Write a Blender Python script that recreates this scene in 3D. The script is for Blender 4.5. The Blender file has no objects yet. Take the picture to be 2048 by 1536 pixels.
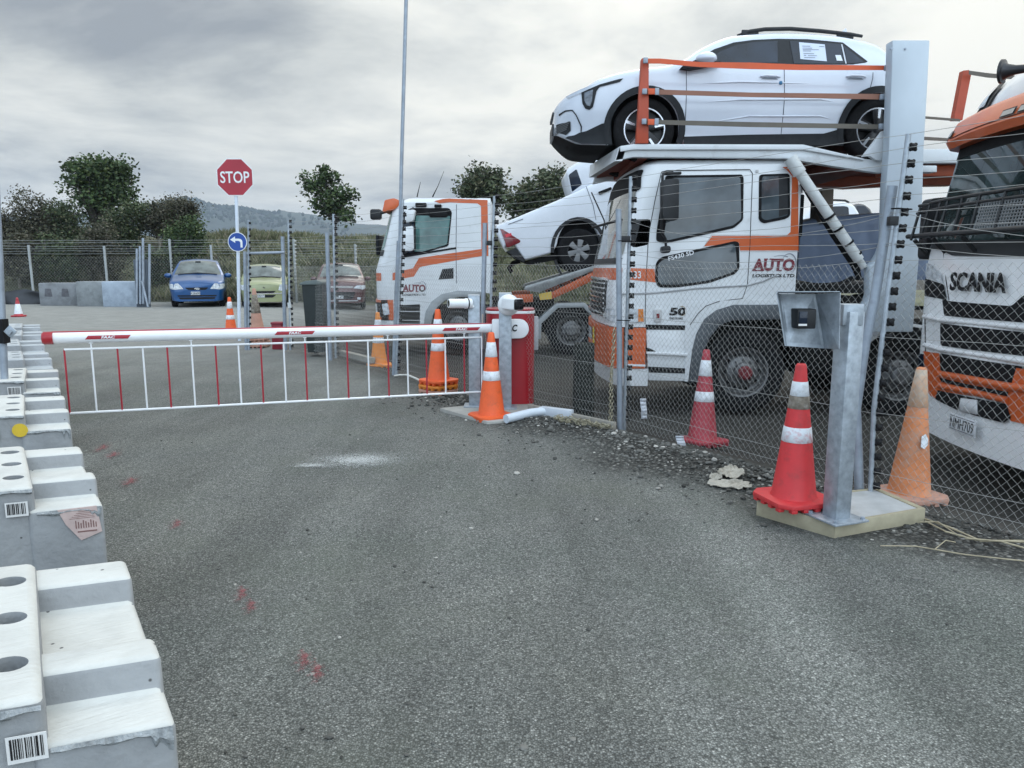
import bpy, bmesh, math, random
from mathutils import Vector, Matrix, noise

random.seed(11)
scn = bpy.context.scene
COL = scn.collection
R = math.radians
PI = math.pi

# ------------------------------------------------------------ camera
F = 1500.0                       # focal length in photo pixels (2048 wide)
HCAM = 1.55
TH = math.atan(233 / F)          # pitch: the horizon sits 233 px above the centre
CT, ST = math.cos(TH), math.sin(TH)
cd = bpy.data.cameras.new('camera')
cam = bpy.data.objects.new('camera', cd)
COL.objects.link(cam)
cd.sensor_width = 36
cd.lens = 36 * F / 2048
cd.clip_start = .05
cd.clip_end = 6000
cam.location = (0, 0, HCAM)
cam.rotation_euler = (PI / 2 - TH, 0, 0)
scn.camera = cam

# ------------------------------------------------------------ photo pixel -> place
def ray(px, py):
    u = (px - 1024) / F
    v = (768 - py) / F
    return (u, CT + v * ST, -ST + v * CT)


# ------------------------------------------------------------ sky, sun, exposure
SUN_EL, SUN_AZ = R(52), R(8)     # high sun behind cloud, in front of the camera
w = bpy.data.worlds.new('World')
scn.world = w
w.use_nodes = True
nt = w.node_tree
for n in list(nt.nodes):
    nt.nodes.remove(n)


def N(tree, typ, **kw):
    n = tree.nodes.new(typ)
    for k, v in kw.items():
        if hasattr(n, k):
            setattr(n, k, v)
        else:
            n.inputs[k].default_value = v
    return n


def ramp(tree, stops, interp='LINEAR'):
    n = tree.nodes.new('ShaderNodeValToRGB')
    e = n.color_ramp.elements
    n.color_ramp.interpolation = interp
    while len(e) > len(stops):
        e.remove(e[-1])
    for i, (p, c) in enumerate(stops):
        if i >= len(e):
            e.new(p)
        e[i].position = p
        if isinstance(c, (int, float)):
            c = (c, c, c)
        e[i].color = (c[0], c[1], c[2], 1)
    return n


def mth(tree, op, a, b=None, clamp=False):
    n = tree.nodes.new('ShaderNodeMath')
    n.operation = op
    n.use_clamp = clamp
    for i, x in enumerate((a, b)):
        if x is None:
            continue
        if isinstance(x, (int, float)):
            n.inputs[i].default_value = x
        else:
            tree.links.new(x, n.inputs[i])
    return n.outputs[0]


def mixc(tree, fac, a, b, mode='MIX'):
    n = tree.nodes.new('ShaderNodeMixRGB')
    n.blend_type = mode
    for i, x in enumerate((fac, a, b)):
        if isinstance(x, (int, float)):
            n.inputs[i].default_value = x
        elif isinstance(x, (tuple, list)):
            n.inputs[i].default_value = (x[0], x[1], x[2], 1)
        else:
            tree.links.new(x, n.inputs[i])
    return n.outputs[0]


def build_world():
    L = nt.links.new
    tc = N(nt, 'ShaderNodeTexCoord')
    sep = N(nt, 'ShaderNodeSeparateXYZ')
    L(tc.outputs['Generated'], sep.inputs[0])
    z = mth(nt, 'MAXIMUM', sep.outputs[2], 0.0)
    den = mth(nt, 'ADD', z, .16)
    cx = mth(nt, 'DIVIDE', sep.outputs[0], den)
    cy = mth(nt, 'DIVIDE', sep.outputs[1], den)
    cmb = N(nt, 'ShaderNodeCombineXYZ')
    L(cx, cmb.inputs[0])
    L(cy, cmb.inputs[1])
    n1 = N(nt, 'ShaderNodeTexNoise', Scale=1.05, Detail=8.0, Roughness=.58, Distortion=.25)
    n2 = N(nt, 'ShaderNodeTexNoise', Scale=.28, Detail=3.0, Roughness=.5, Distortion=.1)
    mp = N(nt, 'ShaderNodeMapping')
    mp.inputs['Location'].default_value = (3.15, 1.3, 0)
    L(cmb.outputs[0], mp.inputs[0])
    L(mp.outputs[0], n1.inputs['Vector'])
    L(mp.outputs[0], n2.inputs['Vector'])
    # the cloud is thicker to the left, thin and bright ahead and to the right
    side = mth(nt, 'MULTIPLY', sep.outputs[0], .25)
    v = mth(nt, 'ADD', mth(nt, 'MULTIPLY', n1.outputs[0], 1.25), mth(nt, 'MULTIPLY', n2.outputs[0], 1.1))
    v = mth(nt, 'SUBTRACT', v, .555)
    v = mth(nt, 'ADD', v, side)
    # low clear strip near the horizon
    low = mth(nt, 'MULTIPLY', mth(nt, 'SUBTRACT', .16, z, True), .55)
    v = mth(nt, 'ADD', v, low)
    # thin bright places in the cloud
    for (px, py, k, amt) in ((930, 60, 34, .17), (1960, 250, 60, .13), (200, 380, 60, .06)):
        d = Vector(ray(px, py)).normalized()
        dp = N(nt, 'ShaderNodeVectorMath', operation='DOT_PRODUCT')
        L(tc.outputs['Generated'], dp.inputs[0])
        dp.inputs[1].default_value = d
        q = mth(nt, 'POWER', mth(nt, 'MAXIMUM', dp.outputs['Value'], 0.0), k)
        v = mth(nt, 'ADD', v, mth(nt, 'MULTIPLY', q, amt))
    rp = ramp(nt, [(.36, (.31, .335, .355)), (.48, (.44, .465, .465)), (.58, (.61, .63, .605)), (.70, (.77, .78, .735)), (.86, (.98, .97, .885))])
    L(v, rp.inputs[0])
    # overhead the overcast is brighter than near the horizon; the open sky behind the camera is brighter and bluer
    up = mth(nt, 'ADD', mth(nt, 'MULTIPLY', mth(nt, 'POWER', z, 1.3), SKY_UP), 1.0)
    back = mth(nt, 'ADD', mth(nt, 'MULTIPLY', mth(nt, 'MAXIMUM', mth(nt, 'MULTIPLY', mth(nt, 'SUBTRACT', sep.outputs[1], .60), -1.0), 0.0), 1.08), 1.0)
    lft = mth(nt, 'ADD', mth(nt, 'MULTIPLY', mth(nt, 'MAXIMUM', mth(nt, 'SUBTRACT', mth(nt, 'MULTIPLY', sep.outputs[0], -1.0), .62), 0.0), 2.6), 1.0)
    g = mth(nt, 'MULTIPLY', mth(nt, 'MULTIPLY', up, back), lft)
    col = mixc(nt, 1.0, rp.outputs[0], g, 'MULTIPLY')
    tint = N(nt, 'ShaderNodeMapRange')
    tint.inputs[1].default_value = -.6
    tint.inputs[2].default_value = .6
    L(sep.outputs[1], tint.inputs[0])
    tcol = mixc(nt, tint.outputs[0], (.80, .94, 1.15), (1, 1, 1))
    col = mixc(nt, 1.0, col, tcol, 'MULTIPLY')
    sky = N(nt, 'ShaderNodeTexSky')
    sky.sky_type = 'NISHITA'
    sky.sun_disc = False
    sky.sun_elevation = SUN_EL
    sky.sun_rotation = SUN_AZ
    col10 = mixc(nt, 1.0, col, (10, 10, 10), 'MULTIPLY')
    allc = mixc(nt, .95, sky.outputs[0], col10)
    bg = N(nt, 'ShaderNodeBackground', Strength=.1)
    L(allc, bg.inputs[0])
    out = N(nt, 'ShaderNodeOutputWorld')
    L(bg.outputs[0], out.inputs[0])


SKY_UP = 1.0
build_world()
sd = bpy.data.lights.new('sun', 'SUN')
sd.energy = .6
sd.angle = R(24)
sd.color = (1, .96, .9)
sun = bpy.data.objects.new('sun', sd)
COL.objects.link(sun)
dv = Vector((math.sin(SUN_AZ) * math.cos(SUN_EL), math.cos(SUN_AZ) * math.cos(SUN_EL), math.sin(SUN_EL)))
sun.rotation_euler = dv.to_track_quat('Z', 'Y').to_euler()
scn.view_settings.view_transform = 'Standard'
scn.view_settings.look = 'None'
scn.view_settings.exposure = -0.08
scn.view_settings.gamma = 1
scn.cycles.max_bounces = 6
scn.cycles.transparent_max_bounces = 12


def at(px, py, D):
    r = ray(px, py)
    t = D / r[1]
    return Vector((r[0] * t, D, HCAM + r[2] * t))


def gp(px, py, z=0.0):
    r = ray(px, py)
    t = (z - HCAM) / r[2]
    return Vector((r[0] * t, r[1] * t, z))


def axp(px, py, X):
    r = ray(px, py)
    t = X / r[0]
    return Vector((X, r[1] * t, HCAM + r[2] * t))


def sm(a, b, x):
    t = min(1, max(0, (x - a) / (b - a)))
    return t * t * (3 - 2 * t)


FD = Vector((-.574, .819, 0))    # run of the near fence
FN = Vector((.819, .574, 0))     # towards the yard


def fdist(x, y):
    return (x - 2.39) * FN.x + (y - 4.83) * FN.y


def gz(x, y):
    d = fdist(x, y)
    z = -.22 * sm(.05, 1.3, d) * sm(-7, -2, x)
    z += .07 * math.exp(-((d + .22) / .30) ** 2) * (1 - sm(7.2, 8.2, y)) * sm(4.6, 5.4, y)
    z += .12 * sm(14, 25, y) * (1 - .7 * sm(-10, -6, x))
    return z


# ------------------------------------------------------------ materials
MATS = {}


def M(name, col, rough=.5, metal=0., var=.12, vs=6., bump=0., bs=60., dirt=None, da=.0, ds=3., coat=0., spec=.5, pits=None, brush=None):
    if name in MATS:
        return MATS[name]
    m = bpy.data.materials.new(name)
    MATS[name] = m
    m.use_nodes = True
    t = m.node_tree
    p = t.nodes['Principled BSDF']
    L = t.links.new
    tc = N(t, 'ShaderNodeTexCoord')
    n = N(t, 'ShaderNodeTexNoise', Scale=vs, Detail=5.0, Roughness=.6)
    L(tc.outputs['Object'], n.inputs['Vector'])
    a = tuple(c * (1 - var) for c in col)
    b = tuple(min(1, c * (1 + var)) for c in col)
    rp = ramp(t, [(.3, a), (.7, b)])
    L(n.outputs[0], rp.inputs[0])
    c = rp.outputs[0]
    if dirt:
        n2 = N(t, 'ShaderNodeTexNoise', Scale=ds, Detail=8.0, Roughness=.68)
        L(tc.outputs['Object'], n2.inputs['Vector'])
        r2 = ramp(t, [(.60 - .3 * da, 0), (.78 - .2 * da, 1)])
        L(n2.outputs[0], r2.inputs[0])
        c = mixc(t, mth(t, 'MULTIPLY', r2.outputs[0], min(1, .35 + da)), c, dirt)
    if pits:
        vo = N(t, 'ShaderNodeTexVoronoi', Scale=pits[0])
        L(tc.outputs['Object'], vo.inputs['Vector'])
        r3 = ramp(t, [(pits[1] * .6, 1), (pits[1], 0)])
        L(vo.outputs['Distance'], r3.inputs[0])
        c = mixc(t, r3.outputs[0], c, pits[2])
    L(c, p.inputs['Base Color'])
    p.inputs['Roughness'].default_value = rough
    p.inputs['Metallic'].default_value = metal
    p.inputs['Coat Weight'].default_value = coat
    p.inputs['Coat Roughness'].default_value = .06
    p.inputs['Specular IOR Level'].default_value = spec
    if bump:
        nb = N(t, 'ShaderNodeTexNoise', Scale=bs, Detail=4.0)
        if brush:
            mb = N(t, 'ShaderNodeMapping')
            mb.inputs['Scale'].default_value = brush
            L(tc.outputs['Object'], mb.inputs[0])
            L(mb.outputs[0], nb.inputs['Vector'])
        else:
            L(tc.outputs['Object'], nb.inputs['Vector'])
        bp = N(t, 'ShaderNodeBump', Strength=bump, Distance=.01)
        L(nb.outputs[0], bp.inputs['Height'])
        L(bp.outputs[0], p.inputs['Normal'])
    return m


def glass(name, col, rough=.03, alpha=1.0, spec=.7):
    """dark car glass; alpha < 1 lets part of what is behind show through"""
    if name in MATS:
        return MATS[name]
    m = bpy.data.materials.new(name)
    MATS[name] = m
    m.use_nodes = True
    t = m.node_tree
    p = t.nodes['Principled BSDF']
    p.inputs['Roughness'].default_value = rough
    p.inputs['Specular IOR Level'].default_value = spec
    p.inputs['Alpha'].default_value = alpha
    tc = N(t, 'ShaderNodeTexCoord')
    n = N(t, 'ShaderNodeTexNoise', Scale=2.5, Detail=3.0)
    t.links.new(tc.outputs['Object'], n.inputs['Vector'])
    rp = ramp(t, [(.35, tuple(c * .6 for c in col)), (.65, tuple(c * 1.5 for c in col))])
    t.links.new(n.outputs[0], rp.inputs[0])
    t.links.new(rp.outputs[0], p.inputs['Base Color'])
    return m


def leafmat(name, dark, light, brown=None, bf=.15):
    if name in MATS:
        return MATS[name]
    m = bpy.data.materials.new(name)
    MATS[name] = m
    m.use_nodes = True
    t = m.node_tree
    p = t.nodes['Principled BSDF']
    g = N(t, 'ShaderNodeNewGeometry')
    st = [(0, dark), (.7, light)]
    if brown:
        st.append((1 - bf, light))
        st.append((1 - bf + .04, brown))
    rp = ramp(t, st)
    t.links.new(g.outputs['Random Per Island'], rp.inputs[0])
    tc = N(t, 'ShaderNodeTexCoord')
    n = N(t, 'ShaderNodeTexNoise', Scale=.9, Detail=3.0)
    t.links.new(tc.outputs['Object'], n.inputs['Vector'])
    r2 = ramp(t, [(.35, .55), (.65, 1.25)])
    t.links.new(n.outputs[0], r2.inputs[0])
    t.links.new(mixc(t, 1.0, rp.outputs[0], r2.outputs[0], 'MULTIPLY'), p.inputs['Base Color'])
    p.inputs['Roughness'].default_value = .6
    p.inputs['Specular IOR Level'].default_value = .25
    return m


# ------------------------------------------------------------ mesh builder
ROOT = {}


class B:
    def __init__(s):
        s.v, s.f, s.m = [], [], []

    def add(s, vs, fs, mi=0, X=None):
        o = len(s.v)
        for v in vs:
            v = Vector(v)
            s.v.append(X @ v if X else v)
        for f in fs:
            s.f.append([i + o for i in f])
            s.m.append(mi)
        return s

    def bm(s, bm, mi=0, X=None):
        bm.verts.ensure_lookup_table()
        bm.verts.index_update()
        s.add([v.co.copy() for v in bm.verts], [[v.index for v in f.verts] for f in bm.faces], mi, X)
        bm.free()
        return s

    def box(s, lo, hi, mi=0, bev=0., X=None, seg=2):
        bm = bmesh.new()
        bmesh.ops.create_cube(bm, size=1)
        for v in bm.verts:
            v.co = Vector([(lo[i] + hi[i]) / 2 + v.co[i] * (hi[i] - lo[i]) for i in range(3)])
        if bev:
            bmesh.ops.bevel(bm, geom=bm.edges[:], offset=bev, segments=seg, affect='EDGES', profile=.5)
        return s.bm(bm, mi, X)

    def cbox(s, c, size, mi=0, bev=0., rot=None, seg=2):
        h = [x / 2 for x in size]
        X = Matrix.Translation(Vector(c))
        if rot is not None:
            X = X @ rot.to_4x4()
        return s.box([-x for x in h], h, mi, bev, X, seg)

    def prism(s, poly, d0, d1, fn, mi=0, bev=0., seg=2, X=None):
        bm = bmesh.new()
        a = [bm.verts.new(fn(p[0], p[1], d0)) for p in poly]
        b = [bm.verts.new(fn(p[0], p[1], d1)) for p in poly]
        n = len(poly)
        bm.faces.new(a)
        bm.faces.new(b[::-1])
        for i in range(n):
            bm.faces.new((a[i], b[i], b[(i + 1) % n], a[(i + 1) % n]))
        if bev:
            bmesh.ops.recalc_face_normals(bm, faces=bm.faces[:])
            bmesh.ops.bevel(bm, geom=bm.edges[:], offset=bev, segments=seg, affect='EDGES', profile=.5, clamp_overlap=True)
        return s.bm(bm, mi, X)

    def tube(s, pts, r, n=8, mi=0, cap=True, closed=False, flat=1.0):
        pts = [Vector(p) for p in pts]
        k = len(pts)
        rs = r if isinstance(r, (list, tuple)) else [r] * k
        up = None
        vs, fs = [], []
        for i, p in enumerate(pts):
            if closed:
                t = (pts[(i + 1) % k] - pts[i - 1])
            else:
                t = pts[min(i + 1, k - 1)] - pts[max(i - 1, 0)]
            t = t.normalized() if t.length > 1e-9 else Vector((0, 0, 1))
            if up is None:
                up = Vector((0, 0, 1)) if abs(t.z) < .9 else Vector((1, 0, 0))
            x = up - t * up.dot(t)
            x = x.normalized() if x.length > 1e-6 else t.orthogonal().normalized()
            up = x
            y = t.cross(x)
            for j in range(n):
                a = 2 * PI * j / n
                vs.append(p + (x * math.cos(a) + y * math.sin(a) * flat) * rs[i])
        for i in range(k if closed else k - 1):
            for j in range(n):
                q = (j + 1) % n
                i2 = (i + 1) % k
                fs.append((i * n + j, i * n + q, i2 * n + q, i2 * n + j))
        if cap and not closed:
            fs.append(tuple(range(n - 1, -1, -1)))
            fs.append(tuple((k - 1) * n + j for j in range(n)))
        return s.add(vs, fs, mi)

    def lathe(s, prof, n=24, mi=0, X=None, cap=True):
        """profile of (radius, height) turned about z"""
        vs, fs = [], []
        k = len(prof)
        for (r, z) in prof:
            for j in range(n):
                a = 2 * PI * j / n
                vs.append((r * math.cos(a), r * math.sin(a), z))
        for i in range(k - 1):
            for j in range(n):
                q = (j + 1) % n
                fs.append((i * n + j, i * n + q, (i + 1) * n + q, (i + 1) * n + j))
        if cap and prof[0][0] > 1e-6:
            fs.append(tuple(range(n - 1, -1, -1)))
        if cap and prof[-1][0] > 1e-6:
            fs.append(tuple((k - 1) * n + j for j in range(n)))
        return s.add(vs, fs, mi, X)

    def drape(s, poly, fn, mi=0, sa=.12, sb=.12):
        """polygon in (a, b), cut into strips and laid on the surface fn(a, b)"""
        bm = bmesh.new()
        bm.faces.new([bm.verts.new((p[0], p[1], 0)) for p in poly])
        for ax, st in ((0, sa), (1, sb)):
            if not st:
                continue
            lo = min(p[ax] for p in poly)
            hi = max(p[ax] for p in poly)
            k = int((hi - lo) / st)
            for i in range(1, k + 1):
                c = lo + (hi - lo) * i / (k + 1)
                co = [0, 0, 0]
                co[ax] = c
                no = [0, 0, 0]
                no[ax] = 1
                bmesh.ops.bisect_plane(bm, geom=bm.verts[:] + bm.edges[:] + bm.faces[:], plane_co=co, plane_no=no)
        bmesh.ops.triangulate(bm, faces=[f for f in bm.faces if len(f.verts) > 4])
        for v in bm.verts:
            v.co = fn(v.co.x, v.co.y)
        return s.bm(bm, mi)

    def out(s, name, mats, parent=None, smooth=38, fix=True, org=None, rot=None):
        me = bpy.data.meshes.new(name)
        if parent is not None:
            off = ROOT.get(parent, Vector((0, 0, 0)))
        elif org is not None:
            off = Vector(org)
        else:
            xs = [v.x for v in s.v]
            ys = [v.y for v in s.v]
            off = Vector(((min(xs) + max(xs)) / 2, (min(ys) + max(ys)) / 2, min(v.z for v in s.v)))
        me.from_pydata([v - off for v in s.v], [], s.f)
        if not isinstance(mats, (list, tuple)):
            mats = [mats]
        for m in mats:
            me.materials.append(m)
        me.polygons.foreach_set('material_index', s.m)
        if fix:
            bm = bmesh.new()
            bm.from_mesh(me)
            bmesh.ops.recalc_face_normals(bm, faces=bm.faces[:])
            bm.to_mesh(me)
            bm.free()
        if smooth:
            me.polygons.foreach_set('use_smooth', [True] * len(me.polygons))
            me.set_sharp_from_angle(angle=R(smooth))
        me.update()
        o = bpy.data.objects.new(name, me)
        COL.objects.link(o)
        if parent is not None:
            o.parent = parent
            ROOT[o] = off
        else:
            o.location = off
            ROOT[o] = off
        return o


def PY(a, b, d):
    return Vector((a, d, b))


def PX(a, b, d):
    return Vector((d, a, b))


def PZ(a, b, d):
    return Vector((a, b, d))


def rp(pts, r, n=4):
    """round the corners of a polygon"""
    out = []
    k = len(pts)
    for i in range(k):
        p = Vector(pts[i][:2])
        a = Vector(pts[i - 1][:2]) - p
        b = Vector(pts[(i + 1) % k][:2]) - p
        q = min(r, a.length * .45, b.length * .45)
        p0 = p + a.normalized() * q
        p1 = p + b.normalized() * q
        for j in range(n + 1):
            t = j / n
            out.append(tuple(p0 * (1 - t) ** 2 + p * 2 * t * (1 - t) + p1 * t * t))
    return out


def tag(o, label=None, cat=None, group=None, kind=None):
    if label:
        o['label'] = label
    if cat:
        o['category'] = cat
    if group:
        o['group'] = group
    if kind:
        o['kind'] = kind
    return o


def thing(name, label, cat, loc=(0, 0, 0), group=None, rotz=None, rot=None):
    """Empty at the base; parts are given in world coordinates, or in its own when it is turned"""
    o = bpy.data.objects.new(name, None)
    COL.objects.link(o)
    o.empty_display_size = .2
    o.location = loc
    if rotz is not None or rot is not None:
        o.rotation_euler = rot if rot else (0, 0, rotz)
        ROOT[o] = Vector((0, 0, 0))
    else:
        ROOT[o] = Vector(loc)
    return tag(o, label, cat, group)


def kids(o):
    return [c for c in COL.objects if c.parent == o]


def dup(root, loc, rotz=0, label=None):
    r = root.copy()
    COL.objects.link(r)
    r.location = loc
    r.rotation_euler = (0, 0, rotz)
    if label:
        r['label'] = label
    for ch in kids(root):
        c = ch.copy()
        COL.objects.link(c)
        c.parent = r
        for g in kids(ch):
            d = g.copy()
            COL.objects.link(d)
            d.parent = c
    return r


def text(body, w, h, X, mat, parent, bold=0., depth=.002, name='lettering', shear=0.):
    """lettering of the given width and height; X places it (x right, y up, z out)"""
    c = bpy.data.curves.new('t', 'FONT')
    c.body = body
    c.offset = bold
    c.extrude = .01
    c.shear = shear
    c.resolution_u = 3
    o = bpy.data.objects.new('t', c)
    COL.objects.link(o)
    bpy.context.view_layer.update()
    dg = bpy.context.evaluated_depsgraph_get()
    me = bpy.data.meshes.new_from_object(o.evaluated_get(dg))
    bpy.data.objects.remove(o)
    bpy.data.curves.remove(c)
    xs = [v.co.x for v in me.vertices]
    ys = [v.co.y for v in me.vertices]
    x0, x1, y0, y1 = min(xs), max(xs), min(ys), max(ys)
    off = ROOT.get(parent, Vector((0, 0, 0)))
    for v in me.vertices:
        q = Vector(((v.co.x - x0) / (x1 - x0) * w, (v.co.y - y0) / (y1 - y0) * h, (v.co.z + .01) / .02 * depth))
        v.co = X @ q - off
    me.materials.clear()
    me.materials.append(mat)
    o = bpy.data.objects.new(name, me)
    COL.objects.link(o)
    o.parent = parent
    ROOT[o] = off
    return o


def fx(p, right, up):
    """frame for text(): origin p, axes right and up"""
    r = Vector(right).normalized()
    u = Vector(up).normalized()
    n = r.cross(u)
    m = Matrix.Identity(4)
    for i in range(3):
        m[i][0], m[i][1], m[i][2], m[i][3] = r[i], u[i], n[i], p[i]
    return m


# shared materials
WHITE = M('white_paint', (.74, .76, .78), .32, var=.05, vs=2, dirt=(.38, .37, .34), da=.06, ds=2.2, coat=.4)
WHITE2 = M('white_truck_paint', (.68, .70, .71), .38, var=.05, vs=2, dirt=(.30, .28, .24), da=.12, ds=2.5, coat=.25)
ORANGE = M('orange_truck_paint', (.56, .105, .022), .38, var=.1, vs=3, dirt=(.22, .07, .03), da=.10, ds=4, coat=.2)
BLACK = M('black_rubber', (.012, .012, .013), .75, var=.3, vs=10, spec=.15)
BLKPL = M('black_plastic', (.020, .021, .023), .5, var=.25, vs=14, spec=.3)
DARK = M('dark_chassis', (.014, .014, .014), .9, var=.35, vs=5, dirt=(.05, .044, .036), da=.06, spec=.1)
TYRE = M('tyre_rubber', (.014, .014, .015), .9, var=.25, vs=20, dirt=(.05, .045, .04), da=.08, ds=9, spec=.12)
GALV = M('galvanised_steel', (.36, .40, .44), .48, .55, var=.24, vs=18, dirt=(.20, .22, .24), da=.2, ds=14)
GALV2 = M('weathered_galvanised', (.30, .34, .39), .55, .4, var=.16, vs=9, dirt=(.15, .16, .17), da=.1, ds=12)
WIRE = M('fence_wire', (.32, .32, .305), .5, .1, var=.12)
CHROME = M('chrome', (.7, .7, .7), .18, 1., var=.05)
GREYPL = M('grey_plastic', (.13, .14, .15), .55, var=.12)
GLASS = glass('dark_glass', (.010, .016, .028), spec=.4)
LENS = M('clear_lens', (.56, .59, .62), .12, .0, var=.4, vs=16, coat=.6)
AMBER = M('amber_lens', (.62, .19, .02), .25, var=.2, vs=30, coat=.4)
REDL = M('red_lens', (.16, .008, .014), .2, var=.3, vs=20, coat=.6)
STEELRIM = M('steel_rim', (.16, .16, .16), .55, .5, var=.3, vs=12, dirt=(.05, .045, .04), da=.2, ds=6)
INK = M('black_ink', (.012, .012, .013), .6, var=.05, spec=.2)

# ============================================================ ground
def ground_mat():
    m = bpy.data.materials.new('ground_mat')
    m.use_nodes = True
    t = m.node_tree
    L = t.links.new
    p = t.nodes['Principled BSDF']
    tc = N(t, 'ShaderNodeTexCoord')
    ob = tc.outputs['Object']
    at_ = N(t, 'ShaderNodeAttribute')
    at_.attribute_name = 'zone'
    zs = N(t, 'ShaderNodeSeparateColor')
    L(at_.outputs['Color'], zs.inputs[0])
    yard, verge, lot = zs.outputs[0], zs.outputs[1], zs.outputs[2]
    vo = N(t, 'ShaderNodeTexVoronoi', Scale=135.0)
    L(ob, vo.inputs['Vector'])
    vo2 = N(t, 'ShaderNodeTexVoronoi', Scale=42.0)
    L(ob, vo2.inputs['Vector'])
    big = N(t, 'ShaderNodeTexNoise', Scale=.55, Detail=6.0, Roughness=.62)
    L(ob, big.inputs['Vector'])
    med = N(t, 'ShaderNodeTexNoise', Scale=9.0, Detail=6.0, Roughness=.7)
    L(ob, med.inputs['Vector'])
    # chip seal: every stone its own grey, dark binder between
    chips = ramp(t, [(0, (.104, .108, .099)), (.50, (.188, .194, .179)), (.86, (.258, .264, .246)), (.97, (.34, .345, .32)), (1, (.46, .46, .43))])
    sepc = N(t, 'ShaderNodeSeparateColor')
    L(vo.outputs['Color'], sepc.inputs[0])
    L(sepc.outputs[0], chips.inputs[0])
    gap = ramp(t, [(.33, 1), (.64, .48)])
    L(vo.outputs['Distance'], gap.inputs[0])
    c = mixc(t, 1.0, chips.outputs[0], gap.outputs[0], 'MULTIPLY')
    # worn wheel tracks, bald spots and old patches
    mp = N(t, 'ShaderNodeMapping')
    mp.inputs['Rotation'].default_value = (0, 0, R(-33))
    mp.inputs['Scale'].default_value = (1.1, .16, 1)
    L(ob, mp.inputs[0])
    tr = N(t, 'ShaderNodeTexNoise', Scale=1.0, Detail=4.0, Roughness=.6)
    L(mp.outputs[0], tr.inputs['Vector'])
    trr = ramp(t, [(.30, .70), (.5, 1.0), (.68, 1.30)])
    L(tr.outputs[0], trr.inputs[0])
    c = mixc(t, 1.0, c, trr.outputs[0], 'MULTIPLY')
    br = ramp(t, [(.32, (.82, .86, .83)), (.5, (1.0, 1.0, 1.0)), (.68, (1.20, 1.19, 1.15))])
    L(big.outputs[0], br.inputs[0])
    c = mixc(t, 1.0, c, br.outputs[0], 'MULTIPLY')
    moss = ramp(t, [(.53, 0), (.68, 1)])
    mo = N(t, 'ShaderNodeTexNoise', Scale=.8, Detail=5.0, Roughness=.6)
    mp2 = N(t, 'ShaderNodeMapping')
    mp2.inputs['Location'].default_value = (5, 2, 0)
    L(ob, mp2.inputs[0])
    L(mp2.outputs[0], mo.inputs['Vector'])
    L(mo.outputs[0], moss.inputs[0])
    c = mixc(t, mth(t, 'MULTIPLY', moss.outputs[0], .28), c, (.118, .128, .100))
    # bare dirt yard
    yd = ramp(t, [(.3, (.026, .024, .020)), (.5, (.046, .043, .037)), (.7, (.078, .074, .064))])
    L(med.outputs[0], yd.inputs[0])
    c = mixc(t, yard, c, yd.outputs[0])
    # loose gravel verge
    vg = ramp(t, [(0, (.040, .039, .034)), (.6, (.095, .092, .082)), (.9, (.18, .176, .16)), (1, (.38, .37, .335))])
    s2 = N(t, 'ShaderNodeSeparateColor')
    L(vo2.outputs['Color'], s2.inputs[0])
    L(s2.outputs[1], vg.inputs[0])
    g2 = ramp(t, [(.3, 1), (.6, .25)])
    L(vo2.outputs['Distance'], g2.inputs[0])
    vgc = mixc(t, 1.0, vg.outputs[0], g2.outputs[0], 'MULTIPLY')
    c = mixc(t, verge, c, vgc)
    # compacted pale lot further off
    lt = ramp(t, [(.3, (.21, .212, .198)), (.7, (.30, .30, .28))])
    mm = N(t, 'ShaderNodeTexNoise', Scale=2.2, Detail=8.0, Roughness=.7)
    L(ob, mm.inputs['Vector'])
    L(mm.outputs[0], lt.inputs[0])
    c = mixc(t, lot, c, lt.outputs[0])
    L(c, p.inputs['Base Color'])
    p.inputs['Roughness'].default_value = .85
    p.inputs['Specular IOR Level'].default_value = .3
    h = mth(t, 'SUBTRACT', mth(t, 'MULTIPLY', med.outputs[0], .5), vo.outputs['Distance'])
    bp = N(t, 'ShaderNodeBump', Strength=.8, Distance=.007)
    L(h, bp.inputs['Height'])
    L(bp.outputs[0], p.inputs['Normal'])
    return m


def axis(parts):
    out = []
    for a, b, st in parts:
        k = max(1, round((b - a) / st))
        out += [a + (b - a) * i / k for i in range(k)]
    return out + [parts[-1][1]]


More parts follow.
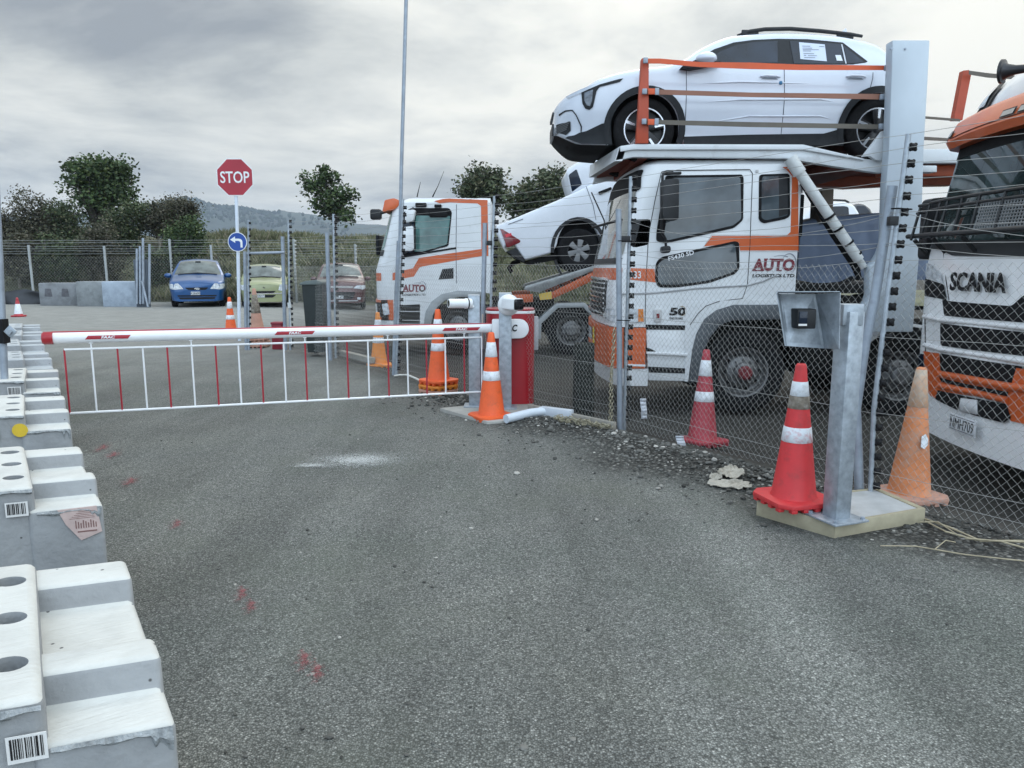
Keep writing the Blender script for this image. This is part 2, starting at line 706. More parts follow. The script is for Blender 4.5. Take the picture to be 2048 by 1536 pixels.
def build_ground():
    xs = axis([(-700, -100, 100), (-100, -40, 10), (-40, -12, 1.5), (-12, -3, .4), (-3, 5, .16), (5, 14, .6), (14, 60, 6), (60, 700, 100)])
    ys = axis([(-60, -6, 9), (-6, 1, .7), (1, 14, .16), (14, 30, .6), (30, 60, 3), (60, 2500, 240)])
    vs, cols = [], []
    for y in ys:
        for x in xs:
            d = fdist(x, y)
            wob = noise.noise(Vector((x * 1.3, y * 1.3, 0))) * .25
            z = gz(x, y) + (noise.noise(Vector((x * .7, y * .7, 3))) * .012 if y < 40 else -.5 * sm(60, 300, y))
            vs.append((x, y, z))
            yd = sm(-.15, .35, d + wob) * sm(-7.5, -4.0, x - .0)
            vg = sm(-1.0, -.35, d + wob * 1.4) * (1 - sm(-.1, .35, d + wob)) * sm(2.5, 4.2, y) * (1 - sm(7.6, 9.4, y)) + .55 * sm(-.5, -.1, d + wob) * (1 - sm(0, .4, d)) * sm(8, 10, y) * (1 - sm(12, 14, y))
            lot = sm(8.5, 20, y + wob * 6) * (1 - yd)
            cols.append((yd, min(1, vg), lot, 1))
    nx = len(xs)
    fs = [(j * nx + i, j * nx + i + 1, (j + 1) * nx + i + 1, (j + 1) * nx + i) for j in range(len(ys) - 1) for i in range(nx - 1)]
    b = B()
    b.add(vs, fs)
    o = b.out('ground', ground_mat(), smooth=180, fix=False, org=(0, 0, 0))
    a = o.data.color_attributes.new('zone', 'FLOAT_COLOR', 'POINT')
    a.data.foreach_set('color', [c for q in cols for c in q])
    tag(o, kind='structure')


build_ground()


def stones():
    b = B()
    ico = bmesh.new()
    bmesh.ops.create_icosphere(ico, subdivisions=1, radius=1)
    iv = [v.co.copy() for v in ico.verts]
    jf = [[v.index for v in f.verts] for f in ico.faces]
    ico.free()

    def stone(x, y, r):
        q = Matrix.Rotation(random.uniform(0, 6.3), 3, Vector((random.random() - .5, random.random() - .5, random.random() - .5)).normalized())
        sc = Vector((random.uniform(.7, 1.3), random.uniform(.7, 1.2), random.uniform(.45, .8)))
        c = Vector((x, y, gz(x, y) + r * .3))
        b.add([c + r * Vector([a * s for a, s in zip(q @ v, sc)]) * random.uniform(.85, 1.15) for v in iv], jf)
    for i in range(4200):
        s = random.uniform(-.9, 5.6)
        d = -abs(random.gauss(0, .42)) + .12
        p = Vector((2.39, 4.83, 0)) + FD * s + FN * d
        stone(p.x, p.y, random.choice((.005, .006, .006, .008, .008, .010, .010, .013, .016, .022)))
    for i in range(900):
        y = random.uniform(1.4, 9) ** 1.0
        x = random.uniform(-.5 - y * .42, 1.1 + y * .3)
        if fdist(x, y) < 0:
            stone(x, y, random.choice((.003, .004, .005, .006, .008)))
    for i in range(34):
        y = random.uniform(1.8, 8)
        x = random.uniform(-.3 - y * .3, .8 + y * .25)
        if fdist(x, y) < -.2:
            stone(x, y, random.uniform(.008, .016))
    m = leafmat('gravel_stone', (.050, .050, .045), (.15, .148, .135), (.44, .42, .38), .12)
    tag(b.out('gravel', m, smooth=0, fix=False, org=(0, 0, 0)), 'loose grey and white gravel stones along the foot of the fence', 'gravel', kind='stuff')


stones()


def markmat(name, col, sc, lo, ew, wd=.22, mx=.66):
    m = bpy.data.materials.new(name)
    m.use_nodes = True
    t = m.node_tree
    p = t.nodes['Principled BSDF']
    p.inputs['Base Color'].default_value = (*col, 1)
    p.inputs['Roughness'].default_value = .8
    tc = N(t, 'ShaderNodeTexCoord')
    n = N(t, 'ShaderNodeTexNoise', Scale=sc, Detail=6.0, Roughness=.7)
    t.links.new(tc.outputs['Object'], n.inputs['Vector'])
    a = N(t, 'ShaderNodeAttribute')
    a.attribute_name = 'edge'
    s = mth(t, 'ADD', n.outputs[0], mth(t, 'MULTIPLY', a.outputs['Fac'], ew))
    r = ramp(t, [(lo, 0), (lo + wd, mx)])
    t.links.new(s, r.inputs[0])
    t.links.new(r.outputs[0], p.inputs['Alpha'])
    return m


def mark(name, cx, cy, rx, ry, ang, mat):
    c = gp(cx, cy)
    b = B()
    vs = [c + Vector((0, 0, .005))]
    nseg, rings = 24, 5
    col = [1]
    for k in range(1, rings + 1):
        for j in range(nseg):
            a = 2 * PI * j / nseg
            x, y = rx * math.cos(a) * k / rings, ry * math.sin(a) * k / rings
            q = Vector((c.x + x * math.cos(ang) - y * math.sin(ang), c.y + x * math.sin(ang) + y * math.cos(ang), 0))
            q.z = gz(q.x, q.y) + .016
            vs.append(q)
            col.append(1 - k / rings)
    vs[0].z = gz(c.x, c.y) + .016
    fs = [(0, 1 + j, 1 + (j + 1) % nseg) for j in range(nseg)]
    for k in range(rings - 1):
        for j in range(nseg):
            q = (j + 1) % nseg
            fs.append((1 + k * nseg + j, 1 + (k + 1) * nseg + j, 1 + (k + 1) * nseg + q, 1 + k * nseg + q))
    b.add(vs, fs)
    o = b.out(name, mat, smooth=180, fix=False, org=c)
    at_ = o.data.attributes.new('edge', 'FLOAT', 'POINT')
    at_.data.foreach_set('value', col)
    return tag(o, kind='structure')


WM = markmat('white_spill', (.50, .52, .51), 85, .67, .36, .16, .72)
RM = markmat('red_spray', (.28, .05, .06), 38, .61, .26)
mark('white_spill', 715, 924, .66, .42, .1, WM)
mark('white_spill', 628, 934, .34, .14, .0, WM)
for (x, y, a, bb) in ((205, 898, .09, .26), (260, 966, .085, .20), (226, 912, .09, .22), (482, 1192, .05, .12), (606, 1326, .055, .11), (352, 1052, .06, .13), (632, 1350, .05, .10), (500, 1218, .05, .1)):
    mark('red_spray_mark', x, y, a, bb, .25, RM)


# ============================================================ concrete blocks of the kerbside row
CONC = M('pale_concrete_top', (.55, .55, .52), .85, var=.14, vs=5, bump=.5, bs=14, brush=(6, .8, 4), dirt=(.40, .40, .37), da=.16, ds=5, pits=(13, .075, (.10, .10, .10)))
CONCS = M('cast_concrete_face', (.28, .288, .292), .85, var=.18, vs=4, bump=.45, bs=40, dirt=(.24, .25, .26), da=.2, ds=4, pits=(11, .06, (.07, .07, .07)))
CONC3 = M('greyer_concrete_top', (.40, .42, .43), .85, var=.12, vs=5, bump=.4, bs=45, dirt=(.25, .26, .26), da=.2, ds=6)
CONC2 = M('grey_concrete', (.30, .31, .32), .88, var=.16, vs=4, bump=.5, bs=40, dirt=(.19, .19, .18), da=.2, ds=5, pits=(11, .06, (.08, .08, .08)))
PAPER = M('paper', (.66, .65, .63), .8, var=.05)
PINK = M('torn_pink_paper', (.52, .40, .37), .85, var=.14, vs=12, dirt=(.30, .22, .2), da=.15, ds=30)
YEL = M('yellow_sticker', (.62, .43, .03), .6, var=.06, vs=20)
RD = Vector((-.546, .838, 0))
RN = Vector((.838, .546, 0))
RROT = math.atan2(RD.y, RD.x)


def block_mesh():
    """local x runs along the row, y towards the left of the row, top ribs on the near half"""
    Lb, W, yl = .90, .92, .238
    zl, zr, zp = .57, .65, .672
    side = [(0, 0), (0, zl), (.155, zl), (.172, zr), (.285, zr), (.31, zl + .008), (.70, zl + .005), (.722, zr), (.88, zr), (Lb, zr - .03), (Lb, 0)]
    b = B()
    b.prism(side, .0, yl + .03, lambda a, z, d: Vector((a, d, z)), bev=.018, seg=3)
    bm = bmesh.new()
    bb = B()
    bb.box((.012, yl, .0), (Lb - .004, W, zp), bev=.024, seg=3)
    me = bpy.data.meshes.new('tmp')
    me.from_pydata(bb.v, [], bb.f)
    o = bpy.data.objects.new('tmp', me)
    COL.objects.link(o)
    cb = B()
    for q in (.20, .47, .74):
        cb.lathe([(.036, .22), (.040, .8)], 20, X=Matrix.Translation((q, .302, 0)))
        cb.lathe([(.052, .56), (.058, .8)], 20, X=Matrix.Translation((q, .74, 0)))
    m2 = bpy.data.meshes.new('tmpc')
    m2.from_pydata(cb.v, [], cb.f)
    bmm = bmesh.new()
    for q in (me, m2):
        bmm.from_mesh(q)
        bmesh.ops.recalc_face_normals(bmm, faces=bmm.faces[:])
        bmm.to_mesh(q)
        bmm.clear()
    bmm.free()
    oc = bpy.data.objects.new('tmpc', m2)
    COL.objects.link(oc)
    md = o.modifiers.new('b', 'BOOLEAN')
    md.object = oc
    md.operation = 'DIFFERENCE'
    md.solver = 'EXACT'
    bpy.context.view_layer.update()
    ev = bpy.data.meshes.new_from_object(o.evaluated_get(bpy.context.evaluated_depsgraph_get()))
    bm.from_mesh(ev)
    b.bm(bm)
    bpy.data.objects.remove(o)
    bpy.data.objects.remove(oc)
    b.v = [Vector((v.x + v.y * .24, v.y, v.z)) for v in b.v]      # the blocks are skewed in plan
    return b


def barcode(parent, y0, z, wd, ht, mat=PAPER):
    """paper label with bars on the near end face of a block (x = 0)"""
    b = B()
    b.box((-.004, y0 - wd, z), (-.001, y0, z + ht))
    b.v = [Vector((v.x + v.y * .24, v.y, v.z)) for v in b.v]
    lab = b.out('barcode_label', mat, parent)
    k = B()
    y = y0 - .006
    while y > y0 - wd + .008:
        ww = random.choice((.0012, .0012, .0025, .004))
        k.box((-.0052, y - ww, z + ht * .16), (-.0043, y, z + ht * .92))
        y -= ww + random.choice((.0015, .002, .0035))
    k.v = [Vector((v.x + v.y * .24, v.y, v.z)) for v in k.v]
    k.out('bars', INK, lab)


def blocks():
    S = (0, 1.83, 3.67, 5.35, 7.03, 8.68, 10.23, 11.83)
    lab = ('nearest pale concrete block with two ribs, cut off by the bottom left corner',
           'second concrete block of the row, with a torn pink paper on its face',
           'concrete block with a round yellow sticker, just before the boom tip',
           'concrete block carrying a yellow and barcode label, at the foot of the leaning pipe',
           'pale ribbed concrete block just behind the foot of the leaning pipe',
           'grey ribbed concrete block level with the red boom tip',
           'grey ribbed concrete block, second from the far end of the row',
           'farthest grey block of the row, nearest the small red and white cone')
    o0 = gp(352, 1436, .57)
    base = block_mesh()
    first = None
    for k, s in enumerate(S):
        p = Vector((o0.x, o0.y, 0)) + RD * s + RN * (.012 * math.sin(k * 2.1))
        p.z = gz(p.x, p.y) - .01
        t = thing('concrete_block', lab[k], 'concrete block', p, 'ribbed concrete blocks in a row', rotz=RROT + (.03 * math.sin(k * 1.7) if k else .0))
        if first is None:
            first = base.out('block_body', [CONC, CONCS], t)
            ob = first
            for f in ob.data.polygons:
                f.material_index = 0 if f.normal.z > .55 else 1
        else:
            ob = first.copy()
            COL.objects.link(ob)
            ob.parent = t
            if k > 3:
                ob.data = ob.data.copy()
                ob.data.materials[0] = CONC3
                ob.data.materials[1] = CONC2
        if k == 0:
            barcode(t, .312, .545, .072, .06)
        if k == 1:
            barcode(t, .342, .555, .078, .06)
            b = B()
            b.prism([(.165, .565), (.025, .568), (.012, .455), (.09, .425), (.14, .50)], -.006, -.001, lambda a, z, d: Vector((d, a, z)))
            b.v = [Vector((v.x + v.y * .24, v.y, v.z)) for v in b.v]
            pp = b.out('torn_paper', PINK, t)
            c = B()
            for i in range(9):
                c.box((-.0072, .03 + i * .009, .478), (-.0062, .034 + i * .009, .50 + .006 * (i % 3)))
            c.box((-.0072, .03, .46), (-.0062, .10, .466))
            for i in range(5):
                c.box((-.0072, .035, .521 + i * .007), (-.0062, .125 - i * .008, .5225 + i * .007))
            c.v = [Vector((v.x + v.y * .24, v.y, v.z)) for v in c.v]
            c.out('print', M('faded_print', (.2, .11, .1), .8), pp)
        if k == 2:
            barcode(t, .47, .52, .09, .07)
        if k == 3:
            barcode(t, .36, .55, .09, .07)
        if k < 4:
            # broken, rough concrete below the top edge of the near face
            rr = random.Random(k)
            for (ya, yb, zt_) in ((.008, .236, .560), (.245, .60, .660)):
                b = B()
                m_ = 26
                up_, lo_ = [], []
                for i in range(m_ + 1):
                    y = ya + (yb - ya) * i / m_
                    dpt = .009 + .020 * max(0, noise.noise(Vector((y * 14, k * 3.1, zt_ * 9))) + .15) + (.05 if y < .05 else 0) * rr.random()
                    up_.append((-.0005 + y * .24, y, zt_ + .004))
                    lo_.append((y * .24, y, zt_ - dpt))
                b.add(up_ + [((u[0] + l[0]) / 2 - .007 - .004 * rr.random(), u[1], (u[2] * .5 + l[2] * .5)) for u, l in zip(up_, lo_)] + lo_,
                      [(r_ * (m_ + 1) + i, r_ * (m_ + 1) + i + 1, (r_ + 1) * (m_ + 1) + i + 1, (r_ + 1) * (m_ + 1) + i) for r_ in range(2) for i in range(m_)])
                b.out('broken_edge', M('broken_concrete', (.27, .285, .29), .95, var=.4, vs=40, bump=1.0, bs=90), t, smooth=0)
        if k in (0, 1, 2, 3):
            b = B()
            yy = {0: .38, 1: .435, 2: .27, 3: .50}[k]
            b.lathe([(.0, 0), (.042, 0), (.042, .002), (0, .002)], 22, X=Matrix.Translation((-.002, yy, .575 if k else .5)) @ Matrix.Rotation(-PI / 2, 4, 'Y'))
            b.v = [Vector((v.x + v.y * .24 - .002, v.y, v.z)) for v in b.v]
            b.out('round_sticker', YEL, t)


blocks()

# leaning pipe standing on the row at the left edge
b = B()
q0 = gp(9, 758, .66)
D0 = q0.y
b.tube([q0, at(5, 660, D0 + .02), at(-4, 470, D0 + .05), at(-11, 330, D0 + .08)], .028, 12)
pole = b.out('leaning_pipe', GALV2, smooth=50)
tag(pole, 'galvanised pipe leaning at the left edge, with a diamond bolt plate', 'pipe')
b = B()
c = at(21, 663, D0 - .06)
b.cbox(c, (.075, .012, .075), rot=Matrix.Rotation(R(45), 3, 'Y'), bev=.003)
b.lathe([(0.022, 0), (.022, .02), (0, .02)], 6, X=Matrix.Translation(c + Vector((0, -.006, 0))) @ Matrix.Rotation(PI / 2, 4, 'X'))
pl = b.out('bolt_plate', GALV, pole)
b = B()
b.box((at(9, 700, D0).x - .0, D0 - .05, at(9, 686, D0).z), (at(13, 700, D0).x + .02, D0 + .03, at(9, 638, D0).z))
b.out('clamp', BLACK, pole)


# ============================================================ cones
CONEO = M('orange_cone_plastic', (.78, .115, .025), .55, var=.12, vs=6, dirt=(.30, .075, .035), da=.2, ds=11)
CONER = M('red_cone_plastic', (.58, .034, .038), .55, var=.12, vs=6, dirt=(.20, .04, .035), da=.22, ds=9)
CONEM = M('maroon_cone_plastic', (.36, .035, .05), .55, var=.12, vs=9, dirt=(.15, .05, .05), da=.15, ds=9)
CONEF = M('faded_orange_cone_plastic', (.62, .22, .085), .7, var=.2, vs=4, dirt=(.46, .30, .22), da=.5, ds=5)
CONEA = M('amber_cone_plastic', (.74, .24, .03), .55, var=.12, vs=7, dirt=(.35, .13, .05), da=.2, ds=8)
CONEP = M('pale_dusty_cone_plastic', (.48, .26, .19), .75, var=.15, vs=5, dirt=(.30, .22, .18), da=.35, ds=6)
REFL = M('scuffed_reflective_sleeve', (.70, .73, .76), .4, var=.12, vs=14, dirt=(.30, .29, .28), da=.32, ds=24)
REFL2 = M('flaking_reflective_sleeve', (.66, .69, .72), .45, var=.12, vs=12, dirt=(.5, .05, .05), da=.42, ds=17)
MUD = M('muddy_sleeve', (.20, .17, .135), .9, var=.4, vs=24, bump=.7, bs=40, dirt=(.55, .54, .5), da=.25, ds=20)


def cone(loc, label, body, base=None, h=.90, rot=0., tilt=(0, 0), collars=((.65, .80, REFL), (.41, .505, REFL)), group='traffic cones', tipmat=None, sc=1.0):
    t = thing('traffic_cone', label, 'traffic cone', loc, group, rot=(tilt[0], tilt[1], rot))
    rr = lambda z: .138 + (.030 - .138) * (z - .05) / (h - .05)
    b = B()
    b.lathe([(rr(.05) + .012, .045), (rr(.07), .07), (rr(.3), .3), (rr(.6), .6), (rr(h - .09), h - .09), (rr(h) + .002, h - .012), (rr(h) - .006, h), (rr(h) - .012, h), (rr(h) - .014, h - .05), (.0, h - .05)], 28)
    b.out('cone_body', body, t, smooth=60)
    b = B()
    oc = []
    s = .205
    for i in range(4):
        a = i * PI / 2
        for q in (-.68, .68):
            x, y = s, s * q
            oc.append((x * math.cos(a) - y * math.sin(a), x * math.sin(a) + y * math.cos(a)))
    b.prism(oc, .022, .055, PZ, bev=.008)
    for i in range(4):
        for q in (-.6, -.2, .2, .6):
            a = i * PI / 2
            x, y = s * .87, s * q
            X, Y = x * math.cos(a) - y * math.sin(a), x * math.sin(a) + y * math.cos(a)
            b.box((X - .02, Y - .02, 0), (X + .02, Y + .02, .024), bev=.004)
    b.out('cone_base', base or body, t)
    for (z0, z1, m) in collars:
        b = B()
        b.lathe([(rr(z0) + .0005, z0), (rr(z0) + .003, z0 + .002), (rr((z0 + z1) / 2) + .003, (z0 + z1) / 2), (rr(z1) + .003, z1 - .002), (rr(z1) + .0005, z1)], 28)
        b.out('reflective_sleeve', m, t, smooth=60)
    if tipmat:
        b = B()
        b.lathe([(rr(h - .16) + .002, h - .16), (rr(h) + .004, h - .01), (rr(h) - .004, h + .003), (0, h + .003)], 20)
        b.out('cone_tip', tipmat, t, smooth=60)
    if sc != 1:
        t.scale = (sc, sc, sc)
    return t


g = gp(983, 838)
cone((g.x, g.y, 0), 'bright orange cone with two white sleeves in front of the red barrier cabinet', CONEO, rot=.5)
g = gp(877, 786)
zb = gz(g.x, g.y)
cone((g.x, g.y, zb), 'faded cone at the bottom of the stack behind the barrier bars', CONEP, rot=.78, collars=())
cone((g.x, g.y, zb + .062), 'amber cone in the middle of the stack behind the barrier bars', CONEA, rot=.74, collars=(), h=.895)
cone((g.x + .005, g.y, zb + .124), 'orange cone topmost of the stack behind the barrier bars', CONEO, rot=.8, h=.92)
g = gp(758, 725)
cone((g.x, g.y, gz(g.x, g.y)), 'amber cone with grubby white sleeves beside the tall thin pole', CONEA, rot=.2, collars=((.64, .78, REFL), (.40, .49, REFL)))
g = gp(463, 676)
cone((g.x, g.y, gz(g.x, g.y)), 'orange cone at the foot of the stop sign', CONEO, rot=.3)
g = gp(517, 694)
cc = [Vector((g.x, g.y, gz(g.x, g.y) + .062 * i)) for i in range(5)]
nm = ('bottom', 'second from bottom', 'middle', 'second from top', 'top')
for i in range(5):
    cone(cc[i], 'pale dusty cone, %s of the leaning stack before the green car' % nm[i], CONEP, rot=.1 * i, collars=() if i < 4 else ((.42, .78, MUD),), group='pale dusty cone stack', tilt=(0, R(-2)))
g = gp(38, 637, .05)
cone((g.x, g.y, gz(g.x, g.y)), 'small red and white cone on the ground beyond the far end of the block row', M('cone_red_end', (.40, .03, .04), .5), rot=.3, h=.66, collars=((.10, .44, REFL),), sc=.86)
g = gp(1586, 1008, .10)
cone((g.x, g.y, .105), 'red cone with flaking sleeves on the timber-edged slab', CONER, rot=.25, collars=((.70, .79, REFL), (.62, .70, MUD), (.41, .505, REFL2)), sc=.97)
g = gp(1404, 888, -.11)
cone((g.x, g.y, gz(g.x, g.y) + .02), 'maroon cone with two white sleeves leaning behind the fence mesh', CONEM, rot=.6, tilt=(R(-2), R(3)))
g = gp(1815, 1012, -.10)
cone((g.x, g.y, gz(g.x, g.y)), 'tall faded orange cone without sleeves behind the mesh by the slab', CONEF, base=CONEP, rot=.35, h=.93, collars=((.66, .915, M('worn_pale_sleeve', (.50, .40, .31), .7, var=.2, vs=9, dirt=(.62, .26, .10), da=.45, ds=7)),), tilt=(0, R(1.5)))
# the scrap of reflective sheet left on it is part of that cone
ct = [o for o in COL.objects if o.name.startswith('traffic_cone') and o['label'].startswith('tall faded')][0]
b = B()
b.prism([(-.03, .40), (.0, .385), (.03, .41), (.036, .45), (.012, .485), (-.022, .47)], -.1020, -.0985, lambda a, z, d: Vector((a - .025, d + (z - .44) * .12, z)))
b.out('sleeve_scrap', REFL, ct)


# ============================================================ boom barrier
BE = Vector((-.923, -.384, 0))          # from the cabinet out along the boom
BN = Vector((.384, -.923, 0))           # towards the camera
RED = M('barrier_red', (.34, .006, .014), .35, var=.06, vs=5, coat=.3)
BWHITE = M('barrier_white', (.78, .79, .80), .35, var=.03, coat=.2)
BRED = M('bar_red', (.36, .02, .035), .45, var=.06)
P0 = at(990, 656, 8.2)
P1 = at(104, 676, 6.55)


def barrier():
    base = Vector((-.02, 8.42, 0))
    t = thing('boom_barrier', 'lowered white boom barrier with red and white hanging bars and red cabinet', 'boom barrier', base)
    rt = Matrix.Rotation(math.atan2(BE.y, BE.x), 3, 'Z')
    # cabinet: rounded plan, slightly tapered cap
    b = B()
    wd, dp = .27, .20
    plan = rp([(-wd, -dp), (wd, -dp), (wd, dp), (-wd, dp)], .15, 6)
    X = Matrix.Translation(base + Vector((0, .06, 0)))
    b.prism(plan, .03, 1.045, PZ, X=X)
    cab = b.out('cabinet', RED, t)
    b = B()
    b.prism([(x * 1.03, y * 1.03) for x, y in plan], 1.045, 1.075, PZ, bev=.006, X=X)
    b.out('cabinet_band', BWHITE, cab)
    b = B()
    b.prism([(x * 1.01, y * 1.01) for x, y in plan], 1.075, 1.10, PZ, bev=.01, X=X)
    b.out('cabinet_lid', RED, cab)
    b = B()
    b.tube([at(965, 628, 8.28), at(963, 800, 8.28)], .009, 6)
    b.out('trim_strip', M('beige_trim', (.5, .43, .36), .5), cab)
    b = B()
    b.box((at(957, 735, 8.2).x, 8.27, at(957, 735, 8.2).z), (at(966, 735, 8.2).x, 8.36, at(957, 700, 8.2).z), bev=.006)
    b.out('lock', BLKPL, cab)
    b = B()
    b.box((base.x + .25, 8.5, .62), (base.x + .32, 8.62, 1.0), bev=.01)
    b.out('side_box', M('pale_box', (.45, .47, .5), .5), cab)
    # boom holder
    b = B()
    lo, hi = at(984, 677, 8.12), at(1058, 639, 8.12)
    r = (hi.z - lo.z) / 2
    pts = [(lo.x, lo.z), (hi.x - r, lo.z)] + [(hi.x - r + r * math.sin(a), lo.z + r - r * math.cos(a)) for a in [PI * i / 12 for i in range(1, 12)]] + [(hi.x - r, hi.z), (lo.x, hi.z)]
    b.prism(pts, 8.10, 8.24, PY, bev=.012)
    hold = b.out('boom_holder', BWHITE, t)
    text('FAAC', .20, .075, fx(at(998, 663, 8.09), (1, 0, 0), (0, 0, 1)), INK, hold, bold=.03, shear=.2)
    # boom
    b = B()
    b.tube([P0, P1], .050, 20, flat=.8)
    boom = b.out('boom_arm', BWHITE, t, smooth=60)
    b = B()
    b.tube([P1 - BE * .01, P1 + BE * .06, P1 + BE * .075], [.056, .056, .045], 20)
    b.out('end_cap', RED, boom, smooth=50)
    b = B()
    up = Vector((0, 0, .0485))
    b.tube([P0 + up, P1 + up], .009, 8, flat=1.6)
    b.out('top_edge_strip', BRED, boom)
    e = (P1 - P0)
    Lb = e.length
    e.normalize()
    n = e.cross(Vector((0, 0, 1)))
    if n.y > 0:
        n = -n

    def s_at(px, py=665):
        rr = Vector(ray(px, py))
        A = Vector((rr.x, rr.y))
        # solve P0 + e s = k * ray in plan
        det = e.x * A.y - e.y * A.x
        return (-P0.x * A.y + P0.y * A.x) / det
    for (x0, x1) in ((170, 262), (548, 629), (882, 958)):
        s0, s1 = s_at(x0), s_at(x1)

        def cyl(s, a):
            th = a / .05
            return P0 + e * s + n * (.0425 * math.cos(th)) + Vector((0, 0, .0525 * math.sin(th)))
        b = B()
        k = (s0 - s1) * .07
        b.drape([(s0, -.016), (s1 + k, -.016), (s1, .016), (s0 - k, .016)], cyl, sa=.2, sb=.008)
        st = b.out('red_strip', BRED, boom)
        text('FAAC', (s0 - s1) * .30, .026, fx(P0 + e * ((s0 + s1) / 2 + (s0 - s1) * .15) + n * .0445 + Vector((0, 0, -.013)), -e, (0, 0, 1)), BWHITE, st, bold=.035, shear=.2)
    # hanging skirt
    sL, sR = s_at(125), s_at(963)
    up = P0.z - .095
    upl = (P0 + e * sL).z - .105
    b = B()
    A = P0 + e * sR
    A.z = up
    C = P0 + e * sL
    C.z = upl
    b.tube([A, C], .010, 6, flat=1.2)
    b.out('top_rail', BWHITE, t)
    b = B()
    lowr, lowl = at(963, 783, 8.15).z, at(125, 826, 6.6).z
    A2 = A.copy()
    A2.z = lowr
    C2 = C.copy()
    C2.z = lowl
    b.tube([A2, C2], .011, 6, flat=1.2)
    b.out('bottom_rail', BWHITE, t)
    xs = (125, 180, 232, 283, 332, 381, 429, 475, 520, 566, 609, 652, 693, 735, 775, 814, 852, 890, 928, 963)
    for i, x in enumerate(xs):
        s = s_at(x)
        f = (s - sR) / (sL - sR)
        p = P0 + e * s
        top = Vector((p.x, p.y, up + (upl - up) * f))
        bot = Vector((p.x, p.y, lowr + (lowl - lowr) * f))
        b = B()
        b.tube([top - n * .0, bot], .0085, 6)
        b.out('skirt_bar', BRED if i % 2 == 0 and i != 19 else BWHITE, t)
        if i in (1, 5, 10, 14, 18):
            b = B()
            b.tube([top, Vector((p.x, p.y, p.z - .04))], .007, 6)
            b.lathe([(.018, 0), (.018, .008), (0, .01)], 10, X=Matrix.Translation(Vector((p.x, p.y, p.z - .055))))
            b.out('hanger', BWHITE, t)


barrier()
PAD = M('barrier_pad_concrete', (.36, .35, .32), .9, var=.14, vs=6, bump=.4, bs=50, dirt=(.22, .21, .19), da=.2)
TIMB = M('sawn_timber', (.36, .32, .22), .75, var=.16, vs=9, dirt=(.24, .2, .14), da=.2, ds=5)
TIMG = M('grey_timber', (.30, .28, .24), .8, var=.2, vs=9, dirt=(.16, .15, .13), da=.25, ds=5)
b = B()
b.prism([tuple(gp(*p)[:2]) for p in ((880, 822), (975, 850), (1130, 845), (1050, 806))], -.05, .035, PZ, bev=.006)
tag(b.out('concrete_pad', PAD), 'low concrete pad under the red barrier cabinet', 'concrete pad')
b = B()
p, q = gp(1055, 829), gp(1226, 868)
dd = (q - p).normalized()
X = Matrix.Translation(p) @ Matrix.Rotation(math.atan2(dd.y, dd.x), 4, 'Z')
b.box((0, 0, -.04), ((q - p).length, .045, .11), bev=.004, X=X)
tag(b.out('timber_edging', TIMG), 'grey timber edging board from the barrier pad to the chained fence post', 'timber board')


def camera_post(px0, px1, ytop, D, label, face):
    xl, xr = at(px0, 700, D).x, at(px1, 700, D).x
    hw = (xr - xl) / 2
    c = Vector(((xl + xr) / 2, D + hw, 0))
    t = thing('camera_post', label, 'camera post', c)
    ztop = at((px0 + px1) / 2, ytop, D).z
    b = B()
    b.box((c.x - hw, c.y - hw, .02), (c.x + hw, c.y + hw, ztop), bev=.006)
    b.out('post', GALV, t)
    b = B()
    b.box((c.x - hw * 1.02, c.y - hw * 1.02, ztop), (c.x + hw * 1.02, c.y + hw * 1.02, ztop + .012), bev=.004)
    b.out('post_cap', M('zinc_cap', (.5, .53, .56), .5, .3), t)
    b = B()
    b.box((c.x - hw * 1.9, c.y - hw * 1.9, .03), (c.x + hw * 1.9, c.y + hw * 1.9, .05), bev=.003)
    b.out('base_plate', GALV, t)
    return t, c, hw


CAMW = M('camera_white', (.75, .77, .78), .4, var=.03)
t, c, hw = camera_post(998, 1023, 588, 8.0, 'galvanised post in front of the red cabinet with a white camera facing right', 1)
b = B()
cc = at(1017, 610, 7.97)
b.lathe([(.0, -.05), (.105, -.05), (.115, -.02), (.105, .03), (.06, .06), (0, .07)], 24, X=Matrix.Translation(cc + Vector((0, -.02, 0))) @ Matrix.Rotation(PI / 2, 4, 'X'))
m0 = b.out('camera_mount', CAMW, t, smooth=50)
b = B()
p, q = at(1018, 607, 7.86), at(1037, 609, 7.72)
dd = (q - p).normalized()
X = Matrix.Translation(p) @ dd.to_track_quat('Z', 'Y').to_matrix().to_4x4()
b.prism(rp([(-.062, -.06), (.062, -.06), (.062, .06), (-.062, .06)], .02), -.05, (q - p).length, PZ, bev=.006, X=X)
cb = b.out('security_camera', CAMW, t)
b = B()
b.prism(rp([(-.058, -.055), (.058, -.055), (.058, .055), (-.058, .055)], .02), (q - p).length, (q - p).length + .012, PZ, bev=.004, X=X)
b.out('lens_window', glass('camera_glass', (.01, .01, .012)), cb)
b = B()
b.box((-.072, -.02, -.08), (.072, .074, (q - p).length + .03), X=X, bev=.0)
t, c, hw = camera_post(937, 960, 592, 8.12, 'darker galvanised post left of the red cabinet with a white camera facing left', -1)
b = B()
p, q = at(939, 607, 8.1), at(897, 607, 8.0)
dd = (q - p).normalized()
X = Matrix.Translation(p) @ dd.to_track_quat('Z', 'Y').to_matrix().to_4x4()
Lc = (q - p).length
b.lathe([(0, -.02), (.052, -.02), (.056, .0), (.056, .05), (.05, .055), (.05, Lc - .02), (.047, Lc), (0, Lc)], 20, X=X)
cb = b.out('security_camera', CAMW, t, smooth=45)
b = B()
b.lathe([(.058, .015), (.058, .03)], 20, X=X)
b.lathe([(.0, Lc + .001), (.036, Lc + .001), (.0, Lc + .004)], 16, X=X)
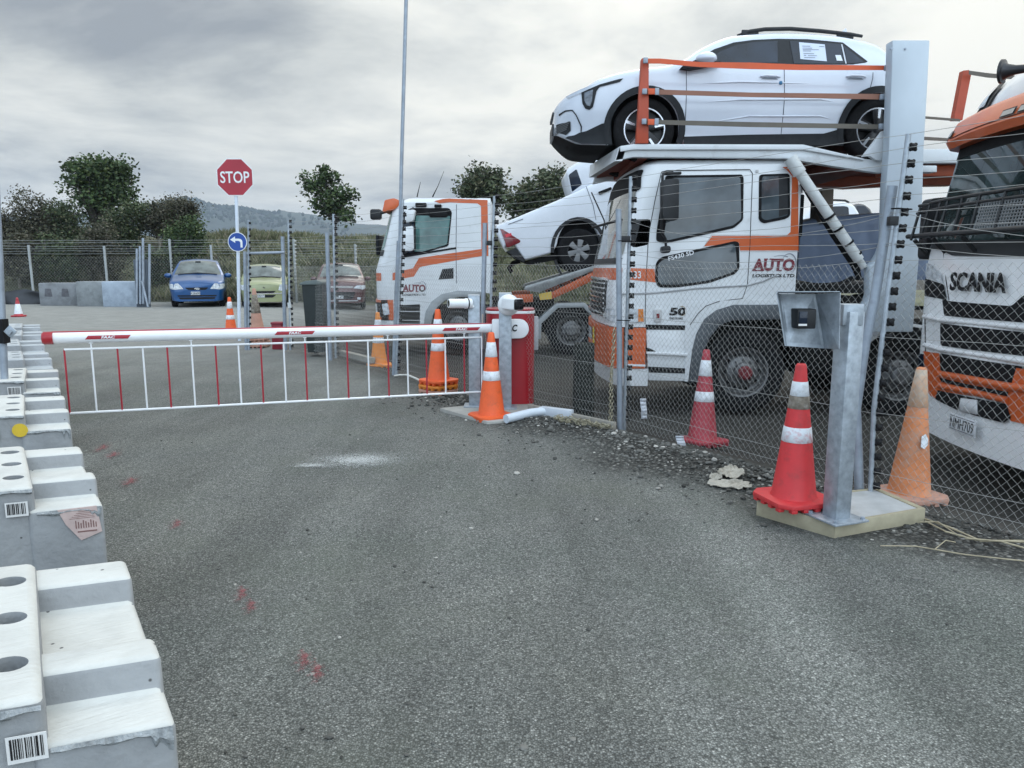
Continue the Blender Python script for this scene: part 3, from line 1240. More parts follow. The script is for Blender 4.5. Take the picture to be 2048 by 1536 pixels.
b.out('lens_window', glass('camera_glass', (.01, .01, .012)), cb)
b = B()
b.tube([p + Vector((0, 0, .0)), p + Vector((.03, .0, -.03)), Vector((c.x - hw, c.y, p.z - .04))], .02, 8)
b.out('camera_mount', CAMW, t)

# pipe and box gutter lying by the pad
b = B()
b.tube([gp(1012, 838, .07), gp(1060, 826, .09), gp(1092, 822, .10)], .045, 14)
tag(b.out('plastic_pipe', M('pale_pvc', (.60, .66, .72), .4, var=.05), smooth=50), 'short pale plastic pipe lying beside the orange cone', 'pipe')
b = B()
p, q = gp(1078, 822, .10), gp(1141, 830, .10)
dd = (q - p).normalized()
X = Matrix.Translation(p) @ Matrix.Rotation(math.atan2(dd.y, dd.x), 4, 'Z')
b.box((0, 0, -.045), ((q - p).length, .07, .045), bev=.006, X=X)
tag(b.out('box_downpipe', M('pale_painted_steel', (.55, .59, .64), .45, var=.06)), 'pale square steel tube lying on the timber edging', 'tube')
b = B()
p = gp(1085, 838, .02)
b.tube([p + Vector((-.10, .05, .03)), p, p + Vector((.05, -.02, .02)), p + Vector((.12, -.01, .015)), p + Vector((.14, -.04, .015)), p + Vector((.08, -.06, .015)), p + Vector((.04, -.03, .02))], .013, 8)
tl = b.out('hand_tool', BLACK, smooth=50)
tag(tl, 'black hand tool with a yellow grip under the plastic pipe', 'tool')
b = B()
b.tube([p + Vector((-.17, .07, .035)), p + Vector((-.09, .045, .03))], .016, 8)
b.out('grip', M('yellow_grip', (.55, .33, .02), .5), tl)

# white cable snaking to the stack of cones
b = B()
b.tube([gp(788, 752, .02), gp(800, 750, .03), gp(815, 750, .05), gp(830, 756, .05), gp(850, 766, .03)], .014, 8)
tag(b.out('white_hose', M('white_hose', (.62, .61, .56), .5), smooth=60), 'white hose running from the tall pole to the cone stack', 'hose')


# ============================================================ pedestal and slab
def pedestal():
    c4 = [gp(*p) for p in ((1512, 1030), (1668, 1079), (1849, 1046), (1752, 1002))]
    t = thing('timber_edged_slab', 'concrete slab framed with pale timber under the intercom pedestal', 'slab', (c4[1].x, c4[1].y, 0))
    z1 = .095
    pts = [Vector((p.x, p.y, 0)) for p in c4]
    cen = sum(pts, Vector()) / 4
    for i in range(4):
        a, c = pts[i], pts[(i + 1) % 4]
        ai, ci = a + (cen - a) * .10, c + (cen - c) * .10
        b = B()
        b.prism([tuple(a[:2]), tuple(c[:2]), tuple(ci[:2]), tuple(ai[:2])], -.03, z1, PZ, bev=.004)
        b.out('timber_edge', TIMB, t)
    b = B()
    b.prism([tuple((p + (cen - p) * .103)[:2]) for p in pts], -.03, z1 - .006, PZ)
    b.out('slab_top', M('trowelled_concrete', (.42, .43, .43), .9, var=.14, vs=7, dirt=(.30, .28, .24), da=.25, ds=5), t)
    # post turned so that an edge faces the road
    base = gp(1672, 1036, z1)
    t = thing('intercom_pedestal', 'galvanised steel pedestal with hooded card reader beside the red cone', 'pedestal', (base.x, base.y, z1))
    rot = Matrix.Rotation(R(21), 4, 'Z')
    X = Matrix.Translation((base.x, base.y, 0)) @ rot
    ztop = at(1690, 622, base.y).z
    b = B()
    b.box((-.055, -.055, z1), (.055, .055, ztop), bev=.007, X=X)
    b.out('post', GALV, t)
    b = B()
    b.box((-.125, -.125, z1), (.125, .125, z1 + .012), bev=.002, X=X)
    pl = b.out('base_plate', GALV, t)
    for sx in (-1, 1):
        for sy in (-1, 1):
            b = B()
            b.lathe([(.013, 0), (.013, .014), (0, .014)], 6, X=X @ Matrix.Translation((sx * .10, sy * .10, z1 + .012)))
            b.out('bolt', GALV2, pl)
    # hood: sloping-sided shroud open towards the road
    D = base.y - .12
    k = lambda x, y, d=0: at(x, y, D + d)
    fl, fr_, bl, br_ = k(1554, 585), k(1680, 585, -.02), k(1571, 692), k(1678, 698, -.02)
    mt, mb = k(1631, 588, .14), k(1649, 697, .14)
    back_l, back_bl = k(1560, 588, .16), k(1574, 692, .10)
    b = B()

    def sheet(pp, nrm, th=.004):
        n = Vector(nrm).normalized() * th
        b.add([p for p in pp] + [p + n for p in pp], [(0, 1, 2, 3), (7, 6, 5, 4), (0, 4, 5, 1), (1, 5, 6, 2), (2, 6, 7, 3), (3, 7, 4, 0)])
    sheet([back_l, mt, mb, back_bl], (0, 1, 0))           # back plate
    sheet([mt, fr_, br_, mb], (1, .2, 0))                 # right cheek
    sheet([fl, back_l, back_bl, bl], (-1, .1, 0))         # left cheek
    sheet([fl + Vector((0, 0, .003)), fr_ + Vector((0, 0, .003)), mt + Vector((0, .05, .003)), back_l + Vector((0, .02, .003))], (0, 0, 1))
    b.out('hood', GALV, t, smooth=0)
    b = B()
    p = (mt + mb) / 2
    b.box((base.x - .06, base.y - .05, p.z - .02), (base.x + .055, base.y + .05, p.z + .10), bev=.006)
    b.out('bracket', GALV, t)
    # reader
    b = B()
    lo, hi = at(1591, 657, D + .06), at(1631, 618, D + .06)
    b.box((lo.x, D + .04, lo.z), (hi.x, D + .16, hi.z), bev=.006)
    rd = b.out('card_reader', BLKPL, t)
    b = B()
    lo, hi = at(1598, 652, D + .03), at(1616, 623, D + .03)
    b.box((lo.x, D + .030, lo.z), (hi.x, D + .045, hi.z), bev=.003)
    b.out('screen', GLASS, rd)
    b = B()
    lo, hi = at(1598, 652, D + .02), at(1615, 648, D + .02)
    b.box((lo.x, D + .026, lo.z), (hi.x, D + .031, hi.z))
    b.out('label_strip', PAPER, rd)


pedestal()


# ============================================================ road sign
def sign():
    D = 16.0
    p = at(479, 682, D)
    t = thing('road_sign', 'stop sign above a round blue left arrow sign on a white post', 'road sign', (p.x, D, gz(p.x, D)))
    SR = M('sign_red', (.36, .018, .035), .45, var=.10, vs=2)
    SW = M('sign_white', (.74, .76, .76), .45, var=.04)
    SB = M('sign_blue', (.010, .060, .30), .45, var=.08)
    b = B()
    b.tube([Vector((p.x, D, gz(p.x, D) - .1)), at(476, 500, D), at(471, 355, D)], .036, 12)
    b.out('post', M('white_post', (.62, .68, .76), .5, var=.04), t, smooth=50)
    c = at(471.5, 355, D)
    ap = .375
    oc = lambda s: [(c.x + s / math.cos(PI / 8) * math.cos(PI / 8 + i * PI / 4), c.z + s / math.cos(PI / 8) * math.sin(PI / 8 + i * PI / 4)) for i in range(8)]
    b = B()
    b.prism(oc(ap), D - .050, D - .045, PY)
    st = b.out('stop_plate', SW, t)
    b = B()
    b.prism(oc(ap - .018), D - .053, D - .0505, PY)
    b.out('red_field', SR, st)
    text('STOP', .60, .235, fx(Vector((c.x - .30, D - .054, c.z - .118)), (1, 0, 0), (0, 0, 1)), SW, st, bold=.012)
    c = at(476.5, 484, D)
    b = B()
    b.lathe([(0, 0), (.20, 0), (.20, .004), (0, .004)], 36, X=Matrix.Translation((c.x, D - .045, c.z)) @ Matrix.Rotation(PI / 2, 4, 'X'))
    ar = b.out('arrow_plate', SW, t)
    b = B()
    b.lathe([(0, 0), (.185, 0), (.185, .002), (0, .002)], 36, X=Matrix.Translation((c.x, D - .0495, c.z)) @ Matrix.Rotation(PI / 2, 4, 'X'))
    b.out('blue_field', SB, ar)
    b = B()
    pts = [(.062, -.115), (.105, -.115), (.105, .0), (.098, .035), (.07, .06), (.03, .068), (-.045, .068), (-.045, .115), (-.15, .045), (-.045, -.02), (-.045, .022), (.02, .022), (.05, .012), (.062, -.015)]
    b.prism([(c.x + a, c.z + q) for a, q in pts], D - .0535, D - .0518, PY)
    b.out('arrow', SW, ar)


sign()


# ============================================================ fences
INS = M('insulator_black', (.010, .010, .011), .5, var=.2, spec=.2)


def insulator_mesh(r):
    b = B()
    for i in range(5):
        a = i * PI / 2 + PI / 4
        q = r * (.42 if i < 4 else .80)
        d = r * .68 if i < 4 else 0
        b.lathe([(0, -q), (q * .7, -q * .7), (q, 0), (q * .7, q * .7), (0, q)], 8, X=Matrix.Translation((math.cos(a) * d, 0, math.sin(a) * d)))
    b.lathe([(r * .3, -r * .8), (r * .3, r * .8)], 8, X=Matrix.Rotation(PI / 2, 4, 'X'))
    return b


def along(path, z):
    for a, c in zip(path, path[1:]):
        if min(a.z, c.z) - 1e-6 <= z <= max(a.z, c.z) + 1e-6:
            f = (z - a.z) / (c.z - a.z)
            return a.lerp(c, f)
    return path[-1] if z > path[-1].z else path[0]


def chain_mesh(b, pts, ztop, c=.05, r=.0013, jit=.0, zb=None, yarn=0):
    """zigzag wires of chain-link between base points, hooked into each other"""
    seg = []
    for a, q in zip(pts, pts[1:]):
        seg.append((a, q, (q - a).length))
    tot = sum(s[2] for s in seg)

    def pos(s):
        for a, q, l in seg:
            if s <= l or (a, q, l) == seg[-1]:
                return a.lerp(q, s / l), (q - a).normalized()
            s -= l
    k = int(tot / c)
    for i in range(k):
        path = []
        p, d = pos((i + .5) * c)
        nrm = Vector((-d.y, d.x, 0))
        z = (gz(p.x, p.y) if zb is None else zb) + .03
        j = i % 2
        first = True
        while z < ztop(p) + .012:
            sx = (j % 2 - .5) * c * (1 if not first else .9)
            wob = noise.noise(Vector((p.x * 3.1, p.y * 3.1, z * 4))) * jit
            wob2 = noise.noise(Vector((p.x * 1.7 + 9, p.y * 1.7, z * 1.9))) * jit * 2.2
            q = p + d * (sx + wob) + nrm * ((.004 if (j + i) % 2 else -.004) + wob2)
            path.append(Vector((q.x, q.y, z + wob)))
            z += c * 1.1
            j += 1
            first = False
        b.tube(path, r, 3, cap=False)


def near_fence():
    t = thing('chain_link_fence', 'chain-link fence with electric wires running between the road and the truck yard', 'fence', gp(1240, 862))
    base = [Vector(v) for v in ((3.72, 2.93, 0), (2.42, 4.86, 0), (1.05, 7.08, 0), (-.33, 8.98, 0), (-1.67, 10.75, 0), (-3.05, 12.6, 0), (-4.12, 13.9, 0))]
    b = B()
    chain_mesh(b, base, lambda p: 1.575 + .012 * math.sin(p.y * 3.3), c=.0265, r=.00135, jit=.012)
    b.out('wire_mesh', WIRE, t, smooth=60, fix=False)
    # plain posts
    posts = [
        ([at(1720, 1010, 4.87), at(1712, 817, 4.87), at(1730, 690, 4.87), at(1749, 600, 4.87), at(1785, 372, 4.87)], .031),
        ([at(1240, 866, 7.06), at(1237, 418, 7.06)], .027),
        ([at(962, 800, 9.0), at(970, 446, 9.0)], .028),
        ([at(661, 721, 12.6), at(654, 465, 12.6)], .034),
        ([at(571, 700, 13.85), at(565, 473, 13.85)], .034)]
    for path, r in posts:
        b = B()
        b.tube(path, r, 12)
        b.out('post', GALV2, t, smooth=50)
    ins = [
        ([at(1740, 1010, 4.80), at(1748, 817, 4.80), at(1774, 600, 4.80), at(1795, 440, 4.80), at(1817, 268, 4.80)], .017),
        ([at(1248, 868, 7.12), at(1262, 353, 7.12)], .018),
        ([at(976, 805, 8.95), at(989, 392, 8.95)], .018),
        ([at(793, 752, 10.7), at(806, 398, 10.7)], .018),
        ([at(672, 716, 12.5), at(667, 428, 12.5)], .022),
        ([at(581, 700, 13.8), at(577, 441, 13.8)], .022)]
    im = None
    hs = [.12 + .098 * i for i in range(24)]
    tops = []
    for path, r in ins:
        b = B()
        b.tube(path, r, 8)
        po = b.out('electric_post', GALV, t, smooth=50)
        z0 = path[0].z
        row = []
        for h in hs:
            z = gz(path[0].x, path[0].y) + h
            q = along(path, z)
            row.append(q)
            if z > path[-1].z:
                continue
            qq = q + Vector((r + .016, -.012, 0))
            if im is None:
                b = insulator_mesh(.030)
                b.v = [v + qq for v in b.v]
                o = b.out('insulator', INS, po, smooth=50)
                im = o
                im_p = qq.copy()
            else:
                o = im.copy()
                COL.objects.link(o)
                o.parent = po
                o.location = qq - im_p
                s = random.uniform(.9, 1.1)
        tops.append(row)
    # extra station far right, outside the frame, so that the wires run on
    row = [q + Vector((1.25, -1.86, 0)) + Vector((.08, 0, .12 * (i % 3) * .4)) for i, q in enumerate(tops[0])]
    tops.insert(0, row)
    b = B()
    for k in range(24):
        if 1 < k < 15 and k % 5:
            continue
        for A, C in zip(tops, tops[1:]):
            sag = random.uniform(-.02, .055) if k >= 15 else .005
            pts = []
            for i in range(9):
                f = i / 8
                q = A[k].lerp(C[k], f)
                q = q + Vector((0, -.02, -sag * 4 * f * (1 - f) * 1.0 + random.uniform(-.006, .006)))
                pts.append(q)
            b.tube(pts, .0017, 4, cap=False)
    # a few slack, kinked strands
    for A, C, k, s in ((0, 1, 17, .20), (1, 2, 18, .16), (1, 2, 16, .10), (3, 4, 17, .13), (4, 5, 16, .12), (0, 1, 16, .12)):
        pts = [tops[A][k].lerp(tops[C][k + (1 if s > .12 else 0)], i / 10) + Vector((0, -.03, -s * 4 * (i / 10) * (1 - i / 10))) for i in range(11)]
        b.tube(pts, .0017, 4, cap=False)
    b.out('electric_wires', WIRE, t, smooth=60, fix=False)
    b = B()
    for (x, y, D) in ((1240, 640, 7.02), (1243, 482, 7.02), (1715, 985, 4.8), (1790, 418, 4.8)):
        p = at(x, y, D)
        b.tube([p + Vector((-.035, -.02, 0)), p + Vector((.0, -.045, 0)), p + Vector((.09, -.03, -.004)), p + Vector((.10, .03, 0))], .005, 5)
    b.out('cable_tie', BLACK, t)
    b = B()
    p = at(1787, 442, 4.8)
    b.box((p.x - .035, p.y - .03, p.z - .028), (p.x + .02, p.y + .02, p.z + .028), bev=.004)
    p = at(979, 486, 8.95)
    b.box((p.x - .03, p.y - .02, p.z - .028), (p.x + .03, p.y + .02, p.z + .028), bev=.004)
    p = at(1250, 478, 7.05)
    b.box((p.x - .05, p.y - .0, p.z - .028), (p.x + .05, p.y + .04, p.z + .028), bev=.004)
    b.out('junction_box', BLKPL, t)


near_fence()

b = B()
p0 = at(790, 756, 10.85)
b.tube([p0, at(795, 600, 10.85), at(800, 482, 10.85)], .048, 14)
b.tube([at(800, 484, 10.85), at(803, 330, 10.85), at(814, -60, 10.85)], .026, 12)
b.tube([at(794.3, 612, 10.85), at(794.6, 607, 10.85)], .052, 14)
tag(b.out('tall_pole', GALV2, smooth=50), 'tall thin galvanised pole rising out of the picture beside the far truck cab', 'pole')


def gate():
    D = 13.6
    p = at(494, 700, D)
    t = thing('pipe_gate', 'open pipe gate frame with a level top rail in front of the green car', 'gate', (p.x, D, 0))
    for path, r in (([at(493, 700, D), at(490, 503, D)], .034), ([at(498, 700, D - .1), at(497, 440, D - .1)], .02), ([at(489, 507, D), at(569, 505, D + .1)], .024), ([at(500, 640, D), at(569, 640, D + .1)], .0)):
        if r:
            b = B()
            b.tube(path, r, 10)
            b.out('pipe', GALV2, t, smooth=50)
    for i in range(20):
        q = at(498, 440, D - .1).lerp(at(499, 690, D - .1), (i + .5) / 20)
        b = insulator_mesh(.024)
        b.v = [v + q + Vector((.025, -.03, 0)) for v in b.v]
        b.out('insulator', INS, t, smooth=50)
    b = B()
    b.tube([at(579, 596, 13.7), at(581, 640, 13.7), at(583, 690, 13.7)], .012, 6)
    b.tube([at(578, 605, 13.68), at(580, 616, 13.68)], .035, 6)
    tag(b.out('gate_bolt', M('pale_rod', (.6, .62, .62), .45)), 'thin white drop bolt rod standing beside the gate frame', 'rod')
    c = at(557, 660, 14.4)
    b = B()
    b.prism(rp([(c.x - .10, gz(c.x, c.y)), (c.x + .10, gz(c.x, c.y)), (c.x + .095, at(557, 645, 14.4).z), (c.x - .095, at(557, 645, 14.4).z)], .02), c.y - .12, c.y + .12, PY, bev=.012)
    cn = b.out('red_container', M('red_container', (.24, .02, .035), .5, dirt=(.12, .03, .03), da=.2))
    tag(cn, 'low red container on the ground behind the boom, by the gate frame', 'container')
    b = B()
    z = at(557, 645, 14.4).z
    b.box((c.x - .108, c.y - .13, z - .03), (c.x + .108, c.y + .13, z + .012), bev=.006)
    b.out('rim', M('red_container', (.24, .02, .035)), cn)


gate()

# ---- boundary fence at the back
def back_fence():
    D = 31.0
    t = thing('boundary_fence', 'chain-link boundary fence with grey posts in front of the scrub', 'fence', (-15, D, .1))
    A, C = Vector((-26, D + 1.0, .1)), Vector((-4.0, D - .3, .05))
    b = B()
    chain_mesh(b, [A, C], lambda p: 2.05, c=.065, r=.0032, jit=.01)
    b.out('wire_mesh', M('far_wire', (.30, .31, .31), .6, .2), t, smooth=60, fix=False)
    for (x, yt) in ((70, 490), (219, 492), (594, 478), (715, 488), (349, 478), (430, 490), (-40, 490)):
        p = at(x, 600, D)
        b = B()
        b.tube([Vector((p.x, D - .05, .0)), Vector((p.x - .02, D - .05, at(x, yt, D).z))], .05, 8)
        po = b.out('post', M('pale_post', (.34, .36, .36), .6, .2), t, smooth=50)
        if x in (349, 594, 715, 70):
            for i in range(12 if x != 70 else 5):
                q = at(x, yt + 4 + i * 7.5, D - .1)
                b = B()
                b.cbox(q + Vector((-.05, -.05, 0)), (.07, .06, .05), bev=.01)
                b.out('insulator', INS if x in (349, 70) else M('pale_insulator', (.5, .5, .48)), po)
    b = B()
    for z in (2.12, 2.22, 2.32, 2.42, 2.55, 2.65):
        pts = [A.lerp(C, i / 14) for i in range(15)]
        b.tube([Vector((p.x, p.y - .06, z + random.uniform(-.02, .02))) for p in pts], .006, 3, cap=False)
    b.out('strand_wires', M('far_wire', (.34, .35, .35), .6, .2), t, fix=False)


back_fence()


def leaning_gate():
    D = 27.5
    p = at(287, 608, D)
    t = thing('steel_gate_panel', 'folded-back galvanised gate with upright ribs seen edge-on by the grey blocks', 'gate', (p.x, D, gz(p.x, D)))
    z0 = gz(p.x, D)
    x0, x1 = at(274, 608, D).x, at(302, 608, D).x
    zt = at(287, 519, D).z
    b = B()
    n = 14
    pts = []
    for i in range(n + 1):
        pts.append((x0 + (x1 - x0) * i / n, D + (.03 if i % 2 else -.03)))
    pts2 = [(x, y + .02) for x, y in pts][::-1]
    b.prism(pts + pts2, z0, zt, PZ)
    b.out('ribbed_panel', M('dull_galvanised', (.22, .25, .29), .6, .3, var=.2, vs=3, dirt=(.1, .11, .12), da=.2), t, smooth=0)
    for (x, yt, dx) in ((274, 497, 0), (280, 492, 1), (286, 476, 1), (299, 488, 0)):
        b = B()
        b.tube([at(x + dx, 608, D - .12), at(x, yt, D - .12)], .045, 8)
        b.out('upright', GALV2, t, smooth=50)
    b = B()
    b.tube([at(284, 562, D - .2), at(296, 614, D - .25)], .04, 8)
    b.out('brace', GALV2, t, smooth=50)


leaning_gate()

# ---- grey blocks, silt sheet
def far_block(x0, x1, y0, y1, D, mat, label, pock=False, rot=0):
    lo, hi = at(x0, y1, D), at(x1, y0, D)
    z0 = gz(lo.x, D) - .02
    b = B()
    b.box((lo.x, D, z0), (hi.x, D + 1.0, hi.z), bev=.045)
    o = b.out('weathered_block', mat)
    tag(o, label, 'concrete block', 'weathered concrete blocks by the boundary fence')
    if pock:
        for f in (.26, .70):
            b = B()
            cx = lo.x + (hi.x - lo.x) * f
            b.prism([(cx - .16, z0 + .36), (cx + .14, z0 + .36), (cx + .10, z0 + .66), (cx - .12, z0 + .66)], D - .012, D + .02, PY, bev=.01)
            b.out('recess', M('dark_recess', (.10, .10, .11), .9, var=.3, vs=6), o)
    return o


OLDC = M('old_concrete', (.20, .21, .22), .9, var=.2, vs=3, dirt=(.08, .085, .085), da=.35, ds=2.2, bump=.5, bs=12)
OLDC2 = M('streaked_concrete', (.22, .235, .24), .9, var=.15, vs=5, dirt=(.10, .11, .11), da=.3, ds=3, bump=.4, bs=12)
OLDC3 = M('bluish_concrete', (.32, .37, .43), .9, var=.2, vs=2, dirt=(.13, .15, .17), da=.35, ds=1.6, bump=.5, bs=10)
far_block(79, 152, 566, 606, 28.6, OLDC, 'dark weathered block with two recesses, left of the three by the far fence', True)
far_block(154, 205, 563, 611, 28.2, OLDC2, 'plain grey weathered block between two others by the far fence')
far_block(206, 272, 563, 615, 27.8, OLDC3, 'bluish weathered block with dark streaks next to the folded gate')
b = B()
vs = []
n = 40
for k in range(5):
    for i in range(n + 1):
        x = -24.5 + i * .205
        z = .1 + k * .14 + (.05 * math.sin(i * .9 + k) if 0 < k else 0)
        vs.append((x, 29.8 + .10 * math.sin(i * .7 + k * .8) - .1 * (k == 0), z))
b.add(vs, [(k * (n + 1) + i, k * (n + 1) + i + 1, (k + 1) * (n + 1) + i + 1, (k + 1) * (n + 1) + i) for k in range(4) for i in range(n)])
o = b.out('silt_sheet', M('black_sheet', (.020, .022, .026), .45, var=.3, vs=2), smooth=60)
sd_ = o.modifiers.new('th', 'SOLIDIFY')
sd_.thickness = .01
tag(o, 'sagging black plastic sheet along the foot of the far fence', 'plastic sheet')


# ---- wheelie bin
def bin_():
    D = 13.3
    p = at(637, 700, D)
    t = thing('wheelie_bin', 'dark green wheelie bin behind the mesh in front of the maroon car', 'bin', (p.x, D, 0))
    BM = M('bin_plastic', (.018, .025, .025), .5, var=.2)
    xl, xr = at(616, 640, D).x, at(655, 640, D).x
    zt = at(637, 569, D).z
    c = (xl + xr) / 2
    hw = (xr - xl) / 2
    b = B()
    lo = [(c - hw * .80, D - .22), (c + hw * .80, D - .22), (c + hw * .8, D + .24), (c - hw * .8, D + .24)]
    hi = [(c - hw, D - .30), (c + hw, D - .30), (c + hw, D + .3), (c - hw, D + .3)]
    b.add([(x, y, .08) for x, y in lo] + [(x, y, zt) for x, y in hi], [(3, 2, 1, 0), (4, 5, 6, 7), (0, 1, 5, 4), (1, 2, 6, 5), (2, 3, 7, 6), (3, 0, 4, 7)])
    b.out('bin_body', BM, t, smooth=0)
    b = B()
    b.prism([(c - hw * 1.22, zt), (c + hw * 1.06, zt), (c + hw * 1.06, zt + .05), (c + hw * .5, zt + .085), (c - hw * .6, zt + .07), (c - hw * 1.22, zt + .025)], D - .33, D + .33, PY, bev=.012)
    b.out('lid', M('bin_lid', (.10, .125, .12), .45, var=.15), t)
    for s in (-1, 1):
        b = B()
        b.lathe([(0, -.03), (.10, -.03), (.10, .03), (0, .03)], 16, X=Matrix.Translation((c + s * hw * .7, D + .28, .10)) @ Matrix.Rotation(PI / 2, 4, 'Y'))
        b.out('wheel', TYRE, t)


bin_()


# ---- chain on the fence post and heaped at its foot
def chain():
    b = B()
    BR = M('galvanised_chain', (.36, .33, .24), .4, .6, var=.2, vs=30)

    def link(c, ax, up, s=.021):
        nonlocal b
        ax = ax.normalized()
        up = (up - ax * up.dot(ax)).normalized()
        pts = []
        for i in range(10):
            a = 2 * PI * i / 10
            pts.append(c + ax * (math.cos(a) * s) + up * (math.sin(a) * s * .62))
        b.tube(pts, .0042, 5, closed=True, cap=False)
    D = 6.98
    t = thing('chain', 'galvanised chain hanging on the fence post and heaped on the gravel', 'chain', gp(1215, 866))
    for q in range(2):
        b = B()
        top, bot = at(1229 - q * 3, 658 + q * 4, D), at(1217 + q * 5, 862, D)
        n = int((top.z - bot.z) / .031)
        for i in range(n):
            f = i / n
            c = top.lerp(bot, f) + Vector((math.sin(f * 9 + q) * .006, 0, 0))
            link(c, Vector((.1, 0, 1)), Vector((1, .3, 0)) if i % 2 else Vector((.2, 1, 0)))
        b.out('hanging_length', BR, t, smooth=60, fix=False)
    b = B()
    a, e = gp(1110, 856), gp(1218, 872)
    for i in range(95):
        f = random.random()
        c = a.lerp(e, f) + Vector((max(-.03, min(.03, random.gauss(0, .02))), max(-.07, min(.07, random.gauss(0, .04))), 0))
        c.z = gz(c.x, c.y) + .012 + random.random() * .04
        link(c, Vector((random.gauss(0, 1), random.gauss(0, 1), random.gauss(0, .3))), Vector((random.gauss(0, .5), random.gauss(0, .5), 1)), .023)
    b.out('heap', BR, t, smooth=60, fix=False)


chain()

# dark stump behind the fence
b = B()
p = at(1166, 846, 7.75)
zt = at(1166, 686, 7.75).z
b.lathe([(.115, -.3), (.112, .3), (.108, zt - .02), (.10, zt), (0, zt)], 18, X=Matrix.Translation((p.x, p.y, 0)))
for i in range(5):
    a = random.uniform(-2.4, -.6)
    b.cbox((p.x + math.cos(a) * .11, p.y + math.sin(a) * .11, random.uniform(.05, .35)), (.07, .05, .13), rot=Matrix.Rotation(a, 3, 'Z'), bev=.01)
tag(b.out('timber_stump', M('dark_wet_timber', (.026, .028, .025), .9, var=.35, vs=12, bump=.8, bs=30, spec=.15)), 'dark weathered timber post behind the mesh left of the chained post', 'post')

# litter
def litter():
    b = B()
    c = gp(1458, 968, .03)
    LM = M('soiled_cardboard', (.42, .39, .33), .9, var=.2, dirt=(.14, .12, .09), da=.45, ds=9)
    for (ox, oy, sx, sy, ang, lift, sd) in ((.0, -.02, .30, .13, -.5, .012, 1), (.05, .14, .16, .20, .4, .03, 2), (-.06, .12, .10, .09, 1.2, .02, 5)):
        n1, n2 = 12, 9
        idx = {}
        vs = []
        for i in range(n1 + 1):
            for j in range(n2 + 1):
                u, v = i / n1 - .5, j / n2 - .5
                ca, sa = math.cos(ang), math.sin(ang)
                x = ox + (u * sx) * ca - (v * sy) * sa
                y = oy + (u * sx) * sa + (v * sy) * ca
                f = noise.noise(Vector((u * 4.5 + sd, v * 3.7, sd)))
                idx[i, j] = len(vs)
                vs.append((c.x + x, c.y + y, gz(c.x + x, c.y + y) + lift + .035 * abs(f) + .010 * noise.noise(Vector((u * 14, v * 14, sd)))))
        keep = lambda i, j: abs(((i + .5) / n1 - .5) * 2) ** 2.5 + abs(((j + .5) / n2 - .5) * 2) ** 2.5 < 1.0 + .3 * noise.noise(Vector((i * .6, j * .7, sd * 3)))
        b.add(vs, [(idx[i, j], idx[i + 1, j], idx[i + 1, j + 1], idx[i, j + 1]) for i in range(n1) for j in range(n2) if keep(i, j)])
    o = b.out('crumpled_card', LM, smooth=0)
    o.modifiers.new('t', 'SOLIDIFY').thickness = .004
    tag(o, 'crumpled dirty cardboard on the gravel mound before the fence', 'litter')
    for (a, e, D, lab) in (((1286, 797), (1289, 838), 6.9, 'white plastic strip hanging in the mesh left of the truck wheel'), ((1359, 872), (1366, 902), 6.35, 'white plastic tag at the base of the maroon cone')):
        A, E = at(*a, D), at(*e, D)
        b = B()
        k = 6
        for i in range(k):
            p, q = A.lerp(E, i / k), A.lerp(E, (i + 1) / k)
            wv = Vector((.028 if D > 6.5 else .035, .0, 0))
            off = Vector((0, .01 * math.sin(i * 1.4), 0))
            of2 = Vector((0, .01 * math.sin((i + 1) * 1.4), 0))
            b.add([p + off - wv, p + off + wv, q + of2 + wv, q + of2 - wv], [(0, 1, 2, 3)])
        o = b.out('plastic_strip', M('white_plastic', (.6, .62, .66), .6, var=.1, vs=30), smooth=60)
        o.modifiers.new('t', 'SOLIDIFY').thickness = .003
        tag(o, lab, 'litter')
    b = B()
    for (pp, r) in ((((1850, 1046), (1900, 1070), (1960, 1090), (2060, 1097)), .006), (((1850, 1050), (1890, 1078), (1950, 1088), (2060, 1100)), .005), (((1760, 1100), (1830, 1108), (1930, 1118), (2060, 1140)), .0035), (((1868, 1108), (1890, 1096), (1910, 1093)), .003), (((1930, 1085), (2000, 1098), (2060, 1108)), .005), (((1840, 1052), (1875, 1058), (1920, 1082)), .004)):
        pts = []
        for i in range(len(pp)):
            q = gp(*pp[i])
            pts.append(Vector((q.x, q.y, gz(q.x, q.y) + .025 + .02 * (i % 2))))
        b.tube(pts, r, 5)
    tag(b.out('dry_stalks', M('straw', (.36, .31, .21), .7, var=.25, vs=20), fix=False), 'dry straw-coloured stalks lying at the fence foot right of the slab', 'straw')
    for i, (x0, y0, x1, y1) in enumerate(((678, 712, 740, 720),)):
        b = B()
        p, q = gp(x0, y0), gp(x1, y1 + 8)
        dd = (q - p).normalized()
        X = Matrix.Translation(p) @ Matrix.Rotation(math.atan2(dd.y, dd.x), 4, 'Z')
        b.box((0, 0, 0), ((q - p).length, .10, .10), bev=.008, X=X)
        tag(b.out('timber_sleeper', TIMG), 'grey timber sleeper on the ground left of the amber cone', 'timber')


litter()


# ============================================================ bank, hills, scrub, trees
def bank_z(x, y):
    r = sm(31.6, 40, y) * (1 - sm(3, 9, x))
    h = 2.55 + .35 * noise.noise(Vector((x * .12, y * .12, 0))) + 1.1 * (1 - sm(-26, -14, x))
    return -.05 + .25 * sm(31, 32, y) + h * r + .25 * noise.noise(Vector((x * .5, y * .5, 1))) * r


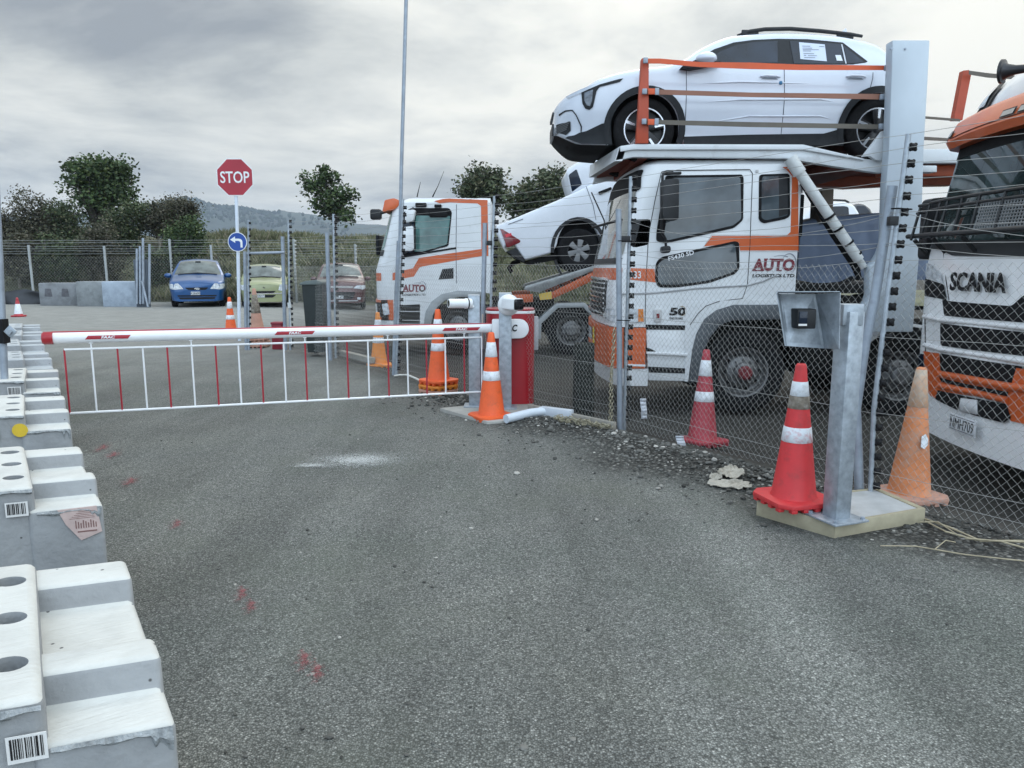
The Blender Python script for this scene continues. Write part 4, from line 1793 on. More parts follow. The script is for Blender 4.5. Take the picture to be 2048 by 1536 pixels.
def bank():
    xs = axis([(-60, -34, 3), (-34, 12, .6), (12, 40, 4)])
    ys = axis([(31.2, 46, .6), (46, 90, 5)])
    vs = []
    for y in ys:
        for x in xs:
            vs.append((x, y, bank_z(x, min(y, 46)) - .06 * max(0, y - 46)))
    nx = len(xs)
    b = B()
    b.add(vs, [(j * nx + i, j * nx + i + 1, (j + 1) * nx + i + 1, (j + 1) * nx + i) for j in range(len(ys) - 1) for i in range(nx - 1)])
    tag(b.out('grass_bank', M('bank_soil', (.11, .112, .066), .9, var=.35, vs=1.2, dirt=(.10, .085, .05), da=.3, ds=1.5), smooth=180, fix=False, org=(0, 0, 0)), kind='structure')
    b = B()
    rnd = random.Random(5)
    for i in range(64000):
        x = rnd.uniform(-16, 7.5)
        y = 31.7 + 10.0 * rnd.random() ** 1.15
        clump = noise.noise(Vector((x * .45, y * .45, 7)))
        if clump < -.42:
            continue
        z = bank_z(x, y)
        h = rnd.uniform(.22, .52) * (1 + .9 * max(0, clump)) * (1.2 if y > 38 else 1)
        a = rnd.uniform(0, 6.28)
        w = rnd.uniform(.010, .022)
        l = rnd.uniform(.05, .35)
        dx, dy = math.cos(a), math.sin(a)
        b.v += [Vector((x - dy * w, y + dx * w, z - .05)), Vector((x + dy * w, y - dx * w, z - .05)), Vector((x + dx * l * .35 + dy * w * .7, y + dy * l * .35 - dx * w * .7, z + h * .6)), Vector((x + dx * l, y + dy * l, z + h))]
        o = len(b.v) - 4
        b.f += [[o, o + 1, o + 2], [o, o + 2, o + 3]]
        b.m += [0, 0]
    tag(b.out('long_grass', leafmat('grass_blade', (.085, .098, .048), (.19, .19, .105), (.27, .24, .16), .25), smooth=0, fix=False, org=(0, 0, 0)), 'long rough grass covering the bank behind the parked cars', 'grass', kind='stuff')


bank()


def hills():
    prof = [(-900, 446), (0, 430), (220, 422), (300, 412), (322, 405), (335, 398), (352, 394), (372, 391), (388, 393), (402, 398), (420, 404), (440, 408), (470, 409), (500, 413), (520, 419), (545, 420), (570, 417), (600, 420), (640, 426), (700, 440), (780, 447), (900, 446), (1200, 448), (1600, 452), (2100, 450), (2700, 452)]
    D0 = 1800
    b = B()
    rows = 9
    px = []
    x = -900
    while x <= 2700:
        px.append(x)
        x += 5 if 280 < x < 720 else 20
    ip = lambda x: next(a[1] + (c[1] - a[1]) * (x - a[0]) / (c[0] - a[0]) for a, c in zip(prof, prof[1:]) if a[0] <= x <= c[0])
    vs = []
    for j in range(rows):
        f = j / (rows - 1)
        D = D0 - 650 * (1 - f)
        for x in px:
            top = at(x, ip(x) + 5 + 2.2 * noise.noise(Vector((x * .09, 0, 0))) * (1 if j == rows - 1 else 0), D0)
            q = at(x, 535, D)
            z = -6 + (top.z + 6) * (f ** 1.25)
            z += 14 * noise.noise(Vector((x * .03, f * 5, 4))) * f * (1 - f) * 4
            vs.append((q.x * (1 if j < rows - 1 else 1), D + 40 * noise.noise(Vector((x * .02, j, 2))), z))
    # back slope
    for x in px:
        q = at(x, 535, D0)
        vs.append((q.x, D0 + 700, -10))
    nx = len(px)
    b.add(vs, [(j * nx + i, j * nx + i + 1, (j + 1) * nx + i + 1, (j + 1) * nx + i) for j in range(rows) for i in range(nx - 1)])
    m = M('hill_cover', (.042, .056, .045), .95, var=.5, vs=.012, dirt=(.10, .108, .085), da=.3, ds=.02)
    tag(b.out('hills', m, smooth=180, fix=False, org=(0, 0, 0)), kind='structure')
    b = B()
    rnd = random.Random(3)
    # ragged tree line on the summit and slopes
    for i in range(520):
        x = rnd.uniform(296, 560) if i < 360 else rnd.uniform(300, 700)
        f = 1.0 if i < 200 else rnd.uniform(.55, .98)
        y = ip(x) + 6 + (0 if f == 1 else (1 - f) * 62)
        q = at(x, y, D0 - 30 - 560 * (1 - f))
        r = rnd.uniform(2, 5)
        bm = bmesh.new()
        bmesh.ops.create_icosphere(bm, subdivisions=1, radius=r)
        for v in bm.verts:
            v.co = Vector((v.co.x, v.co.y, v.co.z * 1.2)) * rnd.uniform(.8, 1.2) + q + Vector((0, 0, r * .2))
        b.bm(bm)
    tag(b.out('hill_trees', M('hill_tree', (.03, .045, .028), .9, var=.3, vs=.05), fix=False, smooth=0, org=(0, D0, 0)), 'far-off trees scattered over the hazy hill', 'trees', kind='stuff')


hills()


def leaf(b, p, s, rnd, droop=0.):
    a = rnd.uniform(0, 6.28)
    t = rnd.uniform(-.6, .9)
    d = Vector((math.cos(a) * math.cos(t), math.sin(a) * math.cos(t), math.sin(t) - droop)).normalized()
    u = d.orthogonal().normalized()
    u = Matrix.Rotation(rnd.uniform(0, 6.28), 3, d) @ u
    o = len(b.v)
    w = u * s * rnd.uniform(.22, .42)
    b.v += [p, p + d * s * .5 + w, p + d * s, p + d * s * .5 - w]
    b.f.append([o, o + 1, o + 2, o + 3])
    b.m.append(0)


def tree(name, label, base, blobs, mat, bark, nclump, nleaf, ls, seed, tr=.16, cat='tree', group=None, spread=.45, droop=0., lean=(0, 0), parts=('crown', 'trunk')):
    """blobs: (centre, radii); trunk and limbs run to the leaf clumps"""
    rnd = random.Random(seed)
    t = thing(name, label, cat, base, group)
    tot = sum(r[0] * r[1] * r[2] for c, r in blobs)
    clumps = []
    for c, r in blobs:
        k = max(2, int(nclump * r[0] * r[1] * r[2] / tot))
        for i in range(k):
            while True:
                v = Vector((rnd.uniform(-1, 1), rnd.uniform(-1, 1), rnd.uniform(-1, 1)))
                if .25 < v.length < 1:
                    break
            v = v * (.75 + .35 * rnd.random())
            clumps.append(Vector((c[0] + v.x * r[0], c[1] + v.y * r[1], c[2] + v.z * r[2])))
    b = B()
    for c in clumps:
        sp = spread * rnd.uniform(.6, 1.3)
        for i in range(int(nleaf * rnd.uniform(.5, 1.4))):
            leaf(b, c + Vector((rnd.gauss(0, sp), rnd.gauss(0, sp), rnd.gauss(0, sp * .8))), ls * rnd.uniform(.6, 1.4), rnd, droop)
    b.out(parts[0], mat, t, smooth=0, fix=False)
    b = B()
    base = Vector(base)
    low = min(c.z for c in clumps)
    fork = base + Vector((lean[0] * .5, lean[1], (low - base.z) * .7 + .2))
    b.tube([base - Vector((0, 0, .3)), base.lerp(fork, .5) + Vector((rnd.uniform(-.1, .1), 0, 0)), fork], [tr, tr * .85, tr * .7], 8)
    for c in rnd.sample(clumps, min(len(clumps), 46)):
        m = fork.lerp(c, .5) + Vector((rnd.gauss(0, .15), rnd.gauss(0, .15), rnd.uniform(0, .3)))
        b.tube([fork - Vector((0, 0, .1)), m, c], [tr * .45, tr * .25, tr * .06], 5)
    b.out(parts[1], bark, t, smooth=60, fix=False)
    return t


BARK = M('bark', (.075, .065, .055), .9, var=.3, vs=8)
TWIG = M('grey_twigs', (.24, .215, .18), .9, var=.3, vs=5)
LF1 = leafmat('dark_leaf', (.018, .036, .015), (.066, .102, .036), (.12, .15, .055), .12)
LF2 = leafmat('olive_leaf', (.034, .050, .027), (.095, .112, .056), (.14, .135, .08), .2)
LF3 = leafmat('scrub_leaf', (.040, .041, .026), (.092, .090, .056), (.13, .115, .085), .2)
LF4 = leafmat('green_scrub_leaf', (.032, .050, .025), (.078, .102, .046), (.13, .13, .07), .15)


def bl(px, py, D, rx, rz, ry=None):
    c = at(px, py, D)
    k = D / F
    return ((c.x, c.y, c.z), (rx * k, (ry or rx) * k, rz * k))


D = 38.0
p = at(205, 560, D)
tree('broadleaf_tree', 'dense dark round-crowned tree rising above the scrub on the left', (p.x, D, 1.2),
     [bl(200, 358, D, 56, 40), bl(165, 345, D, 28, 26), bl(195, 330, D, 34, 20), bl(230, 345, D, 30, 32), bl(245, 405, D, 32, 34), bl(195, 410, D, 44, 30), bl(160, 380, D, 26, 22)],
     LF1, BARK, 150, 62, .17, 3, tr=.2, spread=.24)
D = 42.0
p = at(668, 470, D)
tree('windswept_tree', 'thin open-crowned tree leaning left behind the grass bank', (p.x, D, 3.2),
     [bl(640, 345, D, 20, 14), bl(612, 360, D, 16, 9), bl(636, 372, D, 26, 18), bl(660, 366, D, 18, 22), bl(672, 396, D, 26, 20), bl(698, 392, D, 18, 18), bl(660, 425, D, 26, 18), bl(690, 428, D, 20, 20), bl(640, 400, D, 14, 18)],
     LF1, BARK, 84, 46, .19, 8, tr=.13, spread=.21, lean=(.2, 0))
D = 42.0
p = at(965, 470, D)
tree('broadleaf_tree', 'rounded dark tree between the far truck cab and the tilted white pickup', (p.x, D, 2.0),
     [bl(962, 366, D, 44, 30), bl(945, 380, D, 36, 22), bl(985, 352, D, 24, 24), bl(985, 395, D, 28, 30), bl(960, 410, D, 30, 30)],
     LF2, BARK, 100, 60, .19, 12, tr=.17, spread=.27)
D = 40.0
p = at(1085, 470, D)
tree('broadleaf_tree', 'broad dark tree behind the tilted white pickup', (p.x, D, 2.0),
     [bl(1090, 378, D, 44, 34), bl(1060, 398, D, 38, 28), bl(1110, 358, D, 28, 24), bl(1125, 395, D, 30, 34), bl(1040, 425, D, 30, 26), bl(1085, 425, D, 50, 30)],
     LF2, BARK, 120, 60, .19, 21, tr=.17, spread=.28)

SH = [
    ('tall brown-green gorse bush at the left edge of the picture', 20, 455, 36.5, 66, 66, LF3, 1),
    ('olive scrub bush behind the leftmost fence post', 92, 452, 36.8, 50, 56, LF3, 2),
    ('dull scrub bush half hidden below the dark round tree', 150, 470, 36.5, 44, 54, LF4, 4),
    ('brown twiggy bush behind the dark weathered block', 40, 520, 33.6, 52, 42, LF3, 5),
    ('dark green low bush behind the plain grey block', 118, 522, 33.4, 44, 44, LF4, 6),
    ('brownish bush behind the bluish weathered block', 205, 505, 34.0, 46, 58, LF3, 7),
    ('wide green bush directly below the dark round tree', 250, 462, 36.6, 50, 52, LF4, 9),
    ('feathery olive bush right of the dark round tree', 322, 440, 37.2, 42, 34, LF3, 10),
    ('dense dark green bush above the blue car', 372, 482, 34.4, 32, 44, LF1, 11),
    ('low green bush between the folded gate and the blue car', 318, 548, 32.8, 34, 40, LF4, 13),
    ('small feathery bush at the foot of the distant hill', 362, 422, 38.5, 26, 18, LF3, 14),
]
for lab, x, y, D, rx, rz, m, sd in SH:
    p = at(x, 560, D)
    rr = random.Random(sd)
    bls = [bl(x, y + 6, D, rx * .8, rz * .8, rx * .6)] + [bl(x + rr.uniform(-.75, .75) * rx, y + rr.uniform(-.85, .5) * rz, D + rr.uniform(-.6, .6), rx * .36, rz * .34) for _ in range(6)]
    tree('scrub_bush', lab, (p.x, D, bank_z(p.x, D) - .1), bls, m, TWIG, 84, 112, .11, sd, tr=.07, cat='bush', group='scrub bushes behind the boundary fence', spread=.25, parts=('foliage', 'stems'))


# ============================================================ vehicles
def pch(tab):
    """smooth monotone curve through (x, y) points"""
    xs = [p[0] for p in tab]
    ys = [p[1] for p in tab]
    n = len(xs)
    h = [xs[i + 1] - xs[i] for i in range(n - 1)]
    dl = [(ys[i + 1] - ys[i]) / h[i] for i in range(n - 1)]
    m = [dl[0]] + [0 if dl[i - 1] * dl[i] <= 0 else 2 * dl[i - 1] * dl[i] / (dl[i - 1] + dl[i]) for i in range(1, n - 1)] + [dl[-1]]

    def f(x):
        if x <= xs[0]:
            return ys[0]
        if x >= xs[-1]:
            return ys[-1]
        i = 0
        while x > xs[i + 1]:
            i += 1
        t = (x - xs[i]) / h[i]
        return (ys[i] * (1 + 2 * t) * (1 - t) ** 2 + h[i] * m[i] * t * (1 - t) ** 2 + ys[i + 1] * t * t * (3 - 2 * t) + h[i] * m[i + 1] * t * t * (t - 1))
    return f


def carshell(x0, x1, T, Bf, W, belt, ins, cy, wheels, ar, rt=.07, crown=.035, ws=None, step=.05, tuck=.05, rw=None):
    """body lofted along x from its side outline; returns builder and the side surface y(x, z)"""
    xs = set()
    k = int((x1 - x0) / step)
    for i in range(k + 1):
        xs.add(round(x0 + (x1 - x0) * i / k, 4))
    for cx, cz in wheels:
        for i in range(25):
            q = cx + ar * math.cos(PI * i / 24)
            if x0 < q < x1:
                xs.add(round(q, 4))
        for q in (cx - ar - .003, cx + ar + .003):
            if x0 < q < x1:
                xs.add(round(q, 4))
    for q in (.012, .03):
        xs.add(round(x0 + q, 4))
        xs.add(round(x1 - q, 4))
    if ws:
        xs.update(ws)
    if rw:
        xs.update(rw)
    xs = sorted(xs)

    def bot(x):
        z = Bf(x)
        for cx, cz in wheels:
            if abs(x - cx) < ar:
                z = max(z, cz + math.sqrt(ar * ar - (x - cx) ** 2))
        return z

    def yS(x, z):
        w = W(x)
        zb = belt(x)
        if z > zb:
            w -= (z - zb) * ins
        else:
            lo = Bf(x)
            f = (z - lo) / max(.05, zb - lo)
            w -= tuck * (1 - sm(0, .45, f)) + .012 * math.sin(f * PI * 2.3)
        return w
    b = B()
    rings = []
    for x in xs:
        z0, zt = bot(x), T(x)
        r = min(rt, (zt - z0) * .4)
        pts = [(0, z0), (yS(x, z0) - .05, z0), (yS(x, z0 + .025), z0 + .025)]
        nz = 9
        for i in range(1, nz + 1):
            z = z0 + .025 + (zt - r - z0 - .025) * i / nz
            pts.append((yS(x, z), z))
        yt = yS(x, zt - r)
        for i in range(1, 6):
            a = PI / 2 * i / 5
            pts.append((yt - r * (1 - math.cos(a)) * 1.25, zt - r + r * math.sin(a)))
        yi = pts[-1][0]
        pts.append((yi * .66, zt + crown * .55))
        pts.append((yi * .33, zt + crown * .9))
        pts.append((0, zt + crown))
        rings.append([(x, cy - y, z) for y, z in pts] + [(x, cy + y, z) for y, z in pts[-2:0:-1]])
    n = len(rings[0])
    h = n // 2
    vs = [p for rg in rings for p in rg]
    b.v = [Vector(v) for v in vs]
    for i in range(len(xs) - 1):
        xm = (xs[i] + xs[i + 1]) / 2
        for j in range(n):
            q = (j + 1) % n
            mi = 0
            if j in (0, n - 1):
                mi = 1
            top = h - 4 <= j <= h + 3
            if ws and ws[0] < xm < ws[1] and h - 3 <= j <= h + 2:
                mi = 2
            if rw and rw[0] < xm < rw[1] and h - 3 <= j <= h + 2:
                mi = 2
            b.f.append([i * n + j, i * n + q, (i + 1) * n + q, (i + 1) * n + j])
            b.m.append(mi)
    b.f.append(list(range(n)))
    b.m.append(0)
    b.f.append([(len(xs) - 1) * n + j for j in range(n)][::-1])
    b.m.append(0)
    return b, yS, bot


def wheel(parent, c, r, w, rr, style='steel', s=-1, name='wheel'):
    """axle along y; s = -1 shows the outer face to -y"""
    X = Matrix.Translation(Vector(c)) @ Matrix.Rotation(PI / 2 * (1 if s < 0 else -1), 4, 'X')
    b = B()
    h = w / 2
    b.lathe([(rr * .9, h - .05), (rr, h - .01), (rr + .015, h), (r - .05, h), (r - .02, h - .008), (r, h - .035), (r, -h + .035), (r - .03, -h), (rr, -h), (rr * .9, -h + .05)], 36, X=X, cap=False)
    b.out(name, TYRE, parent, smooth=40)
    wo = [o for o in COL.objects if o.parent == parent and o.name.startswith(name)][-1]
    b = B()
    if style == 'steel':
        b.lathe([(rr, h - .012), (rr - .02, h - .02), (rr - .045, h - .10), (rr * .72, h - .12), (rr * .60, h - .05), (rr * .40, h - .02), (rr * .37, h + .03), (rr * .30, h + .05), (0, h + .055)], 32, X=X, cap=False)
        for i in range(10):
            a = 2 * PI * i / 10
            b.lathe([(.030, -.004), (.030, .004), (0, .005)], 10, X=X @ Matrix.Translation((math.cos(a) * rr * .66, math.sin(a) * rr * .66, h - .074)), mi=1)
            b.lathe([(.014, 0), (.014, .028), (0, .03)], 6, X=X @ Matrix.Translation((math.cos(a + .3) * rr * .49, math.sin(a + .3) * rr * .49, h - .035)))
        b.out('rim', [STEELRIM, BLACK], parent, smooth=35)
    else:
        b.lathe([(rr, h - .01), (rr - .012, h - .012), (rr - .02, h - .05), (rr * .9, h - .09), (rr * .4, h - .10), (0, h - .10)], 32, X=X, cap=False)
        b.out('rim', M('dark_rim', (.03, .03, .032), .4, .4), parent, smooth=40)
        b = B()
        d = B()
        nsp = 5 if style == 'alloy' else 6
        for i in range(nsp):
            a = 2 * PI * i / nsp + .35
            Xs = X @ Matrix.Rotation(a, 4, 'Z')
            wi, wo_ = rr * .13, rr * .27
            pts = [(rr * .1, -wi), (rr * .97, -wo_), (rr * .97, wo_), (rr * .1, wi)]
            b.prism(pts, h - .05, h - .012, PZ, X=Xs, bev=.006)
            d.prism([(rr * .5, -wi * .9), (rr * .95, -wo_ * .62), (rr * .95, -wo_ * .1), (rr * .5, -wi * .15)], h - .013, h - .009, PZ, X=Xs)
        d.lathe([(rr * .985, h - .012), (rr * .985, h - .004), (rr * .93, h - .004), (rr * .93, h - .012)], 32, X=X, cap=False)
        b.lathe([(rr * .2, h - .05), (rr * .2, h - .01), (rr * .12, h - .004), (0, h - .004)], 16, X=X)
        if style == 'alloy':
            b.out('spokes', M('black_alloy', (.02, .02, .022), .3, .3), parent)
            d.out('machined_faces', M('machined_alloy', (.62, .64, .68), .25, .8), parent)
        else:
            b.out('spokes', M('dark_grey_alloy', (.20, .205, .21), .4, .0), parent)
    return wo


def SP(pts, D):
    return [(p.x, p.z) for p in (at(x, y, D) for x, y in pts)]


def panel(name, pts, D, mat, parent, off=.004, dep=.03, rnd=0., bev=0.):
    """flat piece with real thickness on a vehicle side that faces the road (plane y = D)"""
    q = SP(pts, D)
    if rnd:
        q = rp(q, rnd)
    b = B()
    b.prism(q, D - off, D - off + dep, PY, bev=bev)
    return b.out(name, mat, parent)


def groove(name, pts, D, parent, r=.0045, mat=None):
    b = B()
    b.tube([at(x, y, D - .001) for x, y in pts], r, 5)
    return b.out(name, mat or BLACK, parent)


# ------------------------------------------------------------ white SUV on the top deck
def top_suv():
    D = 9.05
    cy = D + .92
    px0, px1 = 1109, 1806
    A = lambda x, y, d=0: at(x, y, D + d + (.46 * min(1, max(0, 1170 - x) / 58) ** 1.3))
    root = A(1450, 288)
    t = thing('parked_suv', 'white compact SUV with black wheel arches on the top deck of the car carrier', 'car', (root.x, cy, root.z))
    top = [(1109, 216, 0), (1118, 205, 0), (1134, 190, 0), (1169, 170, .0), (1197, 156, .05), (1244, 142.5, .06), (1290, 136, .08), (1333, 132, .1), (1368, 122, .12), (1408, 97, .15), (1440, 82, .18), (1474, 71.5, .2), (1520, 66.5, .2), (1560, 64, .2), (1610, 64.5, .2), (1674, 69, .2), (1722, 77, .2), (1767, 90, .2), (1790, 112, .15), (1806, 150, .1)]
    T = pch([(A(x, y, d).x * (D / (D + d) if d else 1), A(x, y, d).z - .0) for x, y, d in top])
    Bf = pch([(p.x, p.z) for p in [A(*q) for q in ((1109, 268), (1165, 284), (1240, 287), (1373, 286), (1680, 288), (1806, 268))]])
    fx0 = A(px0, 200).x
    fx1 = A(px1, 200).x
    W = pch([(fx0, .40), (fx0 + .03, .52), (fx0 + .09, .63), (fx0 + .18, .73), (fx0 + .32, .81), (fx0 + .55, .87), (fx0 + .85, .905), (fx0 + 1.2, .92), (fx0 + 3.2, .92), (fx0 + 3.8, .89), (fx1, .78)])
    zb = A(1450, 139).z
    wf, wr = A(1290, 257), A(1757, 266)
    R_ = .355
    wz = A(1290, 257).z
    b, yS, bot = carshell(fx0, fx1, T, Bf, W, lambda x: zb, .42, cy, [(wf.x, wz), (wr.x, wz)], .405, rt=.085, ws=[A(1372, 120).x, A(1474, 71).x])
    SUVW = M('pearl_white_paint', (.60, .645, .72), .22, var=.02, coat=.7)
    body = b.out('body', [SUVW, BLACK, GLASS], t, smooth=40)
    CL = M('cladding_plastic', (.016, .018, .021), .5, var=.2, vs=20, spec=.25)

    def fn(off):
        return lambda x, z: Vector((x, cy - yS(x, z) - off, z))

    def dr(name, pts, mat, par, off=.006, d=.0, sa=.08, sb=.06, rnd=0):
        q = [(p.x, p.z) for p in (A(x, y, d) for x, y in pts)]
        if rnd:
            q = rp(q, rnd)
        bb = B()
        bb.drape(q, fn(off), sa=sa, sb=sb)
        o = bb.out(name, mat, par, smooth=60)
        return o
    # arches
    for c, nm in ((wf, 0), (wr, 1)):
        q = []
        for i in range(25):
            a = PI * (1.12 - 1.24 * i / 24)
            q.append((c.x + .475 * math.cos(a), wz + .475 * math.sin(a)))
        for i in range(25):
            a = PI * (-.12 + 1.24 * i / 24)
            q.append((c.x + .40 * math.cos(a), wz + .40 * math.sin(a)))
        q = [(x, z) for x, z in q if x < fx1 - .02]
        bb = B()
        bb.drape(q, fn(.014), sa=.05, sb=0)
        bb.out('wheel_arch_trim', CL, t, smooth=60)
    for c in (wf, wr):
        wheel(t, (c.x, D + .145, wz), R_, .225, .245, 'alloy')
        wheel(t, (c.x, cy + .92 - .145, wz), R_, .225, .245, 'alloy', s=1)
    # sill cladding, with the step towards the wheels
    dr('sill_trim', [(1369, 272), (1500, 268), (1650, 266), (1690, 255), (1690, 290), (1369, 290)], CL, t, .012)
    dr('front_lower_trim', [(1160, 262), (1175, 258), (1205, 245), (1222, 243), (1226, 287), (1165, 284), (1150, 281), (1130, 276), (1136, 272), (1150, 268)], CL, t, .010)
    bb = B()
    bb.box((fx0 + .35, D + .30, Bf(fx0 + 1) + .02), (fx1 - .25, cy + .62, A(1450, 190).z))
    bb.out('underbody', BLACK, t)
    # windows (greenhouse surface lies about 0.1 m deeper)
    side = dr('side_window_frame', [(1372, 131), (1400, 115), (1430, 97), (1470, 82), (1510, 76), (1560, 73.5), (1620, 74.5), (1690, 82), (1733, 124), (1728, 127), (1700, 131)], CL, t, .004, .08)
    dr('side_glass', [(1412, 122), (1440, 103), (1474, 88), (1512, 81), (1558, 78.5), (1556, 100), (1552, 128), (1408, 128)], GLASS, side, .009, .08)
    dr('side_glass', [(1583, 78.5), (1625, 80), (1684, 86), (1684, 130), (1584, 130)], GLASS, side, .009, .08)
    dr('side_glass', [(1690, 90), (1724, 124), (1722, 127), (1690, 130)], GLASS, side, .009, .08)
    dr('window_divider', [(1685, 86), (1688, 87), (1689, 130), (1686, 130)], M('pale_trim', (.5, .53, .58), .4), side, .011, .08)
    pp = dr('window_sheet', [(1601, 82), (1652, 87), (1650, 125), (1598, 120)], M('sheet_paper', (.56, .62, .72), .7, var=.03), side, .013, .08)
    bb = B()
    for i, (x0, x1, y) in enumerate(((1606, 1622, 91), (1640, 1650, 92), (1606, 1625, 95.5), (1606, 1638, 99), (1606, 1622, 102), (1606, 1627, 108), (1606, 1611, 112), (1614, 1632, 112.5), (1606, 1628, 117))):
        q = [(p.x, p.z) for p in (A(u, v, .08) for u, v in ((x0, y - .8), (x1, y - .5), (x1, y + .8), (x0, y + .5)))]
        bb.drape(q, fn(.015))
    bb.out('print', M('grey_print', (.16, .18, .22), .7), pp)
    tg = dr('window_tag', [(1669, 111), (1680, 111), (1682, 124), (1670, 123.5)], M('tag_white', (.62, .66, .72), .6), side, .013, .08)
    # shut lines, handles
    for pts in ([(1373, 136), (1372, 200), (1371, 268)], [(1569, 139), (1568, 200), (1565, 268)], [(1748, 144), (1747, 155), (1742, 172), (1737, 183)]):
        q = [A(x, y) for x, y in pts]
        path = []
        for a, c in zip(q, q[1:]):
            for i in range(6):
                e = a.lerp(c, i / 5)
                path.append(Vector((e.x, cy - yS(e.x, e.z) - .001, e.z)))
        bb = B()
        bb.tube(path, .004, 5)
        bb.out('shut_line', M('shut_line_shadow', (.05, .06, .075), .7), t)
    for x0 in (1520, 1692):
        bb = B()
        q = A(x0, 153)
        e = A(x0 + 40, 155)
        y = cy - yS(q.x, q.z)
        bb.tube([Vector((q.x, y - .004, q.z)), Vector((q.x + .06, y - .032, q.z + .004)), Vector((e.x - .06, y - .032, q.z)), Vector((e.x, y - .004, q.z - .004))], [.008, .014, .014, .008], 8)
        bb.out('door_handle', SUVW, t, smooth=60)
        bb = B()
        bb.drape([(q.x + .01, q.z - .03), (e.x - .02, q.z - .036), (e.x - .05, q.z - .010), (q.x + .05, q.z - .006)], fn(.002), sa=.05, sb=.02)
        bb.out('handle_recess', M('recess_grey', (.26, .29, .33), .4), t, smooth=60)
    # door creases: raised character ribs pressed in the doors
    for pts in ([(1385, 206), (1480, 200), (1640, 199), (1672, 205)], [(1380, 168), (1480, 164), (1650, 168)], [(1378, 250), (1500, 232), (1640, 232), (1672, 240)]):
        q = [A(x, y) for x, y in pts]
        path = []
        for a, c in zip(q, q[1:]):
            for i in range(8):
                e = a.lerp(c, i / 7)
                path.append(Vector((e.x, cy - yS(e.x, e.z) + .008, e.z)))
        bb = B()
        k = len(path)
        bb.tube(path, [.002 + .012 * math.sin(PI * i / (k - 1)) for i in range(k)], 10, flat=1.6)
        bb.out('door_crease', SUVW, t, smooth=80)
    bb = B()
    p = A(1561, 166)
    bb.lathe([(0, -.006), (.018, -.006), (.022, 0), (.018, .01), (0, .012)], 12, X=Matrix.Translation((p.x, cy - yS(p.x, p.z) - .004, p.z)) @ Matrix.Rotation(PI / 2, 4, 'X'))
    bb.out('blue_plug', M('blue_plug', (.02, .16, .32), .4), t)
    # roof rail
    bb = B()
    pts = [(1474, 71, .30), (1500, 62.5, .26), (1530, 58.5, .26), (1580, 57.5, .26), (1640, 62, .26), (1700, 68.5, .26), (1724, 72.5, .28)]
    bb.tube([A(x, y, d) for x, y, d in pts], [.012, .022, .024, .024, .024, .022, .018], 8)
    for x, y in ((1500, 66), (1690, 72)):
        bb.cbox(A(x, y, .27), (.20, .03, .07), bev=.01)
    bb.out('roof_rail', BLKPL, t, smooth=50)
    bb = B()
    bb.tube([A(x, y, 1.54 + 0 * d) for x, y, d in [(1494, 92, 0), (1540, 86, 0), (1600, 86, 0), (1700, 95, 0)]], .022, 8)
    bb.out('roof_rail', BLKPL, t, smooth=50)
    bb = B()
    bb.prism([(q.x, q.z) for q in (A(1680, 66, .9), A(1692, 56, .9), A(1696, 70, .9))], cy - .02, cy + .02, PY)
    bb.out('roof_fin', SUVW, t)
    # mirror
    bb = B()
    c = A(1415, 118, -.10)
    bm = bmesh.new()
    bmesh.ops.create_uvsphere(bm, u_segments=16, v_segments=10, radius=1)
    for v in bm.verts:
        v.co = Vector((v.co.x * .135 * (1 if v.co.x < 0 else .8), v.co.y * .10, v.co.z * (.075 if v.co.z > 0 else .045)))
    bb.bm(bm, X=Matrix.Translation(c))
    mr = bb.out('door_mirror', SUVW, t, smooth=80)
    bb = B()
    bb.prism([(q.x, q.z) for q in (A(1358, 139, 0), A(1372, 128, 0), A(1412, 126, 0), A(1440, 127, 0), A(1405, 137, 0), A(1380, 142, 0))], D - .10, D + .14, PY, bev=.01)
    bb.out('mirror_foot', CL, mr)
    # lamp, grille, bumper pieces on the nose
    dr('headlight_surround', [(1163, 176), (1178, 172), (1215, 161), (1247, 156), (1240, 163), (1200, 172), (1194, 180), (1187, 212), (1180, 217), (1172, 214), (1166, 204)], CL, t, .010, 0, .03, .03)
    dr('headlight', [(1170, 182), (1187, 177), (1185, 200), (1181, 210), (1175, 208), (1170, 198)], M('smoked_lens', (.11, .13, .16), .1, coat=.8, var=.5, vs=20), t, .016, 0, .03, .03)
    dr('daytime_strip', [(1130, 196), (1162, 176), (1200, 162), (1240, 157), (1200, 167), (1164, 182), (1134, 199)], M('lamp_strip', (.50, .53, .57), .2, .4), t, .013, 0, .03, .03)
    dr('bumper_crease', [(1117, 230), (1130, 222), (1145, 219), (1154, 228), (1166, 249), (1165, 262), (1163, 262), (1163, 250), (1152, 229), (1144, 221.5), (1130, 225), (1117, 234)], CL, t, .010, 0, .02, .03)
    # face of the nose
    zlo, zhi = A(1110, 290).z, A(1110, 214).z
    fxp = fx0 - .004
    for nm, y0, y1, za, zb_, mt in (('upper_grille', -.34, .34, A(1110, 226).z, A(1110, 219).z, CL), ('lower_grille', -.34, .34, A(1110, 266).z, A(1110, 243).z, CL), ('skid_plate', -.30, .30, A(1110, 268.5).z, A(1110, 267).z, M('skid_silver', (.45, .46, .48), .4, .4))):
        bb = B()
        bb.prism(rp([(cy + y0, za), (cy + y1, za), (cy + y1 * .94, zb_), (cy + y0 * .94, zb_)], .03), fxp - .012, fxp + .02, PX)
        bb.out(nm, mt, t)
    dr('lower_grille_side', [(1112, 250), (1141, 243), (1142, 260), (1132, 270), (1113, 266)], CL, t, .010, 0, .02, .03)
    bb = B()
